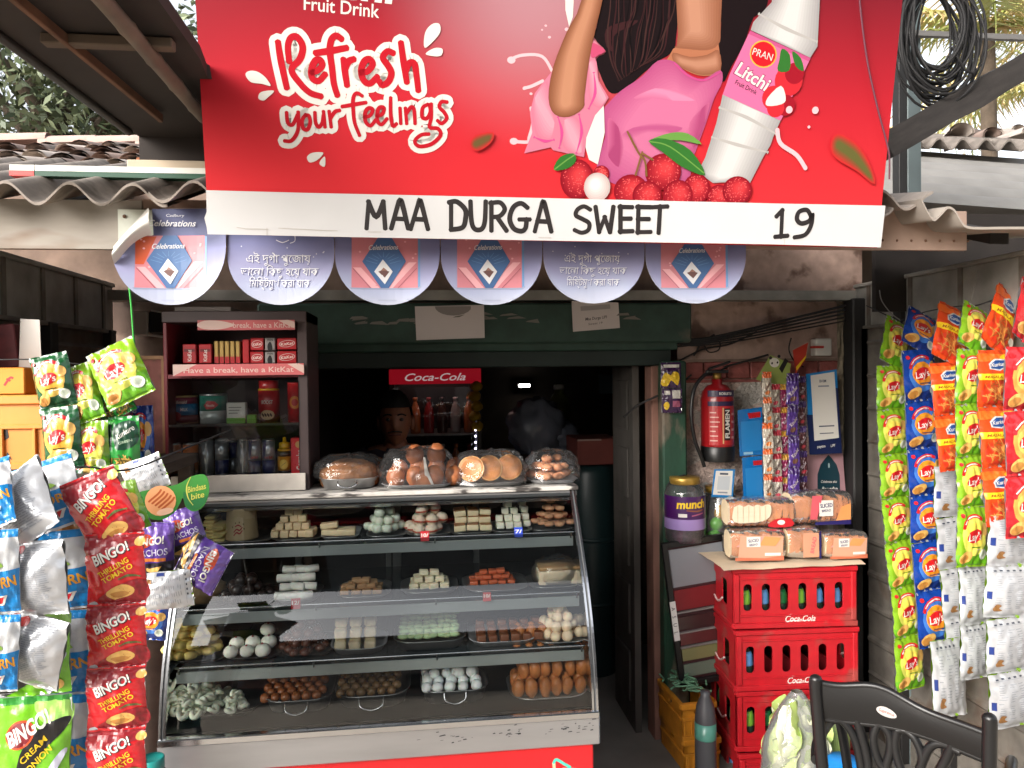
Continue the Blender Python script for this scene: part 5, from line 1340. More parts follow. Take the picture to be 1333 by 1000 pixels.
pile(bun, [(V((P(515 + 25 * i, 600, Y + .06).x, Y + .05, zz + .028)), 0) for i in range(4)] + [(V((P(520 + 24 * i, 600, Y + .1).x, Y + .115, zz + .045)), 0) for i in range(4)] + [(V((P(540 + 28 * i, 590, Y + .1).x, Y + .115, zz + .09)), 0) for i in range(2)], 'brown glazed bun under clear film on the counter top', 'wrapped brown buns')
b = MB(); tr3 = sm('bun_tri', (150, 92, 58), rough=.4)
xm = P(551, 600, Y).x
cone = thing('pastry_wedge', 'upright triangular pastry with a white wrap edge among the buns', 'pastry', (xm, Y + .02, zz))
MB().prism([(-.028, 0), (.03, 0), (.002, .092)], 0, .03, tr3).build('pastry', cone)
b = MB(); pr = Print(b, lambda x, y, h: (x, -.001 - h, y), None, .0001, .0004); pr.poly([(.000, .092), (.006, .092), (.014, .05), (.034, .0), (.026, .0), (.012, .03), (.004, .035)], W_); b.build('wrap_edge', cone)
film(((x0 + x1) / 2, Y + .1, zz + .0), .26, .22, .115, 'clear wrap over the brown buns', seed=4)
t, x0, x1, Y, zz = top_tray('white tray of three round flat cakes leaning in film', 595, 688, 2.35, .17, .012)
disc = thing('round_cake', 'round orange brown cake standing on edge, left of three', 'cake')
MB().lathe([(.0, -.012), (.036, -.012), (.042, -.006), (.042, .006), (.036, .011), (.03, .009), (.0, .009)], sm('disc', (186, 122, 66), rough=.4, var=.25), 28).build('cake', disc)
MB().lathe([(.0385, .0085), (.0415, .0115), (.0425, .008)], sm('disc_rim', (206, 156, 98), rough=.4), 28).build('rim', disc)
for k, px in enumerate((614, 637, 664)):
    o = disc if k == 0 else dup(disc, label=['', 'round orange brown cake standing on edge, middle of three', 'round orange brown cake turned sideways, right of three'][k])
    o.location = (P(px, 600, Y + .04).x, Y + .05 + .008 * k, zz + .046); o.rotation_euler = (radians(72), radians(random.uniform(-20, 20)), radians((-6, 8, -12)[k]))
film(((x0 + x1) / 2, Y + .085, zz), .255, .19, .10, 'clear wrap over the three round cakes', seed=7)
t, x0, x1, Y, zz = top_tray('steel tray heaped with rough tan biscuits', 692, 756, 2.36, .2, .012)
bis = MB().ball((0, 0, 0), (.018, .018, .012), sm('biscuit', (190, 132, 96), bump=.8, bs=60, var=.2), 12, 8, fn=lumpy(6, .25, 3)).build('tan_biscuit')
pile(bis, heap((x0 + x1) / 2, Y + .09, zz + .004, .066, .07, .062, .0175, 0), 'rough tan biscuit heaped at the right end of the counter top', 'tan biscuits under film')
film(((x0 + x1) / 2 + .004, Y + .095, zz), .185, .21, .095, 'clear wrap over the tan biscuits with a knotted corner', seed=11)
# ------------------------------------------------------------------ snack packets: pillow bags with printed fronts
Wk, Yl, Rd, Bk = ink('white', (226, 222, 214)), ink('yellow', (236, 196, 36)), ink('red', (200, 28, 36)), ink('black', (24, 22, 24))
CHIP, CHIP2 = ink('chip', (214, 168, 92)), ink('chip_dark', (178, 122, 56))
def bulge(u, v):
    a = max(0, 1 - abs(2 * u - 1) ** 2.4) ** .75
    c = max(0., sin(pi * min(1, max(0, (v - .05) / .9)))) ** .5 if .05 < v < .95 else 0
    return a * c
def bag_fn(w_, h_, t, seed=0, crease=.0042):
    def fn(x, y, h):
        u, v = x / w_ + .5, 1 + y / h_
        g = bulge(u, v)
        wr = crease * noise.noise(V((u * 5, v * 4, seed))) + crease * .5 * abs(noise.noise(V((u * 3 - v * 4, u * 3 + v * 5, seed + 9)))) * 2 + crease * .8 * noise.noise(V((u * 11 + v * 5, v * 7, seed + 3))) * (1.3 - g)
        tw = .004 * noise.noise(V((v * 2, seed, 1)))
        crimp = .0009 * sin(v * h_ * 2600) if (v < .06 or v > .94) else 0
        return V((x * (1 - .05 * g) + tw, -(t * .5 * g + wr + crimp + h), y))
    return fn
def make_bag(w_, h_, t, base, art, seed=0, back=None, name='packet', parent=None):
    """front printed with art(pr), back of plain silver film; hangs down from its top edge at z = 0"""
    fn = bag_fn(w_, h_, t, seed)
    b = MB()
    b.grid(lambda a, c: fn((a - .5) * w_, -h_ * (1 - c), 0), 26, 36, base)
    def bk(a, c):
        q = fn((a - .5) * w_, -h_ * (1 - c), 0)
        return V((q.x, -q.y * .8 + .0008 + .0, q.z))
    b.grid(bk, 10, 14, back or silver, flip=True)
    pr = Print(b, fn, (w_ / 26, h_ / 36), .0002, .0006)
    art(pr, w_, h_)
    return b.build(name, parent)
def art_potato(dark, sun, rib, dk):
    def art(pr, w, h):
        g = lambda u, v: ((u - .5) * w, -h * v)
        def E(u, v, ru, rv, m, rot=0, n=22): pr.ell(*g(u, v), ru * w, rv * w, m, rot, n)
        pr.poly([g(.0, .80), g(1, .62), g(1, .97), g(.0, .97)], dk)
        E(.5, .48, .40, .44, sun[0]); E(.48, .47, .30, .30, sun[1])
        pr.stroke([g(.5 + .36 * cos(a), .40 + .26 * sin(a)) for a in (pi * (1.08 + .62 * k / 8) for k in range(9))], .085 * w, Rd, 3)
        pr.stroke([g(.5 + .355 * cos(a), .40 + .255 * sin(a)) for a in (pi * (1.16 + .46 * k / 8) for k in range(9))], .03 * w, Wk, 3, .3)
        E(.46, .47, .25, .15, rib, .25); pr.text("Lay's", *g(.46, .475), .17 * w, Wk, .12, .012, .15, .44 * w)
        E(.24, .83, .20, .13, CHIP, .5); E(.20, .86, .13, .09, CHIP2, .5); E(.82, .36, .12, .15, CHIP, .3)
        E(.80, .78, .13, .13, ink('dip', (222, 226, 214))); E(.80, .77, .08, .07, ink('dip_shade', (196, 206, 186)))
        E(.12, .14, .05, .05, Rd); pr.rect(*g(.35, .66), *g(.66, .645), dark)
        pr.stroke([g(.52, .69), g(.70, .69)], .014 * w, Wk, 0)
    return art
lime = foil('lime', (132, 178, 38)); blue = foil('blue', (20, 62, 150)); orange = foil('orange_red', (222, 74, 30)); dgreen = foil('deep_green', (24, 88, 46)); redf = foil('red', (206, 32, 40)); purple = foil('purple', (92, 62, 150))
white_f = foil('white', (216, 218, 220)); lime2 = foil('lime_green', (116, 190, 36)); mgreen = foil('mid_green', (44, 150, 62)); brownf = foil('maroon', (112, 26, 34)); orangef = foil('amber', (214, 140, 38)); cyanf = foil('cyan', (22, 128, 196))
ar_lime = art_potato(ink('lime_dark', (70, 128, 26)), (ink('lime_sun', (206, 206, 90)), ink('lime_sun_in', (226, 206, 84))), Rd, ink('lime_low', (96, 160, 28)))
ar_blue = art_potato(ink('navy', (16, 40, 110)), (ink('blue_sun', (60, 112, 190)), ink('orange_sun', (236, 150, 40))), Rd, ink('blue_low', (22, 46, 116)))
ar_green = art_potato(ink('bottle_green', (14, 60, 34)), (ink('green_sun', (206, 170, 80)), ink('green_sun_in', (226, 170, 60))), Rd, ink('green_low', (16, 70, 40)))
ar_red = art_potato(ink('deep_red_low', (140, 16, 28)), (ink('red_sun', (226, 150, 70)), ink('red_sun_in', (236, 180, 90))), Rd, ink('red_low', (150, 18, 28)))
STK = [ink('stick_a', (186, 108, 48)), ink('stick_b', (150, 78, 34)), ink('stick_c', (210, 140, 70))]
def sticks(pr, w, h, cu, cv, ru, rv, n, seed, mats=STK):
    r_ = random.Random(seed)
    for m_ in mats:
        q = []
        for k in range(n // len(mats)):
            a, d = r_.uniform(0, 6.28), sqrt(r_.random()); x, y = (cu - .5 + ru * d * cos(a)) * w, -h * (cv + rv * d * sin(a)); t = r_.uniform(0, 3.14); l_ = r_.uniform(.06, .13) * w
            q += stroke2d([(x - l_ * cos(t), y - l_ * sin(t)), (x + l_ * cos(t), y + l_ * sin(t))], .026 * w)
        pr.raw(q, m_)
def art_sticks(pr, w, h):
    g = lambda u, v: ((u - .5) * w, -h * v)
    pr.smooth([g(.0, .05), g(.5, .07), g(1, .05), g(1, .12), g(.55, .16), g(0, .2)], ink('orange_hot', (236, 104, 36)), 3)
    pr.smooth([g(.55, .10), g(.9, .06), g(.95, .12), g(.6, .17)], Yl, 3)
    pr.poly([g(.20, .24), g(.36, .15), g(.78, .16), g(.74, .28), g(.5, .36), g(.22, .33)], ink('logo_rim', (206, 206, 206)))
    pr.poly([g(.24, .25), g(.38, .175), g(.73, .18), g(.70, .27), g(.5, .335), g(.26, .315)], ink('logo_blue', (30, 74, 140)))
    pr.text('Kurkure', *g(.48, .245), .10 * w, Wk, .1, .02, .25, .44 * w)
    pr.rect(*g(.0, .52), *g(1, .41), Yl); pr.text('MASALA', *g(.33, .465), .07 * w, ink('brown_text', (140, 70, 20)), 0, .02, .1, .44 * w)
    pr.smooth([g(.1, .9), g(.1, .62), g(.5, .54), g(.85, .6), g(.9, .88), g(.5, .94)], ink('orange_low', (196, 52, 26)), 3)
    sticks(pr, w, h, .46, .74, .34, .17, 60, 3)
    pr.ell(*g(.82, .74), .09 * w, .10 * w, ink('garlic', (222, 214, 196)))
def art_sticks_green(pr, w, h):
    g = lambda u, v: ((u - .5) * w, -h * v)
    pr.poly([g(.0, .04), g(.4, .04), g(.1, .34), g(.0, .4)], ink('bright_green', (86, 196, 84)))
    pr.smooth([g(.42, .12), g(.9, .08), g(.95, .42), g(.5, .5), g(.36, .3)], ink('ink_green', (16, 62, 40)), 3)
    pr.text('Kurkure', *g(.66, .24), .13 * w, Wk, .5, .015, .2, .5 * w); pr.text('GREEN', *g(.68, .38), .06 * w, ink('pale_text', (196, 220, 190)), .2, 0, 0, .34 * w)
    pr.rect(*g(.08, .5), *g(.32, .12), ink('ink_green', (16, 62, 40)))
    sticks(pr, w, h, .52, .78, .45, .19, 90, 8, [ink('stick_d', (176, 136, 60)), ink('stick_e', (130, 92, 38)), ink('stick_f', (206, 166, 84)), ink('fleck', (60, 60, 34))])
def art_wedge(top, logo_bg, names, low, txt=Yl, nm_m=None):
    def art(pr, w, h):
        g = lambda u, v: ((u - .5) * w, -h * v)
        pr.poly([g(0, .02), g(1, .02), g(1, .16), g(0, .3)], top)
        if logo_bg: pr.ell(*g(.38, .28), .26 * w, .2 * w, logo_bg, .5)
        pr.text('BINGO!', *g(.47, .27), .19 * w, Bk, .45, .06, .1, .68 * w); pr.text('BINGO!', *g(.46, .265), .19 * w, Wk, .45, .025, .1, .66 * w)
        for k, t in enumerate(names): pr.text(t, *g(.50 + .06 * k, .46 + .085 * k), .10 * w, txt, .5, .015, .1, .62 * w)
        pr.smooth([g(.2, .97), g(.4, .78), g(.75, .66), g(1, .68), g(1, .97)], low, 3)
        pr.smooth([g(.36, .80), g(.62, .70), g(.82, .76), g(.78, .86), g(.5, .92), g(.38, .88)], CHIP, 3); pr.smooth([g(.40, .84), g(.6, .80), g(.74, .84), g(.55, .90)], CHIP2, 3)
        pr.stroke([g(.6, .62), g(.75, .58), g(.92, .6)], .05 * w, ink('chilli_green', (86, 96, 50)), 3, .6); pr.ell(*g(.95, .12), .09 * w, .09 * w, CHIP)
    return art
ar_bred = art_wedge(ink('wine', (140, 24, 34)), None, ('THRILLING', 'TOMATO'), ink('wine', (140, 24, 34)))
def ar_blime(pr, w, h):
    g = lambda u, v: ((u - .5) * w, -h * v)
    pr.rect(*g(0, .07), *g(1, 0.0), ink('green_crimp', (50, 140, 50)))
    pr.smooth([g(.52, .06), g(.98, .06), g(.98, .3), g(.7, .28)], ink('lime_glow', (170, 224, 110)), 3)
    pr.smooth([g(.02, .92), g(.30, .78), g(.42, .5), g(.66, .28), g(.98, .22), g(.92, .36), g(.70, .54), g(.52, .80), g(.28, .92), g(.02, 1.0)], Bk, 4)
    pr.ell(*g(.36, .36), .20 * w, .17 * w, ink('logo_orange', (200, 76, 40)), .4); pr.ell(*g(.36, .36), .17 * w, .145 * w, ink('maroon', (116, 20, 32)), .4)
    pr.text('BINGO!', *g(.46, .30), .19 * w, Wk, .5, .03, .1, .6 * w)
    for k, t in enumerate(('CREAM', 'ONION')): pr.text(t, *g(.56 + .08 * k, .52 + .10 * k), .085 * w, Yl, .75, .015, .1, .42 * w)
    pr.smooth([g(.66, .96), g(.74, .76), g(.92, .56), g(.98, .58), g(.84, .8), g(.74, .98)], ink('spring_onion', (190, 190, 206)), 3)
    pr.ell(*g(.62, .84), .1 * w, .09 * w, ink('cream_dip', (222, 222, 196))); pr.ell(*g(.84, .88), .09 * w, .08 * w, CHIP)
def ar_bpurple(pr, w, h):
    g = lambda u, v: ((u - .5) * w, -h * v)
    pr.poly([g(0, .02), g(1, .02), g(1, .2), g(.5, .26), g(0, .2)], ink('violet_top', (116, 86, 172)))
    pr.ell(*g(.3, .32), .24 * w, .17 * w, ink('logo_orange', (200, 76, 40)), .2)
    pr.text('BINGO!', *g(.46, .32), .18 * w, Wk, .12, .03, .1, .7 * w)
    pr.text('NACHOS', *g(.5, .52), .16 * w, ink('lilac', (196, 190, 214)), .06, .01, 0, .78 * w)
    pr.rect(*g(.3, .68), *g(.85, .62), ink('orange_band', (214, 120, 50)))
    pr.poly([g(.0, .74), g(1, .68), g(1, .98), g(0, .98)], ink('night', (34, 26, 40)))
    for u, v, r in ((.2, .84, .24), (.55, .80, .22), (.36, .93, .2)): pr.poly([g(u - r, v + .04), g(u + r, v - .04), g(u + .05, v + .13)], CHIP)
    pr.ell(*g(.84, .88), .16 * w, .12 * w, Bk)
def ar_popcorn(pr, w, h):
    g = lambda u, v: ((u - .5) * w, -h * v)
    pr.rect(*g(0, .09), *g(1, 0), cyan_i)
    pr.poly([g(0, .52), g(1, .46), g(1, .97), g(0, .97)], cyan_i)
    pr.smooth([g(.2, .42), g(.32, .2), g(.5, .3), g(.74, .42), g(.4, .46)], ink('corn_leaf', (150, 190, 80)), 3); pr.smooth([g(.3, .5), g(.35, .26), g(.46, .26), g(.52, .46), g(.42, .55)], ink('corn', (226, 176, 60)), 3)
    pr.text('POPCORN', *g(.5, .62), .2 * w, ink('popcorn_letter', (226, 156, 40)), .1, .03, 0, .92 * w)
    pr.poly([g(.3, .90), g(.4, .78), g(.8, .76), g(.72, .88)], Wk); pr.poly([g(.36, .88), g(.44, .80), g(.74, .78), g(.68, .86)], Rd)
cyan_i = ink('cyan', (22, 128, 196))
def ar_biscuit(pr, w, h):
    g = lambda u, v: ((u - .5) * w, -h * v)
    pr.poly([g(.1, .44), g(.2, .28), g(.9, .14), g(.95, .28), g(.5, .42)], Rd); pr.poly([g(.16, .40), g(.24, .30), g(.86, .18), g(.88, .26), g(.5, .38)], Wk); pr.poly([g(.3, .36), g(.5, .25), g(.84, .2), g(.6, .34)], ink('logo_steel', (110, 120, 140)))
    pr.rect(*g(.1, .54), *g(.95, .49), Rd); pr.stroke([g(.14, .515), g(.9, .515)], .02 * w, Wk, 0)
    pr.ell(*g(.5, .78), .44 * w, .30 * w, ink('biscuit_print', (176, 122, 60)))
    for k in range(8): pr.ell(*g(.5 + .28 * cos(k * 2.4) * (k % 3 + 1) / 3, .78 + .14 * sin(k * 2.4)), .04 * w, .03 * w, ink('biscuit_spot', (128, 84, 40)), 0, 8)
def ar_crunch(pr, w, h):
    g = lambda u, v: ((u - .5) * w, -h * v)
    pr.poly([g(0, .05), g(1, .05), g(.6, .2), g(0, .24)], ink('orange_low', (196, 52, 26)))
    pr.poly([g(.2, .34), g(.5, .2), g(.95, .2), g(.9, .38), g(.5, .48), g(.24, .46)], ink('logo_rim', (206, 206, 206))); pr.poly([g(.26, .35), g(.52, .23), g(.9, .23), g(.85, .36), g(.5, .45)], ink('logo_navy', (28, 42, 84)))
    pr.rect(*g(.0, .62), *g(.9, .54), ink('mustard', (196, 160, 40))); sticks(pr, w, h, .5, .8, .4, .13, 40, 4)
def ar_back(pr, w, h):
    """back of a bag: fine print, bar code panel, brown crest"""
    g = lambda u, v: ((u - .5) * w, -h * v)
    r_ = random.Random(5); fp_ = ink('fine_print', (164, 168, 176)); q = []
    for k in range(16):
        v = .2 + k * .04
        for s in range(4):
            u0 = .12 + s * .2 + r_.uniform(0, .04)
            if r_.random() < .8: q += [[g(u0, v), g(u0, v - .012), g(u0 + r_.uniform(.06, .15), v - .012), g(u0 + .1, v)]]
    pr.raw([[a, d, c, b_] for a, b_, c, d in q], fp_)
    pr.rect(*g(.06, .12), *g(.9, .115), fp_)
    for k in range(5): pr.rect(*g(.1 + .13 * k, .10), *g(.16 + .13 * k, .075), ink('print_dark', (70, 76, 90)))
    pr.rect(*g(.02, .62), *g(.09, .48), ink('navy_panel', (30, 52, 120)))
    pr.smooth([g(.12, .8), g(.18, .72), g(.28, .74), g(.24, .8), g(.3, .84), g(.16, .86)], ink('crest_brown', (150, 106, 60)), 3)
def ar_stripe_back(pr, w, h):
    g = lambda u, v: ((u - .5) * w, -h * v)
    for k in range(6): pr.rect(*g(0, .14 + k * .145), *g(.2, .02 + k * .145), ink('stripe_yellow', (222, 168, 44)) if k % 2 else ink('maroon', (116, 20, 32)))
    r_ = random.Random(6); q = []
    for k in range(30):
        v = .08 + k * .028; u0 = .27
        while u0 < .8:
            u1 = u0 + r_.uniform(.04, .12)
            q.append([g(u0, v), g(u0, v - .011), g(u1, v - .011), g(u1, v)][::-1]); u0 = u1 + .02
    pr.raw(q, ink('fine_print', (164, 168, 176))); pr.ell(*g(.35, .1), .1 * w, .07 * w, ink('red_seal', (190, 60, 60)))

BAGS = {}
def bag(kind):
    if kind not in BAGS:
        base, art, w_, h_, t = {'lime': (lime, ar_lime, .105, .142, .034), 'blue': (blue, ar_blue, .112, .145, .036), 'sticks': (orange, art_sticks, .108, .162, .036), 'green': (dgreen, ar_green, .125, .17, .04), 'redlay': (redf, ar_red, .12, .16, .036),
                                'gsticks': (mgreen, art_sticks_green, .105, .165, .04), 'bred': (redf, ar_bred, .105, .145, .03), 'blime': (lime2, ar_blime, .125, .15, .034), 'bpurple': (purple, ar_bpurple, .10, .135, .034), 'pop': (white_f, ar_popcorn, .105, .17, .03),
                                'bisc': (orangef, ar_biscuit, .08, .13, .026), 'crunch': (foil('rust', (170, 60, 28)), ar_crunch, .08, .13, .026), 'back': (silver, ar_back, .125, .158, .045), 'sback': (silver, ar_stripe_back, .115, .17, .065)}[kind]
        o = make_bag(w_, h_, t, base, art, len(BAGS), lime if kind in ('back',) else None)
        me = o.data; bpy.data.objects.remove(o)
        BAGS[kind] = (me, w_, h_)
    return BAGS[kind]
def put_bag(kind, parent, loc, rot=(0, 0, 0), sc=1, name='packet'):
    o = bpy.data.objects.new(name, bag(kind)[0]); COL.objects.link(o); o.parent = parent
    o.location = loc; o.rotation_euler = rot; o.scale = (sc,) * 3 if not isinstance(sc, tuple) else sc
    return o
def chain(label, kind, pts, group, yaw=0., jit=.04, seed=0, name='chip_strip', over=0, W=None, drop=None, catg='snack strip'):
    """a strip of joined packets hanging through the given world points (top edges); each packet spans point i to i + 1"""
    r_ = random.Random(seed * 7 + 1)
    p = [V(q) for q in pts]
    t = thing(name, label, catg, p[0], 0, group)
    me, w_, h_ = bag(kind)
    for i in range(len(p) - 1):
        d = p[i + 1] - p[i]; L_ = d.length
        pitch = atan2(-(d.x * sin(yaw) * -1 + d.y * cos(yaw)), -d.z) if False else 0
        down = -d.normalized()                       # local +z
        face = V((sin(yaw), -cos(yaw), 0))           # where the print looks
        face = V((face.x, face.y, r_.uniform(-.06, .10)))
        ydir = -(face - down * face.dot(down)).normalized()
        xdir = ydir.cross(down)
        R = Matrix((xdir, ydir, down)).transposed()
        R = R @ Matrix.Rotation(r_.uniform(-jit, jit), 3, 'Z') @ Matrix.Rotation(r_.uniform(-jit, jit) * .5, 3, 'X')
        o = put_bag(kind, t, p[i] - p[0], R.to_euler(), (W / w_ if W else L_ / h_, 1.0, L_ / h_))
    return t
def col(pxs, Y):                                     # world points of a strip from photo pixels at depth Y (number or list)
    return [P(x, y, Y if not isinstance(Y, (list, tuple)) else Y[i]) for i, (x, y) in enumerate(pxs)]
# ------------------------------------------------------------------ strips hanging at the right
def wpx(px, Y): return abs(P(700 + px, 600, Y).x - P(700, 600, Y).x)
GR = 'chip strips hanging along the right wall'
Y1 = 2.55
chain('long lime green chip strip nearest the plaster pillar, the leftmost on the right wall', 'lime', col([(1170, 419), (1160, 476), (1160, 533), (1163, 592), (1165, 648), (1170, 705), (1177, 764), (1182, 828), (1186, 898)], [Y1 + .05, Y1, Y1, Y1, Y1, Y1, Y1, Y1, Y1]), GR, .2, .035, 1, W=wpx(48, Y1))
Y1 = 2.46
chain('royal blue chip strip between the lime strip and the orange strip', 'blue', col([(1203, 409), (1194, 455), (1199, 522), (1202, 584), (1206, 645), (1207, 705), (1213, 768), (1219, 842)], [Y1 + .06] + [Y1] * 7), GR, .12, .035, 2, W=wpx(53, Y1))
Y1 = 2.32
chain('orange red stick snack strip of three packets beside the blue strip', 'sticks', col([(1244, 402), (1232, 472), (1238, 540), (1247, 612)], [Y1 + .07, Y1, Y1 - .01, Y1 - .02]), GR, .1, .05, 3, W=wpx(54, Y1))
Y1 = 2.22
chain('shorter lime green chip strip between the two orange strips', 'lime', col([(1272, 400), (1265, 455), (1262, 527), (1263, 594), (1266, 660), (1264, 738)], [Y1 + .06] + [Y1] * 5), GR, .1, .035, 4, W=wpx(48, Y1))
Y1 = 2.12
chain('orange red stick snack strip of four packets hung closest to the red strip', 'sticks', col([(1316, 384), (1296, 456), (1296, 530), (1301, 608), (1308, 684)], [Y1 + .10, Y1, Y1, Y1 - .01, Y1 - .02]), GR, .08, .05, 5, W=wpx(58, Y1))
Y1 = 2.02
chain('red chip strip cut off by the right edge of the photo', 'redlay', col([(1350, 378), (1336, 452), (1334, 535), (1336, 618), (1338, 700)], [Y1 + .1, Y1, Y1, Y1, Y1]), GR, .05, .06, 6, W=wpx(66, Y1))
GB = 'strips hanging with their silver backs forward'
Y1 = 2.42
chain('silver backed strip behind the lime strips, the leftmost showing its reverse', 'back', col([(1243, 606), (1244, 672), (1250, 738), (1256, 802), (1260, 868)], Y1), GB, .1, .05, 7, W=wpx(66, Y1))
chain('low silver backed strip ending beside the chair back', 'back', col([(1232, 832), (1236, 932)], [2.34, 2.34]), GB, .1, .05, 8, W=wpx(54, 2.34))
Y1 = 2.10
chain('wide silver backed strip under the orange packets at the right edge', 'back', col([(1318, 664), (1316, 736), (1314, 804), (1316, 874), (1320, 946)], [Y1, Y1, Y1, Y1, Y1]), GB, .05, .05, 9, W=wpx(76, Y1))
chain('silver backed strip hanging lowest between the lime strip and the wide silver strip', 'back', col([(1268, 736), (1270, 812), (1272, 884)], 2.24), GB, .08, .05, 10, W=wpx(52, 2.24))
# the line they hang from
b = MB(); q = [P(1128, 398, 2.75), P(1172, 416, 2.6), P(1205, 406, 2.52), P(1246, 399, 2.39), P(1274, 397, 2.28), P(1318, 381, 2.22), P(1355, 372, 2.12), P(1400, 350, 1.9)]
b.tube(cat(q, 6), .0025, cord_dark, 6)
for a_, c_ in ((1, (1174, 418)), (3, (1280, 350))): pass
b.tube(cat([P(1145, 378, 2.7), P(1148, 392, 2.66), P(1160, 408, 2.62), P(1172, 417, 2.6)], 5), .0018, M('pale_wire', (120, 116, 110), .5), 5)
b.tube([P(1273, 352, 2.28), P(1262, 402, 2.3)], .0016, M('pale_wire', (120, 116, 110), .5), 5)
tag(b.build('hanging_line'), 'dark line along the tin wall carrying the chip strips', 'line')

# ------------------------------------------------------------------ red bottle crates
def crate_panel(name, parent, w_, h_, holes, mat, mx, th=.008): MB().prism(rrect(-w_ / 2, 0, w_ / 2, h_, .004, 2), 0, th, mat, mx=mx, holes=holes).build(name, parent)
crred = M('crate_red', (172, 24, 34), .42, var=.12, vs_=7, c2=(150, 62, 58), thr=.6, det=9, bump=.1, bs=60)
CWD, CDP, CHT = .485, .335, .236
def red_crate(label):
    t = thing('bottle_crate', label, 'crate', (0, 0, 0), 0, 'red bottle crates in the stack')
    n = 6
    holes = [rrect(-.185 + k * .0715 - .0165, .068, -.185 + k * .0715 + .0165, .172, .0155, 5) for k in range(n)]
    b = MB(); b.prism(rrect(-CWD / 2, 0, CWD / 2, CHT - .003, .006, 3), 0, .007, crred, holes=holes)
    b.box((0, -.003, CHT - .012), (CWD + .004, .012, .018), crred, .003); b.box((0, -.003, .012), (CWD + .002, .012, .02), crred, .003)
    for s in (-1, 1): b.box((s * (CWD / 2 - .014), -.003, CHT / 2), (.02, .010, CHT - .05), crred, .003)
    b.box((0, -.0025, .193), (CWD - .04, .006, .006), crred, .001); b.box((0, -.0025, .050), (CWD - .04, .006, .005), crred, .001)
    f = b.build('front_panel', t)
    b = MB(); pr = Print(b, lambda x, y, h: (x, -.0004 - h, y), None, .00003, .0003)
    pr.text('Coca‑Cola'.replace('‑', '-'), .02, .036, .024, Wk, 0, .012, .35, .118)
    pr.stroke([(-.032, .022), (-.01, .029), (.02, .026), (.06, .031)], .003, Wk, 4, .6); pr.stroke([(-.036, .046), (-.02, .052), (.01, .049)], .0025, Wk, 4, .6)
    b.build('lettering', f)
    holes2 = [rrect(-.10, .07, -.035, .17, .012, 4), rrect(.035, .07, .10, .17, .012, 4)]
    for s in (-1, 1):
        mx = Matrix.Translation((s * CWD / 2 - (.007 if s > 0 else 0), CDP / 2, 0)) @ Matrix(((0, 1, 0, 0), (1, 0, 0, 0), (0, 0, 1, 0), (0, 0, 0, 1)))
        b = MB(); b.prism(rrect(-CDP / 2, 0, CDP / 2, CHT - .003, .004, 2), 0, .007, crred, mx=mx, holes=holes2)
        b.box((s * CWD / 2, CDP / 2, CHT - .012), (.012, CDP, .018), crred, .003); b.box((s * CWD / 2, CDP / 2, .012), (.012, CDP, .02), crred, .003)
        sp = b.build('side_panel', t)
        b = MB(); b.tube(cat([(s * (CWD / 2 + .002), CDP / 2 - .05, .088), (s * (CWD / 2 + .002), CDP / 2, .060), (s * (CWD / 2 + .002), CDP / 2 + .05, .07)], 5), .004, M('worn_white', (214, 190, 186), .6), 6); b.build('swoosh_mark', sp)
    MB().prism(rrect(-CWD / 2 + .008, 0, CWD / 2 - .008, CHT - .01, .004, 2), CDP - .007, CDP, crred).build('back_panel', t)
    MB().box((0, CDP / 2, .006), (CWD - .016, CDP - .016, .008), crred).build('bottom', t)
    b = MB()
    for k in range(5): b.box((-.15 + k * .075, CDP / 2, .05), (.004, CDP - .02, .08), M('crate_inside', (120, 18, 26), .6))
    b.build('divider', t)
    return t
base0 = P(956, 739, 2.70)
ang = radians(-4.0)
cr0 = None
crates = []
labs = ['red bottle crate at the top of the stack under the loaves', 'second red bottle crate from the top of the stack', 'third red bottle crate from the top, behind the leafy bag', 'lowest red bottle crate in view, at floor level']
zt_ = base0.z - .006
cx_ = (P(956, 739, 2.70).x + P(1112, 735, 2.70).x) / 2
for k in range(4):
    z = zt_ - CHT * (k + 1)
    if k == 0: o = cr0 = red_crate(labs[0]); tree0 = subtree(cr0)
    else: o = dup(cr0, label=labs[k], tree=tree0)
    o.location = (cx_ + (0, .004, .008, .014)[k], 2.70 + (0, -.006, -.004, -.01)[k], z); o.rotation_euler = (0, 0, ang + (0, .02, -.01, .015)[k]); crates.append(o)
if zt_ - CHT * 4 > .012:
    o = MB().box((cx_ + .01, 2.86, (zt_ - CHT * 4) / 2 + .002), (.5, .36, zt_ - CHT * 4 - .004), dark_wood, .004).build('wooden_plinth'); tag(o, 'low wooden block under the stack of red crates', 'block')
# bottles inside
bot_g = M('bottle_glass', (36, 52, 44), .12, spec=.7)
def bottle(cap, lab, nm):
    t = thing('drink_bottle', nm, 'bottle')
    MB().lathe([(.0, .0), (.026, .001), (.029, .008), (.029, .085), (.026, .105), (.017, .14), (.0125, .165), (.0125, .188), (.0145, .19)], bot_g, 14).build('glass', t)
    MB().lathe([(.0293, .075), (.0297, .08), (.0275, .112), (.022, .128)], lab, 14).build('label', t)
    MB().lathe([(.0155, .186), (.0155, .196), (.0, .198)], cap, 12).build('cap', t)
    return t
capg, capb = ink('cap_green', (40, 140, 60)), ink('cap_blue', (60, 110, 190))
def mk_lab(n_, c): return ink(n_, c)
bt = [bottle(capg, mk_lab('label_lime', (120, 176, 60)), 'green labelled bottle standing in a red crate'), bottle(capb, mk_lab('label_sky', (96, 150, 206)), 'blue labelled bottle standing in a red crate'), bottle(capg, mk_lab('label_green', (32, 110, 60)), 'dark green labelled bottle standing in a red crate')]
used = [False] * 3
ordinal = ['first', 'second', 'third', 'fourth', 'fifth', 'sixth']
cname = ['top', 'second', 'third', 'lowest']
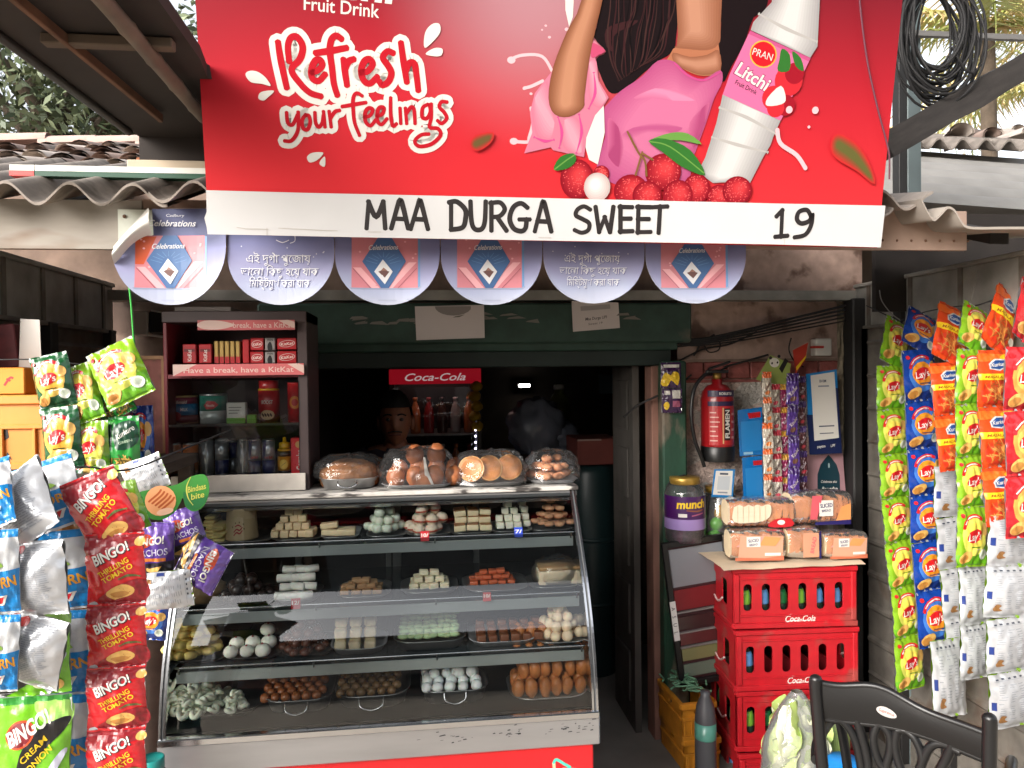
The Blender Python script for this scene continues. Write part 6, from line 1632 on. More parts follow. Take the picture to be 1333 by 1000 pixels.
for ci, seq in ((0, (0, 1, 2, 0, 1, 1)), (1, (1, None, None, None, None, None)), (2, (0, 2, 0, None, None, None)), (3, (1, 1, None, None, None, None))):
    for k, s in enumerate(seq):
        if s is None: continue
        o = bt[s] if not used[s] else dup(bt[s], tree=TREES[s]) if False else (bt[s] if not used[s] else dup(bt[s]))
        used[s] = True
        c = crates[ci]; R_ = Matrix.Rotation(c.rotation_euler[2], 4, 'Z')
        q = R_ @ V((-.185 + k * .0715, .05, .011))
        o.location = V(c.location) + q
        o['label'] = f"{['lime', 'blue', 'dark green'][s]} labelled bottle in the {ordinal[k]} slot of the {cname[ci]} red crate"; o['group'] = 'bottles in the red crates'
for ci, yy, s in ((0, .235, 2), (2, .1, 2), (3, .15, 1), (2, .25, 2)):
    o = dup(bt[s]); c = crates[ci]; q = Matrix.Rotation(c.rotation_euler[2], 4, 'Z') @ V((-.205, yy, .011)); o.location = V(c.location) + q
    o['label'] = f"{['lime', 'blue', 'dark green'][s]} labelled bottle seen through the {'front' if yy < .2 else 'rear'} side hole of the {cname[ci]} red crate"; o['group'] = 'bottles in the red crates'
# paper sheet and loaves on the crate
zt = base0.z
b = MB(); sf = lambda a, c: V((cx_ - .275 + .55 * a + (-.02 if a == 0 else 0), 2.675 + .37 * c, zt + .003 + .004 * noise.noise(V((a * 6, c * 5, 0))) - (.006 if c < .02 else 0)))
b.grid(sf, 20, 12, M('stained_card', (206, 186, 160), .8, var=.12, vs_=8)); tag(b.build('card_sheet'), 'stained beige card sheet spread on the top red crate', 'sheet')
crust, crumb = M('loaf_crust', (196, 128, 84), .5, var=.3, vs_=12), M('loaf_crumb', (224, 204, 170), .7, var=.1, vs_=20)
wrap_m = glass_mat('loaf_wrap', boost=2.2, rough=.12, bump=1, bs=24, milk=.05)
def loaf(label, loc, dims, rz, art, sliced=False, tilt=0):
    t = thing('bread_loaf', label, 'bread', loc, (tilt, 0, rz))
    L_, D_, H_ = dims
    b = MB()
    def fn(a, c):
        ang_ = 2 * pi * c
        e_ = .66
        x = (a - .5) * L_
        sc_ = 1 - .10 * abs(2 * a - 1) ** 6
        cy, cz = cos(ang_), sin(ang_)
        y = (abs(cy) ** e_) * (1 if cy > 0 else -1) * D_ / 2 * sc_; z_ = (abs(cz) ** e_) * (1 if cz > 0 else -1) * H_ / 2 * sc_
        sl = .0016 * sin(x * 520) if sliced else .002 * noise.noise(V((x * 40, c * 9, 0)))
        return V((x, y + sl, z_ + H_ / 2 + sl))
    b.grid(fn, 40, 28, crust)
    for a, fl in ((0, 1), (1, 0)):
        ring = [fn(a, k / 28) for k in range(28)]; b.add(ring, [tuple(range(28)) if fl else tuple(range(28))[::-1]], crumb)
    b.build('loaf', t)
    b = MB()
    def fw_(a, c):
        q = fn(a, c); k = 1.05 + .05 * noise.noise(V((a * 7, c * 9, L_ * 50)))
        return V((q.x * 1.05, q.y * k, (q.z - H_ / 2) * k + H_ / 2 + .002))
    b.grid(fw_, 30, 28, wrap_m); wr_ = b.build('wrapper', t)
    b = MB(); pr = Print(b, lambda x, y, h: V((x, -D_ / 2 * 1.075 - .002 - h - .002 * noise.noise(V((x * 20, y * 20, 1))), y)), None, .0007, .001)
    art(pr, L_, H_); b.build('wrapper_print', wr_)
    return t
pk_, nv_, or_ = ink('bread_pink', (206, 90, 100)), ink('bread_navy', (40, 34, 92)), ink('bread_orange', (222, 150, 90))
def a_label(pr, L_, H_):
    pr.poly([(-L_ * .40, H_ * .06), (L_ * .44, H_ * .06), (L_ * .46, H_ * .84), (-L_ * .36, H_ * .88)], ink('bread_peach', (216, 158, 130)))
    pr.poly([(-L_ * .44, H_ * .5), (-L_ * .2, H_ * .86), (L_ * .12, H_ * .82), (0, H_ * .5)], ink('bread_rose', (222, 150, 140))); pr.poly([(0, H_ * .55), (L_ * .1, H_ * .85), (L_ * .42, H_ * .8), (L_ * .3, H_ * .52)], or_)
    pr.rect(-L_ * .24, H_ * .5, L_ * .02, H_ * .84, Wk); pr.text('SLICED', -L_ * .11, H_ * .72, H_ * .10, nv_, .1, .02, 0, L_ * .2); pr.text('BREAD', -L_ * .11, H_ * .58, H_ * .07, nv_, .1, .01, 0, L_ * .16)
    pr.poly([(-L_ * .46, H_ * .04), (L_ * .46, H_ * .04), (L_ * .46, H_ * .2), (L_ * .1, H_ * .12), (-L_ * .46, H_ * .15)], ink('bread_base', (196, 110, 80))); pr.rect(L_ * .1, H_ * .2, L_ * .4, H_ * .3, Wk)
def a_big(pr, L_, H_):
    pr.poly([(-L_ * .12, H_ * .2), (-L_ * .02, H_ * .95), (-.2 * L_, H_ * .95), (-.24 * L_, H_ * .2)], pk_)
    pr.rect(-L_ * .08, H_ * .30, L_ * .16, H_ * .80, Wk); pr.text('SLICED', L_ * .04, H_ * .64, H_ * .12, nv_, .08, .025, 0, L_ * .21); pr.text('BREAD', L_ * .04, H_ * .48, H_ * .08, nv_, .08, .01, 0, L_ * .16)
    pr.poly([(L_ * .2, H_ * .15), (L_ * .46, H_ * .15), (L_ * .46, H_ * .7), (L_ * .3, H_ * .6)], or_); pr.poly([(-L_ * .16, H_ * .03), (L_ * .46, H_ * .03), (L_ * .46, H_ * .18), (-L_ * .16, H_ * .12)], nv_)
def a_red(pr, L_, H_):
    pr.smooth([(L_ * .08, H_ * .04), (L_ * .18, H_ * .3), (L_ * .42, H_ * .34), (L_ * .46, H_ * .05)], ink('bread_red', (196, 30, 40)), 3); pr.ell(L_ * .28, H_ * .2, L_ * .06, H_ * .09, Wk)
    pts = [(-L_ * .44 + L_ * .07 * k, H_ * (.86 if k % 2 else .80)) for k in range(9)]
    pr.smooth([(-L_ * .46, H_ * .25), (-L_ * .46, H_ * .75)] + pts + [(L_ * .1, H_ * .4), (-L_ * .1, H_ * .22)], ink('bread_white', (226, 212, 186)), 3)
    for k in range(6): pr.stroke([(-L_ * .40 + L_ * .085 * k, H_ * .26), (-L_ * .40 + L_ * .085 * k, H_ * .8)], .0035, ink('bread_slice', (196, 172, 136)), 3, .5)
def a_end(pr, L_, H_):
    pr.poly([(-L_ * .1, H_ * .1), (L_ * .4, H_ * .1), (L_ * .4, H_ * .9), (-L_ * .1, H_ * .9)], ink('bread_clear', (206, 150, 120))); pr.text('BREAD', L_ * .22, H_ * .5, H_ * .13, pk_, 1.4, .02, .1, H_ * .55); pr.rect(L_ * .41, H_ * .05, L_ * .47, H_ * .95, nv_)
zl = zt + .009
def bl(px, Y): return P(px, 720, Y).x
loaf('wrapped loaf with a pink and white label, lower left on the card', (bl(981, 2.80), 2.80, zl), (.205, .115, .115), radians(-6), a_label)
loaf('upright wrapped loaf end between the two lower loaves', (bl(1040, 2.79), 2.79, zl), (.125, .12, .118), radians(-4), a_end)
loaf('wrapped loaf with a small white label, lower right on the card', (bl(1094, 2.77), 2.77, zl), (.165, .105, .098), radians(-2), a_label)
loaf('loaf with pale slices showing and a red corner, upper left', (bl(985, 2.84), 2.835, zl + .121), (.255, .115, .108), radians(-4), a_red, True)
loaf('large sliced loaf with a square white label, upper right', (bl(1062, 2.84), 2.84, zl + .122), (.235, .125, .125), radians(-3), a_big, True)

# ------------------------------------------------------------------ black plastic chair in front
ch = thing('plastic_chair', 'black moulded plastic chair with an oval sticker on its top rail', 'chair')
LT, RT = P(1062, 878, 1.66), None
h_top = LT.z
d_ = ray(1288, 928); RT = CAM + d_ * ((h_top - CAM.z) / d_.z)
v_ = V((RT.x - LT.x, RT.y - LT.y, 0)); cw = v_.length
ch.location = (LT.x, LT.y, 0); ch.rotation_euler = (0, 0, atan2(v_.y, v_.x))
H = h_top
for x in (0, cw):
    MB().tube(cat([(x, .0, H - .012), (x, .002, H - .05), (x + (.012 if x == 0 else -.006), .015, H - .25), (x + (.03 if x == 0 else -.03), .045, .44)], 6), [.0145] * 19, black_pl, 14).ball((x, 0, H - .012), (.0145, .0145, .012), black_pl, 12, 8).build('back_post', ch)
b = MB()
n = 40
def crest(a, c):
    x = cw * a
    top = H - .022 - .014 * sin(pi * a) ** 1.0 * (1 - a) * 2 - .028 * a + .036 * exp(-((a - .36) / .22) ** 2)
    bot = H - .108 - .004 * cos(6 * a) + (.0 if .2 < a < .8 else -.0)
    q = bot + (top - bot) * c
    y = .035 * sin(pi * a) + .012 * (1 - c) - .006 * sin(pi * c)
    return (x, y, q)
b.grid(lambda a, c: V(crest(a, c)), n, 10, black_pl); b.grid(lambda a, c: V(crest(a, c)) + V((0, .014, 0)), n, 10, black_pl, flip=True)
for c in (0, 1):
    vs2 = []
    for i in range(n + 1): vs2 += [V(crest(i / n, c)), V(crest(i / n, c)) + V((0, .014, 0))]
    b.add(vs2, [(2 * i, 2 * i + 2, 2 * i + 3, 2 * i + 1) for i in range(n)], black_pl, True)
b.tube([V(crest(i / n, 1)) + V((0, .007, 0)) for i in range(n + 1)], .0085, black_pl, 8); b.tube([V(crest(i / n, 0)) + V((0, .007, 0)) for i in range(n + 1)], .0085, black_pl, 8)
rail_ = b.build('top_rail', ch)
b = MB(); q0 = V(crest(.42, .45)); pr = Print(b, lambda x, y, h: V(crest((q0.x + x) / cw, .45 + y / .09)) + V((0, -.0008 - h, 0)), (.008, .008), .0001, .0004)
pr.ell(0, 0, .021, .012, ink('sticker_white', (176, 172, 168)), -.12); pr.text('Supreme', 0, .001, .008, ink('sticker_red', (190, 70, 66)), -.12, .01, .2, .032); b.build('sticker', rail_)
b = MB()                                    # looped splat
yb_ = lambda x: .035 * sin(pi * x / cw) + .02
def sp(pts, r): b.tube(cat([(x * cw, yb_(x * cw) , H - z_) for x, z_ in pts], 6), r, black_pl, 8)
sp([(.22, .09), (.26, .14), (.30, .22), (.31, .42)], .011); sp([(.80, .095), (.76, .14), (.70, .2), (.66, .30), (.66, .42)], .011)
sp([(.36, .10), (.33, .14), (.36, .19), (.44, .24), (.50, .42)], .010); sp([(.36, .10), (.42, .12), (.43, .16), (.40, .22), (.36, .42)], .010)
sp([(.47, .11), (.46, .15), (.50, .20), (.58, .21), (.62, .16), (.58, .12), (.52, .105), (.47, .11)], .010); sp([(.60, .19), (.66, .13), (.74, .11), (.84, .115)], .010); sp([(.54, .205), (.54, .30), (.56, .42)], .010)
sp([(.03, .105), (.14, .11), (.22, .15), (.26, .22)], .010)
b.build('splat', ch)
b = MB()
def seat(a, c, off=0):
    x = -.02 + (cw + .04) * a; y = .02 + .42 * c
    return V((x, y, .43 - .018 * sin(pi * a) * sin(pi * c) - off - (.02 * max(0, c - .85) / .15)))
b.grid(lambda a, c: seat(a, c), 16, 16, black_pl); b.grid(lambda a, c: seat(a, c, .022), 16, 16, black_pl, flip=True); b.tube([seat(0, 0, .011), seat(1, 0, .011), seat(1, 1, .011), seat(0, 1, .011)], .013, black_pl, 8, closed=True); b.build('seat', ch)
for x, y in ((.01, .04), (cw - .01, .04), (.0, .41), (cw, .41)):
    MB().tube([(x, y, .42), (x + (-.015 if x < .1 else .015), y + (-.03 if y < .1 else .02), 0.003)], [.018, .013], black_pl, 10).build('leg', ch)
# arms
for s, x in ((-1, -.005), (1, cw + .005)):
    MB().tube(cat([(x, .02, .66), (x + s * .02, .12, .665), (x + s * .02, .28, .66), (x + s * .015, .34, .60), (x, .37, .43)], 6), .013, black_pl, 10).build('arm', ch)

# things on the floor in front of and beside the crates
bagp = thing('greens_bag', 'clear plastic bag packed with pale green leaves in front of the crates', 'bag', (P(1038, 950, 2.5).x, 2.5, 0.012))
leafm = M('cabbage_leaf', (160, 178, 100), .6, var=.25, vs_=10, sss=.1)
bb_ = MB()
for k in range(60):
    z0 = random.uniform(.02, .36); rr_ = .115 * (1 - (z0 / .52) ** 2); a = random.uniform(0, 6.3)
    c_ = V((rr_ * .75 * cos(a), rr_ * .6 * sin(a), z0)); m_ = leafm if k % 3 else M('cabbage_white', (206, 208, 176), .6, var=.15)
    mx = Matrix.Translation(c_) @ Matrix.Rotation(random.uniform(0, 6), 4, 'Z') @ Matrix.Rotation(random.uniform(-.8, .8), 4, 'X')
    bb_.grid(lambda u, v: V(((u - .5) * .10 * (.3 + sin(pi * min(1, v * .9 + .05))), .018 * noise.noise(V((u * 4, v * 4, k))) - .02 * (2 * u - 1) ** 2, (v - .5) * .13)), 7, 7, m_, True, mx)
bb_.build('leaves', bagp)
b = MB()
b.grid(lambda a, c: V(((.125 * (1 - (c * .985) ** 3.2) + .014) * cos(2 * pi * a) * (1 + .12 * noise.noise(V((cos(2 * pi * a) * 3, sin(2 * pi * a) * 3, c * 4)))), (.095 * (1 - (c * .985) ** 3.2) + .014) * sin(2 * pi * a) * (1 + .12 * noise.noise(V((cos(2 * pi * a) * 4, sin(2 * pi * a) * 4, c * 5 + 3)))), .44 * c)), 34, 26, glass_mat('bag_film', boost=1.4, rough=.1, bump=1, bs=18, milk=.16))
b.build('film', bagp)
gq = P(1086, 950, 2.56); cyl_ = thing('green_container', 'pale green plastic canister behind the black chair', 'canister', (gq.x, 2.57, .008))
MB().lathe([(.0, 0), (.055, .002), (.058, .012), (.058, .27), (.05, .30), (.034, .315), (.034, .335), (.0, .337)], M('pale_green_plastic', (150, 174, 100), .4, var=.08), 24).build('body', cyl_)
bq = P(1098, 985, 2.4); tb = thing('blue_tub', 'bright blue plastic tub behind the chair back', 'tub', (bq.x, 2.40, .008))
MB().lathe([(.0, 0), (.06, .002), (.078, .225), (.082, .227), (.075, .226), (.05, .245), (.0, .25)], M('sky_blue_plastic', (24, 124, 200), .4, bump=.05), 24).build('body', tb)
# yellow crates, dark cylinder and green net by the doorway
yel = M('crate_yellow', (196, 130, 34), .55, var=.18, vs_=8, c2=(140, 92, 36), thr=.66)
def plain_crate(label, loc, dims, rz, mat, group=None, name='plastic_crate'):
    t = thing(name, label, 'crate', loc, rz, group); w_, d2, h_ = dims
    hs = [rrect(-w_ * .13, h_ * .68, w_ * .13, h_ * .82, h_ * .06, 4)]
    for nm, y in (('front_panel', 0), ('back_panel', d2 - .008)):
        b = MB(); b.prism(rrect(-w_ / 2, 0, w_ / 2, h_, .004, 2), y, y + .008, mat, holes=hs); yy = y - .004 if y == 0 else y + .012
        b.box((0, yy, h_ - .012), (w_ + .01, .012, .024), mat, .003); b.box((0, yy, h_ * .58), (w_, .008, .012), mat, .002); b.box((0, yy, .01), (w_, .01, .02), mat, .003)
        for k in range(5): b.box((-w_ * .42 + k * w_ * .21, yy, h_ * .3), (.008, .008, h_ * .52), mat, .002)
        b.build(nm, t)
    for s in (-1, 1):
        b = MB(); mx = Matrix.Translation((s * w_ / 2 - (.008 if s > 0 else 0), d2 / 2, 0)) @ Matrix(((0, 1, 0, 0), (1, 0, 0, 0), (0, 0, 1, 0), (0, 0, 0, 1)))
        b.prism(rrect(-d2 / 2, 0, d2 / 2, h_, .004, 2), 0, .008, mat, mx=mx, holes=hs if d2 > .2 else ())
        b.box((s * (w_ / 2 + .002), d2 / 2, h_ - .012), (.012, d2, .024), mat, .003); b.box((s * (w_ / 2 + .002), d2 / 2, h_ * .58), (.008, d2, .012), mat, .002)
        b.build('side_panel', t)
    MB().box((0, d2 / 2, .008), (w_ - .016, d2 - .02, .01), mat).build('bottom', t)
    return t
yq = P(882, 905, 2.86)
for k in range(3):
    z = yq.z + .02 - .155 * (k + 1) - .02
    plain_crate(['topmost worn yellow crate by the doorway', 'middle worn yellow crate by the doorway', 'lowest worn yellow crate by the doorway'][k], (1.055 + .008 * k, 2.80, max(.007, z)), (.14, .24, .148), radians(3), yel, 'yellow crates by the doorway')
gn = M('green_net', (96, 140, 110), .6, var=.2)
b = MB()
for k in range(22):
    c0_ = V((1.055 + random.uniform(-.06, .05), 2.9 + random.uniform(-.08, .1), yq.z - .0 + random.uniform(0, .03)))
    b.tube(cat([c0_ + V((random.uniform(-.05, .05), random.uniform(-.04, .04), random.uniform(0, .025))) for _ in range(4)], 4), .004, gn, 5)
tag(b.build('green_net'), 'crumpled green net on the topmost yellow crate', 'net')
cyq = P(918, 960, 2.70)
cy_ = thing('dark_jerrycan', 'dark grey bottle with a teal label between the yellow and red crates', 'bottle', (P(921, 960, 2.68).x, 2.70, .007))
MB().lathe([(.0, 0), (.036, .003), (.04, .02), (.04, .27), (.034, .32), (.018, .36), (.018, .378), (.0, .38)], M('dark_grey_plastic', (70, 70, 74), .4, var=.1), 22).build('body', cy_)
MB().lathe([(.0405, .20), (.0412, .205), (.0405, .262)], ink('teal_label', (80, 140, 126)), 22).build('label', cy_)

# ------------------------------------------------------------------ on and before the newspaper wall
jr = thing('sweet_jar', 'big clear jar with a violet label and gold lid on the red stand', 'jar', (P(893, 704, 2.97).x, 2.98, P(893, 706, 2.95).z))
R0 = .083
MB().lathe([(.0, 0), (R0 - .008, .002), (R0, .014), (R0, .20), (R0 - .006, .222), (.055, .238), (.055, .246)], clear_jar, 30).build('body', jr)
MB().lathe([(.0, .002), (R0 - .006, .004), (R0 - .005, .05), (.0, .062)], M('toffee_fill', (96, 52, 80), .4, var=.5, vs_=50, bump=1, bs=50), 24).build('sweets', jr)
b = MB(); b.grid(lambda a, c: V((R0 * 1.012 * sin((a - .5) * 4.4), -R0 * 1.012 * cos((a - .5) * 4.4), .10 + .095 * c)), 24, 2, ink('violet_label', (64, 18, 84))); b.grid(lambda a, c: V((R0 * 1.014 * sin((a - .5) * 4.4), -R0 * 1.014 * cos((a - .5) * 4.4), .058 + .044 * c)), 24, 2, ink('lilac_band', (156, 130, 190)))
fnj = lambda x, y, h: V(((R0 * 1.02 + h) * sin(x / R0), -(R0 * 1.02 + h) * cos(x / R0), y))
pr = Print(b, fnj, (.012, .03), .0001, .0006); pr.text('munch', 0, .166, .034, Yl, .03, .035, .15, .125); pr.rect(-.055, .112, -.02, .126, Wk); pr.stroke([(-.02, .14), (.02, .136), (.05, .14)], .006, ink('choc_bar', (140, 80, 50)), 4); pr.stroke([(0, .118), (.05, .126)], .005, ink('pinkish', (170, 90, 120)), 4)
b.build('label', jr); MB().lathe([(.058, .238), (.062, .241), (.062, .264), (.058, .268), (.0, .268)], M('gold_lid', (168, 134, 60), .35, metal=.5), 30).build('lid', jr)
for k in range(3): pass
jr2 = thing('sweet_jar', 'second jar with green and yellow packets half hidden by the loaves', 'jar', (P(938, 690, 3.02).x, 3.02, P(938, 706, 3.0).z - .02))
MB().lathe([(.0, 0), (.07, .002), (.078, .014), (.078, .20), (.055, .228), (.055, .236)], clear_jar, 26).build('body', jr2); MB().lathe([(.058, .228), (.062, .232), (.062, .254), (.0, .256)], M('gold_lid', (168, 134, 60), .35, metal=.5), 26).build('lid', jr2)
b = MB()
for k, (x, z, c) in enumerate(((-.04, .05, (96, 190, 50)), (-.03, .1, (110, 200, 60)), (.02, .12, (230, 180, 40)), (.03, .05, (90, 40, 90)), (-.01, .15, (220, 160, 40)))): b.ball((x, -.03, z), (.03, .025, .03), ink('sweet%d' % k, c), 8, 6, fn=lumpy(k, .3))
b.build('sweets', jr2)
# red sweet stand with leaning black framed board
zs = P(893, 706, 2.95).z
st = thing('red_stand', 'dark red display stand with a round emblem under the jar', 'stand', (P(898, 800, 3.02).x, 3.0, 0))
drd = M('dull_red', (116, 26, 32), .5, var=.2)
b = MB(); b.span((-.09, .0, .55), (.2, .11, zs - .001), drd, .003); b.span((-.075, .02, .3), (.2, .11, .55), drd, .003); b.span((-.06, .03, 0.007), (.2, .1, .3), dark_wood, .003); b.build('cabinet', st)
b = MB(); pr = Print(b, lambda x, y, h: (x, -.0005 - h, y), None, .00005, .0003); ez_ = P(878, 805, 3.0).z; pr.ell(-.055, ez_, .028, .045, ink('emblem_cream', (190, 150, 120)))
for k in range(4): pr.ell(-.055 + .012 * (k - 1.5), ez_, .004, .036, drd)
b.build('emblem', st)
fbq, ftq = P(908, 898, 2.90), P(884, 706, 2.92)
fr = thing('display_rack', 'black framed shelf rack leaning against the red stand', 'frame', (ftq.x, 2.93, fbq.z), (0, radians(-7), 0))
hh_ = ftq.z - fbq.z
b = MB(); fxx = .27
for x in (.012, fxx): b.box((x, 0, hh_ / 2), (.024, .022, hh_), black_pl, .003)
for z in (.012, hh_ - .012): b.box((fxx / 2, 0, z), (fxx, .02, .024), black_pl, .003)
b.build('frame', fr)
b = MB(); b.span((.02, .012, .02), (fxx, .018, hh_ - .02), M('board_dark', (60, 30, 34), .5, var=.3)); b.span((.026, .008, hh_ * .68), (fxx - .01, .011, hh_ * .94), M('pale_panel', (128, 130, 136), .4)); b.span((.026, .006, hh_ * .52), (fxx - .01, .010, hh_ * .66), drd)
for z in (.26, .36, .5): b.span((.024, .0, hh_ * z), (fxx, .012, hh_ * z + .006), M('grey_ledge', (126, 122, 120), .5))
for k, c in enumerate(((104, 120, 106), (126, 126, 84), (92, 40, 42), (58, 34, 36))): b.span((.03, .004, hh_ * (.06 + .11 * k)), (fxx - .01, .012, hh_ * (.06 + .11 * k) + .05), ink('pack%d' % k, c))
b.build('board', fr)
b = MB(); b.span((.0005, -.0135, hh_ * .33), (.0245, -.0115, hh_ * .60), M('white_tape', (214, 214, 210), .5)); pr = Print(b, lambda x, y, h: (x, -.0136 - h, y), None, .00005, .0003)
for k, t_ in enumerate('ASUL'): pr.text(t_, .0125, hh_ * (.55 - .055 * k), .016, Bk, -pi / 2, .0, 0)
b.build('tape', fr)
# fire extinguisher
fx = thing('fire_extinguisher', 'red fire extinguisher with a black hose on the papered wall', 'extinguisher', (P(935, 545, 3.0).x, 3.01, P(935, 600, 3.0).z))
exr = M('extinguisher_red', (150, 22, 28), .3, coat=.3)
hx = P(935, 500, 3.0).z - P(935, 600, 3.0).z; RX = .068
MB().lathe([(.0, 0), (RX - .012, .0), (RX, .012), (RX, hx * .8), (RX * .92, hx * .9), (RX * .62, hx * .98), (.022, hx), (.022, hx + .02)], exr, 28).build('cylinder', fx)
MB().lathe([(RX + .001, .0), (RX + .002, .004), (RX + .002, hx * .19), (RX + .001, hx * .195)], black_pl, 28).build('foot_ring', fx)
fne = lambda x, y, h: V(((RX + .001 + h) * sin(x / RX), -(RX + .001 + h) * cos(x / RX), y))
b = MB(); pr = Print(b, fne, (.012, .05), .0001, .0004)
pr.rect(-.062, hx * .22, .062, hx * .72, ink('label_red', (186, 40, 44))); pr.rect(-.066, hx * .72, .066, hx * .78, ink('label_navy', (44, 30, 70))); pr.rect(-.066, hx * .84, .066, hx * .92, ink('label_navy', (44, 30, 70)))
pr.text('ROBUSTER', .012, hx * .88, .011, Wk, 0, .02, 0, .06); pr.rect(.002, hx * .28, .030, hx * .69, Bk); pr.text('FLAMEN', .016, hx * .49, .021, Wk, pi / 2, .03, 0, hx * .36); pr.rect(-.006, hx * .24, .0, hx * .70, ink('label_cream', (206, 170, 120)))
for k in range(7): pr.rect(-.056, hx * (.27 + .06 * k), -.056 + random.uniform(.02, .04), hx * (.285 + .06 * k), ink('label_line', (222, 170, 160)))
for k in range(4): pr.rect(.036, hx * (.3 + .1 * k), .036 + .018, hx * (.33 + .1 * k), ink('label_line', (222, 170, 160)))
b.build('label', fx)
b = MB(); b.lathe([(.018, hx + .018), (.018, hx + .045), (.0, hx + .046)], M('brass', (150, 120, 60), .35, metal=.7), 14); b.box((.0, 0, hx + .052), (.10, .02, .014), black_pl, .003, rz=.1); b.box((.01, -.002, hx + .075), (.10, .02, .010), black_pl, .003, mx=Matrix.Translation((0, 0, hx + .075)) @ Matrix.Rotation(radians(-18), 4, 'Y') @ Matrix.Translation((0, 0, -hx - .075))); b.build('valve', fx)
MB().tube(cat([(-.03, -.01, hx + .04), (-.07, -.03, hx + .035), (-.115, -.04, hx - .02), (-.13, -.045, hx * .62), (-.115, -.04, hx * .30), (-.085, -.035, hx * .06), (-.07, -.03, -.02)], 6), .008, black_pl, 10).build('hose', fx)
# blue hanging packs
def sheet_thing(name, label, catg, pts, Y, mat, art=None, th=.0015, back=None, tilt=0):
    f = Frame(P(*pts[3], Y), P(*pts[2], Y) - P(*pts[3], Y), P(*pts[0], Y) - P(*pts[3], Y))
    t = thing(name, label, catg, matrix=f.M)
    b = MB(); b.prism(f.pp(pts), 0, th, mat); b.build('sheet', t)
    if art:
        b = MB(); pr = Print(b, flat, None, .00004, .0004); art(pr, f, b); b.build('print', t)
    return t
bp_ = foil('sachet_blue', (16, 116, 190))
def art_bp(pr, f, b):
    pr.rect(.006, .008, .07, .016, ink('pale_blue', (120, 180, 214))); pr.poly(f.pp([(972, 540), (988, 538), (988, 546), (974, 548)]), Rd); pr.text('Vim', *f.px(980, 543), .006, Wk, 0, .01, .2); 
    pr.rect(.006, .018, .075, .13, ink('blue_panel', (40, 140, 206)))
sheet_thing('sachet_card', 'upper bright blue sachet hanging beside the fire extinguisher', 'sachet', [(960, 534), (992, 530), (994, 592), (963, 594)], 2.985, bp_, lambda pr, f, b: (pr.poly(f.pp([(973, 538), (990, 536), (990, 543), (975, 545)]), Rd), pr.poly(f.pp([(964, 549), (990, 547), (991, 586), (966, 588)]), ink('blue_panel', (40, 132, 200))), pr.rect(*f.px(968, 592), *f.px(980, 588), ink('pale_blue', (150, 196, 220)))))
sheet_thing('sachet_card', 'lower bright blue sachet hanging above the loaves', 'sachet', [(966, 596), (992, 593), (994, 652), (968, 654)], 2.98, bp_, lambda pr, f, b: (pr.poly(f.pp([(980, 600), (992, 599), (992, 605), (981, 606)]), Rd), pr.poly(f.pp([(970, 610), (992, 608), (992, 648), (972, 650)]), ink('blue_panel', (40, 132, 200)))))
# payment cards (their codes are left blank)
def art_card(pr, f, b):
    pr.poly(f.pp([(1055, 489), (1086, 484), (1092, 570), (1060, 574)]), Wk)
    pr.text('BHIM', *f.px(1071, 496), .012, ink('card_text', (60, 70, 90)), 0, .02, 0, .03); pr.rect(*f.px(1065, 504), *f.px(1079, 501.5), ink('grey_text', (140, 146, 156)))
    pr.rect(*f.px(1066, 556), *f.px(1086, 553.5), ink('card_text', (60, 70, 90))); pr.rect(*f.px(1067, 565), *f.px(1085, 563), ink('card_text', (60, 70, 90)))
    pr.poly(f.pp([(1049, 489), (1055, 488), (1060, 574), (1053, 574)]), ink('card_blue', (30, 124, 190)))
    pr.poly(f.pp([(1050, 540), (1058, 540), (1060, 574), (1053, 575)]), ink('card_navy', (24, 36, 78)))
    pr.text('paytm', *f.px(1069, 581), .012, Wk, .04, .02, 0, .036); pr.text('UPI', *f.px(1084, 580), .012, Wk, .04, .01, .2, .02)
nav = ink('card_navy', (24, 36, 78))
sheet_thing('payment_card', 'blue and white payment card hung on the pillar side of the papered wall', 'card', [(1049, 487), (1089, 481), (1096, 590), (1054, 592)], 2.985, nav, lambda pr, f, b: (pr.poly(f.pp([(1049, 487), (1089, 481), (1090.5, 505), (1050, 510)]), ink('card_blue', (30, 124, 190))), art_card(pr, f, b)))
def art_small(pr, f, b):
    pr.poly(f.pp([(932, 613), (954, 613), (952, 645), (928, 644)]), Wk); pr.rect(*f.px(937, 618), *f.px(948, 616), ink('card_text', (60, 70, 90))); pr.rect(*f.px(934, 642), *f.px(947, 640.5), ink('grey_text', (140, 146, 156)))
    pr.poly(f.pp([(935, 620), (951, 620), (949, 638), (933, 637.5)]), ink('blank_code', (196, 200, 204)))
sheet_thing('payment_card', 'small white payment card standing on the second jar', 'card', [(930, 611), (957, 611), (954, 648), (926, 647)], 2.955, ink('card_blue', (30, 124, 190)), art_small)
def art_ram(pr, f, b):
    dk = ink('poster_teal', (22, 58, 70))
    pr.poly(f.pp([(1064, 650), (1064, 618), (1068, 605), (1074, 597), (1078.5, 592), (1083, 597), (1089, 605), (1093, 618), (1094, 650)]), dk)
    pr.ell(*f.px(1079, 606), .004, .011, ink('lamp_pale', (170, 190, 190)))
    pr.text('Celebrate this', *f.px(1079, 627), .011, Wk, -.08, .01, .3, .074); pr.text('Ramadan', *f.px(1080, 636), .016, Wk, -.06, .025, .2, .072); pr.rect(*f.px(1072, 645), *f.px(1085, 643), ink('grey_text', (140, 146, 156)))
sheet_thing('poster', 'pink and teal Ramadan poster below the payment card', 'poster', [(1047, 594), (1097, 590), (1102, 660), (1050, 664)], 3.05, paper('poster_pink', (170, 130, 136), var=.15, vs_=9), art_ram)
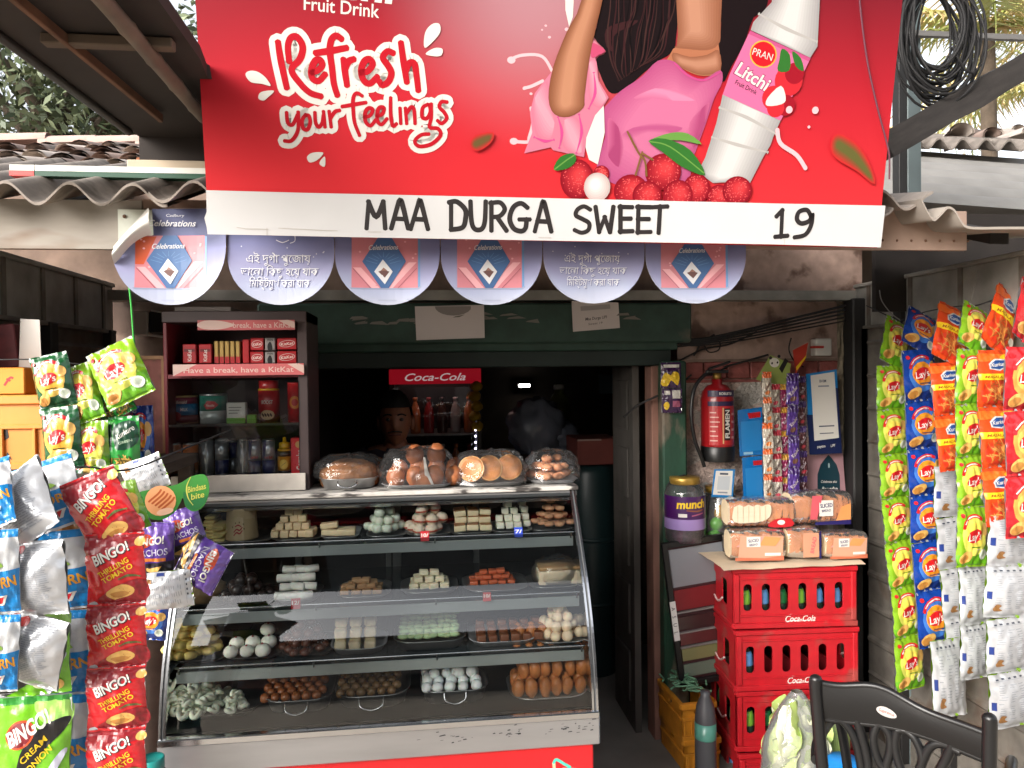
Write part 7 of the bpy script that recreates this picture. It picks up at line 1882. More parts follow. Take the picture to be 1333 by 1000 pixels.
# white switch box and wires
o = thing('switch_box', 'small white switch box on the wall above the payment card', 'switch', P(1072, 452, 3.06)); MB().box((0, .02, 0), (.075, .05, .075), white_pl, .006, seg=2).build('box', o); MB().box((-.03, -.0, 0), (.05, .03, .01), M('red_plug', (180, 50, 44), .5), .002).build('plug', o)
b = MB()
def wire(pts, r=.004, m=cord_dark): b.tube(cat([P(x, y, Y) for x, y, Y in pts], 6), r, m, 6)
for k in range(5): wire([(860, 430 + 3 * k, 3.06), (900, 442 + 2 * k, 3.05), (960, 432 + 3 * k, 3.05), (1030, 415 + 4 * k, 3.05), (1100, 398 + 5 * k, 3.04)], .006 - .0006 * k)
wire([(872, 452, 3.08), (905, 448, 3.08), (930, 436, 3.08)], .005); wire([(884, 470, 3.1), (915, 455, 3.1), (950, 448, 3.1), (985, 432, 3.1)], .004)
wire([(913, 440, 3.09), (908, 455, 3.09), (903, 463, 3.09)], .004); wire([(915, 445, 3.09), (922, 458, 3.09), (935, 456, 3.09), (937, 446, 3.09), (928, 440, 3.09)], .003)
wire([(930, 492, 3.06), (945, 478, 3.06), (965, 472, 3.06), (1000, 462, 3.06)], .005); wire([(857, 515, 3.0), (830, 528, 3.05), (812, 543, 3.1)], .005); wire([(862, 512, 3.0), (885, 500, 3.02), (900, 488, 3.03)], .004)
wire([(866, 640, 3.0), (870, 630, 2.99), (880, 622, 2.98), (892, 618, 2.98)], .003); wire([(1030, 440, 3.06), (1027, 455, 3.06), (1034, 470, 3.06), (1046, 478, 3.06)], .003); tag(b.build('wiring'), 'tangle of black wires across the plaster above the extinguisher', 'wires')
b = MB(); wire([(1083, 388, 3.05), (1095, 397, 3.05), (1108, 396, 3.05), (1113, 388, 3.05)], .0025, M('pale_wire', (120, 116, 110), .5)); tag(b.build('wire'), 'short pale wire looped under the beam at the pillar', 'wire')
# chocolate and snack strips hanging before the wall
def slim(name, label, pts, Y, cols, wpx_, n, kind='choc'):
    t = thing(name, label, 'sweet strip', P(*pts[0], Y), 0, 'sweet strips beside the payment card')
    p = [V(P(x, y, Y)) for x, y in pts]; w_ = wpx(wpx_, Y)
    for k in range(n):
        a = p[0].lerp(p[-1], k / n); c = p[0].lerp(p[-1], (k + 1) / n); h_ = (a - c).length
        def art(pr, w, h, k=k):
            g = lambda u, v: ((u - .5) * w, -h * v)
            pr.rect(*g(0, .24), *g(1, .0), cols[1]); pr.text(['Kinder', 'Munch', 'Perk', 'Dairy'][len(cols) % 4], *g(.5, .55), .3 * w, cols[2], .9, .03, .2, .9 * w); pr.ell(*g(.5, .82), .3 * w, .2 * w, cols[3 % len(cols)], .3, 10)
        if k == 0: o = make_bag(w_, h_, .016, cols[0], art, k + 30, None, 'sachet', t); first_ = o
        else: o = dup(first_, tree=[], parent=t)
        o.location = a - p[0]; o.rotation_euler = (random.uniform(-.1, .1), 0, random.uniform(-.25, .25))
    return t
cream_f, or_f, mg_f, ch_f = foil('cream', (206, 196, 180)), foil('orange_sachet', (222, 110, 40)), foil('magenta', (150, 40, 90)), foil('chocolate_foil', (96, 54, 60))
slim('sweet_strip', 'orange and cream sachet strip, first of the sweet strips beside the sachets', [(998, 484), (1000, 650)], 2.90, (cream_f, ink('or_s', (222, 104, 40)), ink('br_s', (110, 70, 50)), ink('or_s2', (226, 130, 60))), 14, 5)
slim('sweet_strip', 'white and red sachet strip, second of the sweet strips', [(1009, 500), (1012, 650)], 2.93, (cream_f, ink('rd_s', (190, 40, 60)), ink('gr_s', (100, 76, 80)), ink('rd_s2', (206, 70, 90))), 14, 5)
slim('sweet_strip', 'magenta and yellow sachet strip, third of the sweet strips', [(1020, 500), (1022, 652)], 2.95, (mg_f, ink('yl_s', (214, 160, 50)), ink('wh_s', (206, 190, 200)), ink('pk_s', (190, 70, 110))), 13, 5)
slim('sweet_strip', 'violet chocolate strip, fourth of the sweet strips', [(1032, 486), (1034, 648)], 2.92, (purple, ink('vi_s', (62, 30, 104)), ink('wh_s', (206, 190, 200)), ink('br_c', (120, 80, 60))), 17, 4)
slim('sweet_strip', 'dark violet and white strip nearest the payment card', [(1044, 490), (1045, 652)], 2.97, (ch_f, ink('vi_s', (62, 30, 104)), ink('wh_s', (206, 190, 200)), ink('rd_s', (190, 40, 60))), 12, 5)
def art_panda(pr, f, b):
    pr.ell(*f.px(1008, 472), .022, .02, Wk); pr.ell(*f.px(1003, 466), .007, .007, Bk); pr.ell(*f.px(1014, 464), .007, .007, Bk); pr.ell(*f.px(1005, 473), .004, .005, Bk); pr.ell(*f.px(1012, 472), .004, .005, Bk); pr.poly(f.pp([(1014, 480), (1022, 466), (1026, 470), (1018, 486)]), Bk)
sheet_thing('backing_card', 'green hanging card above the sweet strips', 'card', [(1003, 462), (1030, 474), (1024, 504), (984, 494)], 2.955, ink('card_green', (150, 166, 86)), art_panda)
sheet_thing('backing_card', 'red card with a slanted stripe under the switch box', 'card', [(1032, 456), (1052, 446), (1048, 470), (1036, 486)], 3.0, ink('card_red', (190, 60, 44)), lambda pr, f, b: pr.poly(f.pp([(1036, 478), (1050, 462), (1049, 466), (1037, 483)]), Yl))
# pair of dark snack packets on a hook by the green post
t = thing('snack_packet', 'violet and yellow snack packets hanging by the green post', 'snack', P(873, 472, 2.97))
def art_y(pr, w, h):
    g = lambda u, v: ((u - .5) * w, -h * v)
    pr.rect(*g(.1, .2), *g(.9, .08), Wk); pr.smooth([g(.0, .85), g(.15, .4), g(.45, .5), g(.6, .36), g(.9, .45), g(.85, .9), g(.5, .7), g(.3, .92)], Yl, 3)
o = make_bag(.085, .105, .02, foil('deep_violet', (58, 22, 74)), art_y, 41, None, 'packet', t)
def art_y2(pr, w, h):
    g = lambda u, v: ((u - .5) * w, -h * v)
    pr.rect(*g(.5, .4), *g(.92, .06), Wk); pr.ell(*g(.2, .7), .13 * w, .2 * w, Yl); pr.rect(*g(.5, .75), *g(.9, .5), ink('pinkish', (170, 90, 120))); pr.rect(*g(.1, .25), *g(.38, .08), Wk)
o = make_bag(.085, .10, .02, foil('deep_violet', (58, 22, 74)), art_y2, 42, None, 'packet', t); o.location = (.004, .0, -.108)
# ------------------------------------------------------------------ sweet cabinet standing on the counter
KY = 2.40
kx0, kx1 = P(214, 620, KY).x, P(402, 620, KY).x
kz0, kz1 = CT + .002, P(300, 405, KY).z
cab = thing('shelf_cabinet', 'dark red chocolate cabinet with three shelves on the left of the counter', 'cabinet', (kx0, KY, kz0))
KW, KH, KD = kx1 - kx0, kz1 - kz0, .26
cabm = M('cabinet_maroon', (104, 28, 36), .4, var=.15); cabd = M('cabinet_dark', (58, 44, 44), .5, var=.2)
b = MB(); b.span((0, .01, 0), (.012, KD, KH), cabm, .002); b.span((KW - .03, .01, 0), (KW, KD, KH), cabd, .002); b.span((.012, KD - .01, 0), (KW - .03, KD, KH), M('cabinet_back', (70, 40, 42), .5)); b.span((0, .0, KH - .035), (KW, KD, KH), cabd, .002); b.build('carcass', cab)
def kz(py): return P(300, py, KY).z - kz0
shz = [kz(552) - .0, kz(487)]
zb = kz(620)
b = MB(); b.span((.012, .004, -.0), (KW - .03, KD - .012, zb), cabd); b.span((.02, -.004, .001), (KW - .01, .003, zb + .004), M('white_ledge', (196, 188, 178), .6, var=.12, vs_=20), .001); b.build('shelf', cab)
b = MB(); b.span((.012, .012, shz[0] - .008), (KW - .03, KD - .012, shz[0]), M('glass_shelf', (66, 62, 60), .15)); b.build('shelf', cab)
b = MB(); b.span((.012, .012, shz[1] - .012), (KW - .03, KD - .012, shz[1]), cabm); shf = b.build('shelf', cab)
fadedr = M('faded_red_strip', (176, 84, 86), .5, var=.12, vs_=14)
def ribbon(px0, px1, y0, y1, txt, parent, tail):
    x0, x1 = P(px0, y0, KY).x - kx0, P(px1, y0, KY).x - kx0; z0, z1 = kz(y1), kz(y0)
    b = MB(); b.prism([(x0, z0), (x1, z0), (x1, z1), (x0, z1)], -.008, -.005, fadedr)
    pr = Print(b, lambda x, y, h: (x, -.008 - h, y), None, .00005, .0003)
    wq = ink('worn_cream', (206, 178, 168))
    pr.smooth([(x0 - .002, (z0 + z1) / 2), (x0 + .02, z1 - .002), (x0 + .07, z1 - .003), (x0 + .11, (z0 + z1) / 2), (x0 + .07, z0 + .003), (x0 + .02, z0 + .003)], wq, 3) if tail else pr.poly([(x0, z0), (x0 + .07, z1), (x0 + .02, z1), (x0, z1)], wq)
    pr.poly([(x1, z0 + .004), (x1 - .05, z1 - .002), (x1 - .02, z1), (x1, z1 - .006)], wq)
    pr.text(txt, (x0 + x1) / 2 + (.05 if tail else .0), (z0 + z1) / 2, .017, wq, 0, .008, 0, (x1 - x0) * (.62 if tail else .84))
    b.build('slogan_strip', parent)
ribbon(258, 384, 417, 430, 'break, have a KitKat', cab, True); ribbon(226, 396, 474, 489, 'Have a break, have a KitKat', shf, False)
b = MB(); b.grid(lambda a, c: (.012 + (KW - .042) * a, .006, zb + .01 + (shz[1] - zb - .03) * c), 1, 1, clear_glass); b.build('glass_door', cab)
kr = ink('bar_red', (176, 26, 34)); kw_ = Wk
def kp(px, py, dy=.06): return P(px, py, KY + dy)
def box_pack(name, label, px0, px1, py0, py1, dy, depth, mat, art=None, group=None, catg='pack'):
    p0, p1 = kp(px0, py1, dy), kp(px1, py0, dy)
    w_, h_ = p1.x - p0.x, p1.z - p0.z
    t = thing(name, label, catg, ((p0.x + p1.x) / 2, p0.y, p0.z), 0, group)
    b = MB(); b.box((0, depth / 2, h_ / 2), (w_, depth, h_), mat, .002); pr = Print(b, lambda x, y, h: (x, -h, y), None, .00006, .0004)
    if art: art(pr, w_, h_)
    b.build('box', t); return t
def kit(pr, w, h): pr.ell(0, h * .5, w * .42, h * .3, ink('kit_white', (214, 196, 192)), .12); pr.ell(0, h * .5, w * .38, h * .26, kr, .12); pr.text('KitKat', 0, h * .5, h * .24, Wk, .12, .02, .15, w * .66)
shelf_y = 471
for px0, px1, lb in ((238, 255, 'first narrow red chocolate bar standing at the left of the top shelf'), (259, 275, 'second narrow red chocolate bar on the cabinet top shelf')):
    box_pack('chocolate_bar', lb, px0, px1, 448, 473, .05, .02, kr, lambda pr, w, h: (pr.rect(-w * .4, h * .6, w * .4, h * .75, ink('bar_dark', (110, 16, 24))), pr.text('KitKat', 0, h * .4, w * .3, Wk, 1.57, .01, 0, h * .6)), 'chocolate packs in the cabinet')
for k in range(5): box_pack('chocolate_bar', ['first', 'second', 'third', 'fourth', 'fifth'][k] + ' slim gold wrapped bar from the left in the chocolate cabinet', 279 + 7 * k, 284 + 7 * k, 444, 473, .06, .05, M('gold_wrap', (176, 146, 86), .35, metal=.4), lambda pr, w, h: pr.rect(-w * .5, 0, w * .5, h * .3, kr), 'chocolate packs in the cabinet', 'chocolate')
for k, (a, c, y0, y1, lb) in enumerate(((316, 324, 442, 473, 'thin red pack between the gold bars and the double packs'), (326, 343, 440, 456, 'upper left red double chocolate pack'), (326, 343, 458, 473, 'lower left red double chocolate pack'), (361, 386, 440, 455, 'upper right red wide chocolate pack'), (361, 386, 457, 473, 'lower right red wide chocolate pack'))):
    box_pack('chocolate_pack', lb, a, c, y0, y1, .06, .06, kr, kit if k else None, 'chocolate packs in the cabinet', 'chocolate')
for k, (y0, y1) in enumerate(((440, 456), (458, 473))):
    box_pack('photo_pack', ['upper', 'lower'][k] + ' grey picture pack among the red chocolate packs', 345, 358, y0, y1, .06, .06, ink('grey_pack', (150, 144, 142)), lambda pr, w, h: (pr.smooth([(-w * .2, 0), (-w * .25, h * .4), (0, h * .7), (w * .2, h * .4), (w * .2, 0)], Bk, 3), pr.text('WIN', 0, h * .85, h * .2, Bk, 0, .02, 0, w * .6)), 'chocolate packs in the cabinet')
def can(name, label, px0, px1, py0, py1, dy, bands, art=None, group=None, catg='tin', lidm=None, neck=0):
    p0, p1 = kp(px0, py1, dy), kp(px1, py0, dy); r = (p1.x - p0.x) / 2; h = p1.z - p0.z
    t = thing(name, label, catg, (p0.x + r, p0.y + r, p0.z), 0, group)
    b = MB()
    b.lathe([(.0, 0), (r * .9, 0), (r, .004)], lidm or steel, 22)
    for z0, z1, m_ in bands: b.lathe([(r, .004 + (h - .01) * z0), (r, .004 + (h - .01) * z1)], m_, 22)
    b.lathe([(r, h - .006), (r * (1 - neck), h), (r * (.93 - neck), h), (r * (.92 - neck), h - .003), (.0, h - .003)], lidm or steel, 22)
    b.build('tin_body', t)
    if art:
        b = MB(); fn = lambda x, y, hh: ((r + hh) * sin(x / r), -(r + hh) * cos(x / r), y); pr = Print(b, fn, (r / 6, .05), .0001, .0005); art(pr, r, h); b.build('print', t)
    return t
ib = lambda n_, c: ink(n_, c)
can('milk_tin', 'blue and maroon milk powder tin at the left of the middle shelf', 216, 252, 515, 553, .08, ((0, .3, ib('tin_maroon', (96, 30, 40))), (.3, .75, ib('tin_blue', (40, 110, 160))), (.75, 1, ib('tin_rose', (130, 40, 70)))), lambda pr, r, h: (pr.text('Milkmaid', 0, h * .78, .010, Wk, 0, .01, .2, r), pr.ell(-r * .3, h * .28, r * .4, h * .16, ib('berry', (150, 40, 40))), pr.text('MILK', r * .3, h * .52, .010, Wk, 0, .01, 0, r * .5)), None, lidm=M('tin_rim', (186, 160, 110), .4, metal=.5))
can('milk_tin', 'teal and silver tin with a red oval emblem on the middle shelf', 256, 291, 513, 553, .07, ((0, .45, M('tin_silver', (176, 182, 180), .4, metal=.3)), (.45, 1, ib('tin_teal', (44, 120, 104)))), lambda pr, r, h: (pr.poly([(-r * .5, h * .62), (-r * .2, h * .78), (r * .3, h * .76), (r * .6, h * .64), (r * .2, h * .5), (-r * .3, h * .5)], ib('oval_red', (170, 30, 40))), pr.text('Nestle', 0, h * .63, .008, Wk, 0, .01, 0, r * .6)))
box_pack('drink_carton', 'small white and green carton between the tins and the red jar', 295, 319, 524, 553, .04, .03, Wk, lambda pr, w, h: (pr.rect(-w / 2, 0, w / 2, h * .3, ib('carton_green', (110, 180, 50))), [pr.rect(-w * .38, h * (.5 + .13 * k), w * (.1 + .1 * k), h * (.54 + .13 * k), ib('carton_grey', (130, 126, 120))) for k in range(3)]))
box_pack('green_cube', 'tiny green box lying beside the white carton', 321, 333, 540, 552, .03, .02, ib('carton_green', (110, 180, 50)))
t = can('powder_jar', 'red drink powder jar with a yellow collar on the middle shelf', 334, 361, 506, 552, .05, ((0, .25, ib('jar_brown', (110, 40, 30))), (.25, 1, ib('jar_red', (180, 30, 34)))), lambda pr, r, h: (pr.text('BOOST', 0, h * .62, .012, Wk, 0, .01, .1, r * 1.1), pr.ell(0, h * .25, r * .7, h * .14, ib('jar_tan', (206, 170, 130))), [pr.ell(-r * .4 + r * .25 * k, h * .25, r * .1, h * .06, ib('jar_spot', (70, 30, 24)), .5, 8) for k in range(4)]), lidm=ib('jar_yellow', (222, 170, 30)))
p_ = kp(334, 495, .05); rr_ = (kp(361, 500, .05).x - p_.x) / 2
MB().lathe([(rr_ * .92, 0), (rr_ * .95, .002), (rr_ * .95, .026), (.0, .028)], ib('jar_red', (180, 30, 34)), 22).build('lid', t, (0, 0, p_.z - t.location.z - .028 + .0))
t = can('powder_jar', 'red jar with an orange emblem at the right of the middle shelf', 373, 394, 498, 550, .05, ((0, 1, ib('jar_red', (180, 30, 34))),), lambda pr, r, h: (pr.ell(0, h * .5, r * .7, h * .16, ib('emblem_orange', (216, 130, 50))), pr.ell(0, h * .5, r * .4, h * .09, ib('jar_red', (180, 30, 34)))), lidm=ib('jar_red', (180, 30, 34)))
or_t = ib('can_orange', (190, 100, 40))
for k, (a, c) in enumerate(((216, 233), (236, 255))): can('drink_can', ['left plain orange can on the bottom cabinet shelf', 'right plain orange can on the bottom cabinet shelf'][k], a, c, 577, 619, .05, ((0, 1, or_t),), None, 'cans on the bottom cabinet shelf', 'can', neck=.12)
sv, nv2 = M('can_silver', (176, 180, 186), .28, metal=.7), ib('can_navy', (26, 40, 96))
cs = [(258, 275, 'plain silver can, first of the silver cans'), (278, 295, 'silver can with a navy foot, second of the silver cans'), (297, 307, 'navy can half hidden in the second row'), (308, 320, 'silver can, fourth in the row of cans'), (322, 337, 'navy and silver can with red marks, fifth in the row'), (340, 356, 'silver can with a navy foot nearest the honey jar')]
for k, (a, c, lb) in enumerate(cs):
    bands = [((0, 1, sv),), ((0, .42, nv2), (.42, 1, sv)), ((0, .5, sv), (.5, 1, nv2)), ((0, 1, sv),), ((0, .40, nv2), (.40, 1, sv)), ((0, .42, nv2), (.42, 1, sv))][k]
    def art(pr, r, h, k=k):
        if k in (4, 5): pr.poly([(-r * .9, h * .98), (-r * .1, h * .98), (-r * .4, h * .44), (-r * .9, h * .5)], nv2); pr.text('Red Bull', r * .15, h * .5, .008, Rd, 0, .02, 0, r * 1.2)
        if k == 1: pr.poly([(-r, h * .42), (-r * .2, h * .42), (-r * .2, h * .1), (-r, h * .1)], nv2)
        if k in (0, 3): pr.rect(r * .1, h * .05, r * .3, h * .9, M('can_streak', (206, 208, 212), .25, metal=.5))
    can('drink_can', lb, a, c, 572 if k != 2 else 574, 619, .04 if k != 2 else .1, bands, art, 'cans on the bottom cabinet shelf', 'can', neck=.12)
t = can('honey_jar', 'amber honey jar with a yellow cap between the cans and the red box', 360, 378, 585, 618, .04, ((0, .12, Bk), (.12, .75, ib('honey_amber', (206, 140, 30))), (.75, 1, ib('honey_dark', (60, 40, 20)))), lambda pr, r, h: (pr.ell(0, h * .4, r * .6, h * .2, ib('honey_pale', (236, 196, 80))), pr.smooth([(-r * .4, h * .3), (0, h * .42), (r * .4, h * .5)], Bk, 3)), lidm=ib('jar_yellow', (222, 170, 30)))
rr_ = (kp(378, 585, .04).x - kp(360, 585, .04).x) / 2; MB().lathe([(rr_ * .8, 0), (rr_ * .8, .02), (rr_ * .3, .022), (rr_ * .25, .036), (.0, .038)], ib('jar_yellow', (222, 170, 30)), 16).build('cap', t, (0, 0, kp(370, 585, .04).z - t.location.z))
box_pack('drink_box', 'red upright box with white sideways lettering at the right of the bottom shelf', 379, 399, 570, 618, .02, .05, ib('box_red', (206, 30, 44)), lambda pr, w, h: (pr.text('Complan', .002, h * .40, w * .42, Wk, pi / 2, .03, 0, h * .55), pr.ell(0, h * .82, w * .22, w * .22, ib('seal_gold', (206, 160, 100)))))
b = MB(); b.span((.03, .03, KH + .001), (.20, .2, KH + .016), paper('grey_folder', (120, 112, 108)), .002); o = b.build('folder_stack', loc=(kx0, KY, kz0)); tag(o, 'flat grey folders lying on top of the chocolate cabinet', 'folder')

# small things at the left
o = thing('switch_box', 'white switch box with a black side at the left above the chocolate cabinet', 'switch', P(186, 421, 3.06))
MB().box((-.012, .03, 0), (.055, .05, .095), white_pl, .004).build('box', o); MB().box((.055, .035, .005), (.075, .045, .085), black_pl, .004).build('socket', o); MB().tube([(.02, .005, -.045), (.095, .005, -.055)], .006, white_pl, 6).tube([(.03, .005, .05), (.095, .005, .04)], .004, white_pl, 6).build('bracket', o)
b = MB(); b.tube(cat([P(168, 372, 1.99), P(171, 400, 2.0), P(174, 440, 2.02), P(179, 470, 2.05), P(179, 500, 2.08)], 5), .0022, M('green_twine', (60, 170, 70), .6), 6); tag(b.build('twine'), 'bright green twine hanging from the first banner scallop', 'string')
fq = Frame(P(188, 592, 2.46), (1, 0, 0), (0, 0, 1)); q1 = fq.px(214, 463)
pic = thing('framed_board', 'wooden framed pinkish board standing beside the chocolate cabinet', 'frame', matrix=fq.M)
fw2 = M('pale_frame_wood', (166, 126, 88), .6, var=.15); ww, hh2 = q1
b = MB(); b.span((-.14, .0, -.01), (ww, .02, .004), fw2); b.span((-.14, 0, hh2 - .012), (ww, .02, hh2), fw2); b.span((ww - .010, -.002, .004), (ww, .018, hh2 - .012), fw2, .001); b.span((-.14, 0, .004), (-.128, .02, hh2 - .012), fw2); b.build('frame', pic)
b = MB(); b.span((-.128, .006, .004), (ww - .010, .012, hh2 - .012), paper('pinkish', (150, 96, 88), var=.25, vs_=11, c2=(120, 96, 80), thr=.6)); b.build('picture', pic)

# orange crate on a side table with cartons
pz = P(64, 611, 2.05); TZ = pz.z
org = M('crate_orange', (212, 132, 50), .5, var=.1, vs_=5, bump=.08)
tbx = thing('side_table', 'dark wooden side table behind the hanging packets', 'table', (-.93, 2.15, 0))
MB().box((0, 0, TZ - .018), (.46, .56, .03), dark_wood, .003).build('top', tbx)
for x in (-.2, .2):
    for y in (-.25, .25): MB().box((x, y, (TZ - .033) / 2), (.04, .04, TZ - .035), dark_wood, .003).build('leg', tbx)
hgt = P(50, 514, 2.05).z - TZ
oc = plain_crate('orange plastic crate with black lettering on the side table', (P(64, 560, 2.05).x - .19, 2.05, TZ), (.38, .28, hgt), radians(-2), org)
b = MB(); pr = Print(b, lambda x, y, h: (x, -.0005 - h, y), None, .00005, .0003)
pr.poly([(.03, .12), (.09, .115), (.095, .085), (.06, .06), (.055, .09), (.035, .095)], Bk); pr.poly([(.05, .075), (.085, .08), (.06, .05)], Bk); pr.text('SAHA', .07, .035, .02, Bk, .1, .01, 0, .06); b.build('lettering', oc)
b = MB(); z0 = TZ + hgt + .001
t = thing('carton', 'orange carton with a blue panel lying on the orange crate', 'box', P(-5, 508, 2.08)); t.location.z = z0
b.box((-.02, .08, .035), (.18, .16, .07), M('carton_orange', (222, 140, 40), .6), .003); pr = Print(b, lambda x, y, h: (x, -h, y), None, .00005, .0004); pr.poly([(-.09, .01), (-.02, .015), (-.03, .045), (-.1, .04)], ib('pale_lilac', (196, 196, 220))); pr.text('f', .03, .036, .03, Rd, -.6, .02); b.build('box', t)
t = thing('carton', 'dark red topped carton with a white end flap on the orange crate', 'box', (P(10, 500, 2.16).x, 2.19, z0 + .072), (0, radians(-6), radians(8)))
b = MB(); b.box((-.07, .07, .06), (.17, .14, .12), M('carton_maroon', (90, 36, 40), .6, var=.3, vs_=30), .003); b.build('box', t); b = MB(); b.grid(lambda a, c: V((.015 + .055 * a + .02 * c, -.005 - .03 * c * a, .0 + .13 * c - .01 * a)), 6, 6, paper('flap_white', (206, 202, 196))); b.build('flap', t)

# ------------------------------------------------------------------ packets hanging at the left, back row
def tilt_bag(name, label, kind, px, py, Y, wpx2, deg, catg='packet', group=None, sc=1, yaw=0, lean=0):
    """one packet whose centre shows at this pixel, turned deg clockwise"""
    me, w_, h_ = bag(kind); s = wpx(wpx2, Y) / w_
    R = Matrix.Rotation(yaw, 3, 'Z') @ Matrix.Rotation(radians(deg), 3, 'Y') @ Matrix.Rotation(lean, 3, 'X')
    c = P(px, py, Y); o = c - R @ V((0, 0, -h_ * s / 2))
    t = thing(name, label, catg, o, 0, group)
    put_bag(kind, t, (0, 0, 0), R.to_euler(), (s, s, s * sc)); return t
GL = 'snack strips hanging at the left behind the front row'
chain('dark green chip strip beside the orange crate', 'green', col([(62, 462), (76, 530), (84, 612), (86, 690)], [2.0, 1.99, 1.98, 1.98]), GL, -.1, .08, 21, W=wpx(44, 2.0))
chain('narrow red and blue snack strip between the green strips', 'sticks', col([(82, 480), (98, 548), (112, 618)], 2.04), GL, -.1, .08, 22, W=wpx(28, 2.04))
chain('lime chip strip between the narrow strip and the green stick snacks', 'lime', col([(98, 476), (119, 548), (123, 620)], [2.03, 2.0, 2.0]), GL, -.05, .06, 23, W=wpx(38, 2.0))
chain('green stick snack strip under the tilted lime packet', 'gsticks', col([(138, 490), (156, 542), (160, 628)], [2.05, 2.02, 2.02]), GL, -.05, .06, 24, W=wpx(44, 2.02))
tilt_bag('chip_packet', 'tilted lime chip packet topping the left strips by the green twine', 'lime', 158, 488, 1.99, 58, -26, group=GL, sc=.95, lean=-.2)
chain('dark blue chip strip partly hidden beside the framed board', 'blue', col([(184, 528), (188, 612)], 2.08), GL, 0, .05, 25, W=wpx(26, 2.08))
chain('second dark green chip strip low behind the tilted red packet', 'green', col([(112, 596), (118, 668)], 2.0), GL, 0, .05, 26, W=wpx(40, 2.0))
chain('lime chip strip low behind the silver crescent packet', 'lime', col([(140, 606), (146, 680)], 1.97), GL, 0, .05, 27, W=wpx(40, 1.97))
# front row
GF = 'snack strips hanging in the front row at the left'
chain('bright red corn snack strip, the tallest red strip at the left', 'bred', col([(150, 694), (152, 786), (152, 868), (152, 948), (152, 1032)], 1.49), GF, .05, .02, 31, W=wpx(66, 1.49))
tilt_bag('snack_packet', 'tilted red packet topping the tall red strip', 'bred', 133, 664, 1.50, 66, -22, group=GF)
tilt_bag('snack_packet', 'small lime packet with a red corner beside the tilted red packet', 'lime', 164, 655, 1.63, 38, -18, group=GF, sc=1.2)
chain('white and blue popcorn packet strip behind the silver backed strip', 'pop', col([(46, 604), (68, 692), (76, 795), (74, 905), (72, 1020)], [1.56, 1.52, 1.52, 1.52, 1.52]), GF, .1, .02, 32, W=wpx(82, 1.52))
chain('amber biscuit strip between the popcorn and the red strip', 'bisc', col([(90, 628), (100, 702), (106, 800), (104, 905)], [1.60, 1.57, 1.57, 1.57]), GF, .05, .05, 33, W=wpx(52, 1.57))
chain('rust coloured crunchy snack packet below the amber biscuits', 'crunch', col([(104, 905), (102, 1015)], 1.57), GF, .05, .05, 34, W=wpx(50, 1.57))
chain('silver backed strip with yellow and maroon stripes at its edge', 'sback', col([(18, 616), (44, 704), (52, 800), (36, 890)], [1.50, 1.42, 1.42, 1.43]), GF, -.25, .05, 35, W=wpx(78, 1.42))
chain('lime green packet strip with a black swoosh at the lower left', 'blime', col([(40, 788), (44, 906), (42, 1030)], [1.47, 1.46, 1.46]), GF, .05, .05, 36, W=wpx(82, 1.46))
chain('popcorn packet strip cut off by the left edge of the photo', 'pop', col([(-16, 604), (-8, 690), (-4, 800), (-8, 900)], [1.46, 1.38, 1.38, 1.38]), GF, .05, .05, 37, W=wpx(52, 1.38))
GP = 'loose packets clipped in front of the counter corner'
chain('violet corn chip strip beside the tall red strip', 'bpurple', col([(200, 680), (199, 752)], 1.78), GP, .05, .05, 41, W=wpx(48, 1.78))
tilt_bag('snack_packet', 'upright violet packet under the right lobe of the green card', 'bpurple', 242, 692, 1.80, 42, -16, group=GP, sc=1.0)
tilt_bag('snack_packet', 'violet packet tipped sideways in front of the yellow slices', 'bpurple', 254, 728, 1.76, 58, 118, group=GP, sc=.72, lean=.2)
tilt_bag('snack_packet', 'silver backed packet slung like a crescent above the green card', 'back', 190, 618, 1.72, 42, 70, group=GP, sc=1.05, lean=.25)
tilt_bag('snack_packet', 'white and lime packet lying sideways below the violet packets', 'back', 218, 768, 1.74, 46, 84, group=GP, sc=1.05)
tilt_bag('snack_packet', 'blue chip packet peeping out below the white and lime packet', 'blue', 198, 808, 1.80, 36, 6, group=GP)
gcf = Frame(P(180, 680, 1.70), (1, .02, 0), (0, .05, 1))
gc = thing('hanging_card', 'two lobed green card with an orange striped disc and yellow lettering', 'card', matrix=gcf.M)
b = MB(); gm_ = ib('card_lobe_green', (56, 128, 52)); gm2 = ib('card_lobe_dark', (40, 108, 58))
def cq(pts): return gcf.pp(pts)
out = [tuple(q) for q in cat([V(p) for p in cq([(180, 642), (183, 660), (194, 674), (210, 677), (226, 668), (234, 656), (238, 648), (242, 660), (252, 666), (264, 660), (271, 646), (272, 630), (266, 618), (250, 620), (232, 630), (205, 636)])], 4, True)]
b.prism(out, 0, .0015, gm_); b.build('card', gc)
b = MB(); pr = Print(b, flat, None, .00006, .0004); pr.smooth(cq([(239, 640), (242, 658), (252, 664), (264, 658), (270, 645), (256, 650)]), gm2, 3)
ds = ib('disc_peach', (226, 160, 110)); c0, r0_ = gcf.px(209, 652), wpx(18, 1.7); pr.ell(*c0, r0_, r0_ * 1.02, ds)
for k in range(6):
    o_ = -.8 + .3 * k
    pr.stroke([(c0[0] + r0_ * (o_ * .7 - .38), c0[1] + r0_ * (.45 * -o_ - .35 + .1)), (c0[0] + r0_ * (o_ * .7 + .2), c0[1] + r0_ * (-o_ * .45 + .25)), (c0[0] + r0_ * (o_ * .7 + .38), c0[1] + r0_ * (-o_ * .45 + .5))], r0_ * .13, ib('disc_rust', (176, 84, 40)), 3) if abs(o_) < .75 else None
pr.ell(*gcf.px(215, 666), r0_ * .55, r0_ * .22, ib('disc_pale', (236, 190, 160)), .2)
yt = ib('card_yellow', (196, 196, 90))
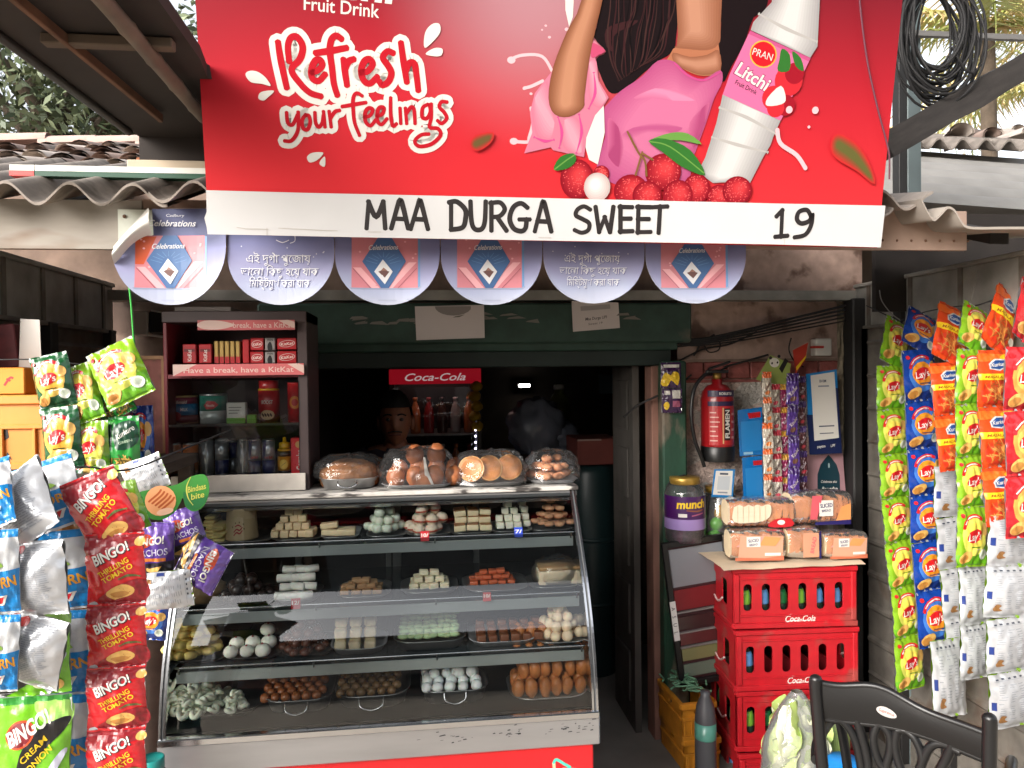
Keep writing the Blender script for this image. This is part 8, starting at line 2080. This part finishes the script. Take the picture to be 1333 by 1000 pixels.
pr.text('Bindaas', *gcf.px(256, 635), .013, yt, .2, .01, .2, wpx(22, 1.7)); pr.text('bite', *gcf.px(257, 645), .013, yt, .2, .01, .2, wpx(16, 1.7)); pr.stroke(cq([(248, 622), (243, 634), (245, 648), (251, 657)]), .003, yt, 4, .7); b.build('print', gc)
# line and supports for the left strips
b = MB(); b.tube(cat([P(-60, 606, 1.55), P(0, 612, 1.6), P(60, 611, 1.6), P(112, 608, 1.62), P(165, 612, 1.66), P(230, 588, 1.72), P(300, 560, 2.0)], 5), .0022, cord_dark, 6); tag(b.build('hanging_line'), 'dark cord carrying the front row of packets at the left', 'line')
b = MB(); b.tube(cat([P(-40, 470, 2.05), P(40, 468, 2.05), P(100, 474, 2.06), P(150, 480, 2.08), P(192, 505, 2.1)], 5), .002, cord_dark, 6); tag(b.build('hanging_line'), 'dark cord carrying the green strips by the orange crate', 'line')
tq = P(198, 990, 1.9)
sl_ = thing('low_stand', 'low wooden stand under the teal lidded jar', 'stand', (tq.x, 1.9, 0)); MB().box((0, 0, .2), (.1, .1, .4), dark_wood, .004).build('block', sl_)
t = thing('teal_jar', 'clear jar with a teal screw lid at the lower left of the counter', 'jar', (tq.x, 1.9, .402)); hz = tq.z + .008 - .402
MB().lathe([(.0, 0), (.03, .002), (.033, .01), (.033, hz - .04), (.026, hz - .028)], clear_jar, 20).build('body', t); MB().lathe([(.027, hz - .03), (.028, hz - .026), (.028, hz - .002), (.026, hz), (.022, hz - .003), (.0, hz - .003)], M('teal_plastic', (32, 128, 124), .35), 22).build('lid', t)

# ------------------------------------------------------------------ inside the dark room
FY = 4.5
f0, f1 = P(508, 600, FY), P(626, 484, FY)
frg = thing('drinks_fridge', 'glass doored drinks fridge with a red header in the dark room', 'fridge', (f0.x, FY, 0))
FW, FT = f1.x - f0.x, f1.z
b = MB(); dk_ = M('fridge_dark', (40, 26, 28), .4); b.span((0, .02, .01), (.03, .6, FT), dk_); b.span((FW - .03, .02, .01), (FW, .6, FT), dk_); b.span((.03, .57, .01), (FW - .03, .6, FT), dk_); b.span((0, .02, FT), (FW, .6, FT + .03), dk_); b.span((.03, .02, .01), (FW - .03, .57, .2), dk_); b.build('body', frg)
hz1 = P(560, 500, FY).z
b = MB(); b.span((0, -.01, hz1), (FW, .015, FT + .02), M('fridge_header', (190, 20, 40), .4, emit=.25), .004); pr = Print(b, lambda x, y, h: (x, -.0105 - h, y), None, .0001, .0004); pr.text('Coca-Cola', FW * .5, (hz1 + FT) / 2 + .008, .045, M('lit_letter', (220, 200, 200), emit=.35), 0, .012, .35, FW * .66); b.build('header', frg)
b = MB(); b.grid(lambda a, c: (.02 + (FW - .04) * a, .01, .2 + (hz1 - .22) * c), 1, 1, glass_mat('fridge_glass', boost=4)); b.build('glass_door', frg)
for k in range(4):
    MB().span((.03, .05, .35 + .29 * k), (FW - .03, .55, .36 + .29 * k), M('wire_shelf', (150, 146, 146), .4, metal=.4)).build('shelf', frg)
bc = [ib('pet_dark', (60, 30, 26)), ib('pet_clear', (170, 166, 164)), ib('pet_orange', (190, 110, 60)), ib('pet_red', (150, 40, 44))]
protos = []
for m_ in bc:
    protos.append(MB().lathe([(.0, 0), (.03, .002), (.032, .02), (.031, .12), (.026, .15), (.012, .19), (.012, .205), (.015, .206), (.015, .222), (.0, .223)], m_, 12).build('fridge_bottle'))
for k in range(4):
    for i in range(6):
        q = (k * 3 + i * 5) % 4; pr0 = protos[q]
        o = pr0 if 'label' not in pr0 else dup(pr0, tree=[])
        tag(o, ['dark cola bottle on a fridge shelf', 'clear pale bottle on a fridge shelf', 'orange drink bottle on a fridge shelf', 'red drink bottle on a fridge shelf'][q], 'bottle', ['dark bottles in the fridge', 'pale bottles in the fridge', 'orange bottles in the fridge', 'red bottles in the fridge'][q])
        o.location = (f0.x + .07 + i * (FW - .14) / 5, FY + .12, .361 + .29 * k)
# garland on the fridge corner
gl = thing('flower_garland', 'marigold garland hanging at the right corner of the fridge', 'garland', P(619, 500, 4.4))
for k in range(5):
    z = -(P(619, 500, 4.4).z - P(619, 503 + 13 * k, 4.4).z); MB().ball((.006 * (-1) ** k, 0, z), (.036, .036, .03), M('marigold', (190, 150, 30), .7, bump=1, bs=60), 12, 8, fn=lumpy(k, .3, 5)).build('flower', gl)
MB().tube([(0, 0, -.14 - .02 * k) for k in range(14)], .012, M('tinsel', (190, 190, 210), .2, metal=.9, bump=1, bs=90), 6).build('tinsel', gl)
# tube lamp far inside
MB().box((FW / 2, .05, hz1 + .03), (FW - .1, .03, .02), M('fridge_lamp', (255, 225, 215), emit=3), .003).build('fridge_lamp', frg)  # added light, hidden behind the header to brighten the fridge contents
for k in range(5): MB().ball(P(619, 552 + 8 * k, 4.38) - V(frg.location), .006, M('led', (230, 225, 255), emit=6), 6, 4).build('led', frg)
tl = thing('tube_lamp', 'short lit tube lamp glowing at the back of the room', 'lamp', P(682, 502, 5.5))
MB().box((0, 0, 0), (.09, .03, .03), white_pl, .003).build('housing', tl); MB().box((0, -.02, 0), (.085, .012, .022), M('lit_tube', (255, 250, 245), emit=9), .003).build('tube', tl)
# shelf of plastic bags, bottles, box, drum
sx0, sx1 = P(672, 575, 4.2).x, P(800, 575, 4.2).x
sh_ = thing('plank_shelf', 'dark plank shelf heaped with clear bags at the right of the room', 'shelf', (sx0, 4.1, 0)); zsf = P(720, 592, 4.2).z
MB().span((0, 0, zsf - .03), (sx1 - sx0 + .2, .5, zsf), dark_wood, .003).build('board', sh_)
for x in (.02, sx1 - sx0 + .15): MB().span((x, .05, 0.007), (x + .04, .45, zsf - .031), dark_wood, .003).build('leg', sh_)
bagm = M('grey_bag_film', (128, 134, 150), .2, bump=.6, bs=20)
for k, (px, py, w2, h2) in enumerate(((700, 560, .16, .17), (730, 570, .12, .10), (690, 580, .10, .08))):
    q = P(px, 592, 4.2 + .07 * k); o = MB().ball((0, 0, h2 * .9), (w2, .12, h2), bagm, 30, 20, fn=lambda d, k=k: 1 + .22 * noise.noise(d * 3 + V((k, 0, 0))) + .10 * noise.noise(d * 7)).build('clear_bag', loc=(q.x, 4.25 + .06 * k, zsf)); tag(o, ['largest crumpled clear bag on the plank shelf', 'crumpled clear bag at the right of the plank shelf', 'small crumpled clear bag at the left of the plank shelf'][k], 'bag')
q = P(726, 530, 4.55); t = thing('oil_bottle', 'olive bottle with a pale cap high at the back of the room', 'bottle', (q.x, 4.5, zsf))
MB().lathe([(.0, .0), (.075, .002), (.075, q.z - zsf - .01), (.06, q.z - zsf + .05), (.03, q.z - zsf + .09), (.03, q.z - zsf + .11)], M('olive_plastic', (104, 108, 56), .3), 18).build('body', t); MB().lathe([(.034, q.z - zsf + .11), (.034, q.z - zsf + .14), (.0, q.z - zsf + .142)], white_pl, 14).build('cap', t)
q0, q1 = P(752, 606, 3.7), P(808, 571, 3.7)
t = thing('brown_carton', 'dull red brown carton on the teal drum inside the door', 'carton', (q0.x, 3.7, q0.z)); w2, h2 = q1.x - q0.x, q1.z - q0.z
b = MB(); b.span((0, 0, 0), (w2, .3, h2), M('carton_red_brown', (104, 46, 38), .7, var=.2), .004); b.build('box', t); b = MB(); b.span((0, -.002, h2 - .008), (w2 * .55, .0, h2), M('tape_glint', (150, 130, 120), .3)); b.build('tape', t)
t = thing('storage_drum', 'dark teal plastic drum inside the doorway', 'drum', ((q0.x + q1.x) / 2 - .01, 3.86, .007)); hd = q0.z - .009
MB().lathe([(.0, 0), (.125, .003), (.135, .03), (.14, hd * .5), (.135, hd - .05), (.12, hd - .01), (.0, hd)], M('drum_teal', (30, 50, 52), .4, var=.15), 26).build('body', t)
for z in (hd * .35, hd * .65): MB().lathe([(.139, z - .012), (.146, z - .006), (.146, z + .006), (.139, z + .012)], M('drum_teal', (30, 50, 52), .4), 26).build('hoop', t)
o = thing('wall_clippings', 'pale papers pinned high beside the door inside', 'papers', P(790, 500, 5.3)); MB().box((0, 0, 0), (.12, .005, .14), paper('blue_grey', (120, 140, 150))).build('sheet', o)

# ------------------------------------------------------------------ the shopkeeper
HY = 3.36
hc = P(515, 547, HY)                         # middle of the head
sk_ = M('brown_skin', (150, 96, 72), .5, var=.06, vs_=20, sss=.1); hr_ = M('black_hair', (14, 12, 12), .6, bump=.6, bs=90); sh_m = M('dark_shirt', (40, 34, 44), .85, var=.2)
per = thing('person', 'man with short dark hair standing behind the counter in a dark shirt', 'person', (hc.x, HY, 0))
zt2 = hc.z
E_, Vx, Rr = [], [], []
def node(p, r, par=None):
    Vx.append(V(p)); Rr.append(r)
    if par is not None: E_.append((par, len(Vx) - 1))
    return len(Vx) - 1
k_ = (zt2 + .11) / 1.66
def Z(z): return (z - 1.55) * k_ + zt2
pel = node((0, .02, Z(.93)), (.155, .105)); wa = node((0, .02, Z(1.08)), (.14, .10), pel); chst = node((0, .02, Z(1.25)), (.165, .11), wa); upc = node((0, .01, Z(1.36)), (.12, .08), chst); nk = node((0, .0, Z(1.42)), (.055, .055), upc); nk2 = node((0, -.01, Z(1.48)), (.052, .056), nk)
for s in (-1, 1):
    a = node((s * .17, .02, Z(1.35)), (.058, .058), upc); e2 = node((s * .22, .04, Z(1.10)), (.044, .044), a); w3 = node((s * .17, -.14, Z(.95)), (.030, .030), e2); pm = node((s * .15, -.20, Z(.93)), (.034, .018), w3)
    for f_ in range(4):
        o2 = (f_ - 1.5) * .019
        k1_ = node((s * .15 + o2, -.245, Z(.925)), (.0085, .0085), pm); k2_ = node((s * .15 + o2, -.275 + .006 * abs(f_ - 1.2), Z(.905)), (.008, .008), k1_); node((s * .15 + o2 * .9, -.285 + .006 * abs(f_ - 1.2), Z(.885)), (.007, .007), k2_)
    t1 = node((s * .15 - s * .035, -.205, Z(.925)), (.010, .010), w3); node((s * .15 - s * .045, -.24, Z(.915)), (.008, .008), t1)
    h_ = node((s * .09, .02, Z(.88)), (.088, .088), pel); kn = node((s * .10, .0, Z(.48)), (.058, .058), h_); an = node((s * .10, .03, Z(.08)), (.038, .038), kn); node((s * .11, -.10, .035), (.036, .026), an)
me = bpy.data.meshes.new('body'); me.from_pydata(Vx, E_, [])
tmp = bpy.data.objects.new('tmp', me); COL.objects.link(tmp); md = tmp.modifiers.new('Skin', 'SKIN'); md.use_smooth_shade = True
for i, sv_ in enumerate(me.skin_vertices[0].data): sv_.radius = Rr[i]; sv_.use_root = (i == 0)
ms = tmp.modifiers.new('S', 'SUBSURF'); ms.levels = ms.render_levels = 2
dg = bpy.context.evaluated_depsgraph_get(); em = tmp.evaluated_get(dg).to_mesh()
bv = [v.co.copy() for v in em.vertices]; bf = [tuple(p.vertices) for p in em.polygons]; tmp.evaluated_get(dg).to_mesh_clear(); bpy.data.objects.remove(tmp)
b = MB()
b.add(bv, bf, sk_, True)
def headfn(d):
    k = 1.0
    if d.y < 0:
        k += .10 * exp(-((d.x / .16) ** 2 + ((d.z + .12) / .22) ** 2)) + .13 * exp(-((d.x / .10) ** 2 + ((d.z + .16) / .10) ** 2))     # nose
        for s in (-1, 1): k -= .05 * exp(-(((d.x - s * .36) / .15) ** 2 + ((d.z - .06) / .10) ** 2))                                  # eye sockets
        k += .035 * exp(-((d.z - .24) / .08) ** 2) * exp(-(d.x / .55) ** 2) + .03 * exp(-((d.x / .25) ** 2 + ((d.z + .47) / .07) ** 2)) - .03 * exp(-((d.x / .22) ** 2 + ((d.z + .54) / .03) ** 2)) + .05 * exp(-((d.x / .25) ** 2 + ((d.z + .85) / .15) ** 2))
    k -= .10 * max(0, -d.z) * abs(d.x)
    return k
b.ball((0, -.02, zt2), (.070, .090, .114), sk_, 40, 30, fn=headfn)
for s in (-1, 1): b.ball((s * .073, -.01, zt2 - .01), (.012, .022, .034), sk_, 12, 8)
body = b.build('body', per)
for s in (-1, 1):
    o = MB().ball((s * .028, -.098, zt2 + .008), (.011, .008, .008), M('eye_white', (64, 52, 48), .4), 12, 8).ball((s * .028, -.1045, zt2 + .008), (.0048, .003, .0048), Bk, 8, 6).build('eye', per)
    MB().tube(cat([(s * .012, -.110, zt2 + .027), (s * .03, -.108, zt2 + .032), (s * .048, -.094, zt2 + .025)], 4), .0036, hr_, 6).build('eyebrow', per)
MB().tube(cat([(-.03, -.1, zt2 - .047), (0, -.111, zt2 - .042), (.03, -.1, zt2 - .047)], 4), .0035, hr_, 6).build('moustache', per)
MB().tube(cat([(-.024, -.099, zt2 - .058), (0, -.108, zt2 - .056), (.024, -.099, zt2 - .058)], 4), .0045, M('lips', (110, 60, 52), .45), 6).build('mouth', per)
b = MB()
def hair(d):
    return 1.09 + .03 * noise.noise(d * 7)
hv = MB().ball((0, -.012, zt2 + .012), (.0725, .092, .114), hr_, 36, 24, fn=hair)
keep = [f for f in hv.f if all((hv.v[i][2] > zt2 + .052 if hv.v[i][1] < -.045 else hv.v[i][2] > zt2 - .045 + .4 * max(0, -hv.v[i][1])) for i in f)]
b.add(hv.v, keep, hr_, True); b.build('hair', per)
shv = [q for q in bv]; b = MB(); b2 = [tuple(q) for q in bv]
nn_ = bpy.data.meshes.new('t'); nn_.from_pydata([tuple(q) for q in bv], [], bf); nn_.update()
off = [V(v.co) + v.normal * .008 for v in nn_.vertices]; bpy.data.meshes.remove(nn_)
b.add(off, [f for f in bf if all(Z(.9) < bv[i].z < Z(1.415) and not (abs(bv[i].x) > .13 and bv[i].z < Z(1.16)) and bv[i].y > -.13 for i in f)], sh_m, True); b.build('shirt', per)
b = MB(); b.add(off, [f for f in bf if all(Z(.10) < bv[i].z < Z(.96) and abs(bv[i].x) < .145 + (.03 if bv[i].z > Z(.85) else 0) and bv[i].y > -.13 for i in f)], M('dark_trousers', (34, 34, 40), .9), True); b.build('trousers', per)
bpy.context.view_layer.update()
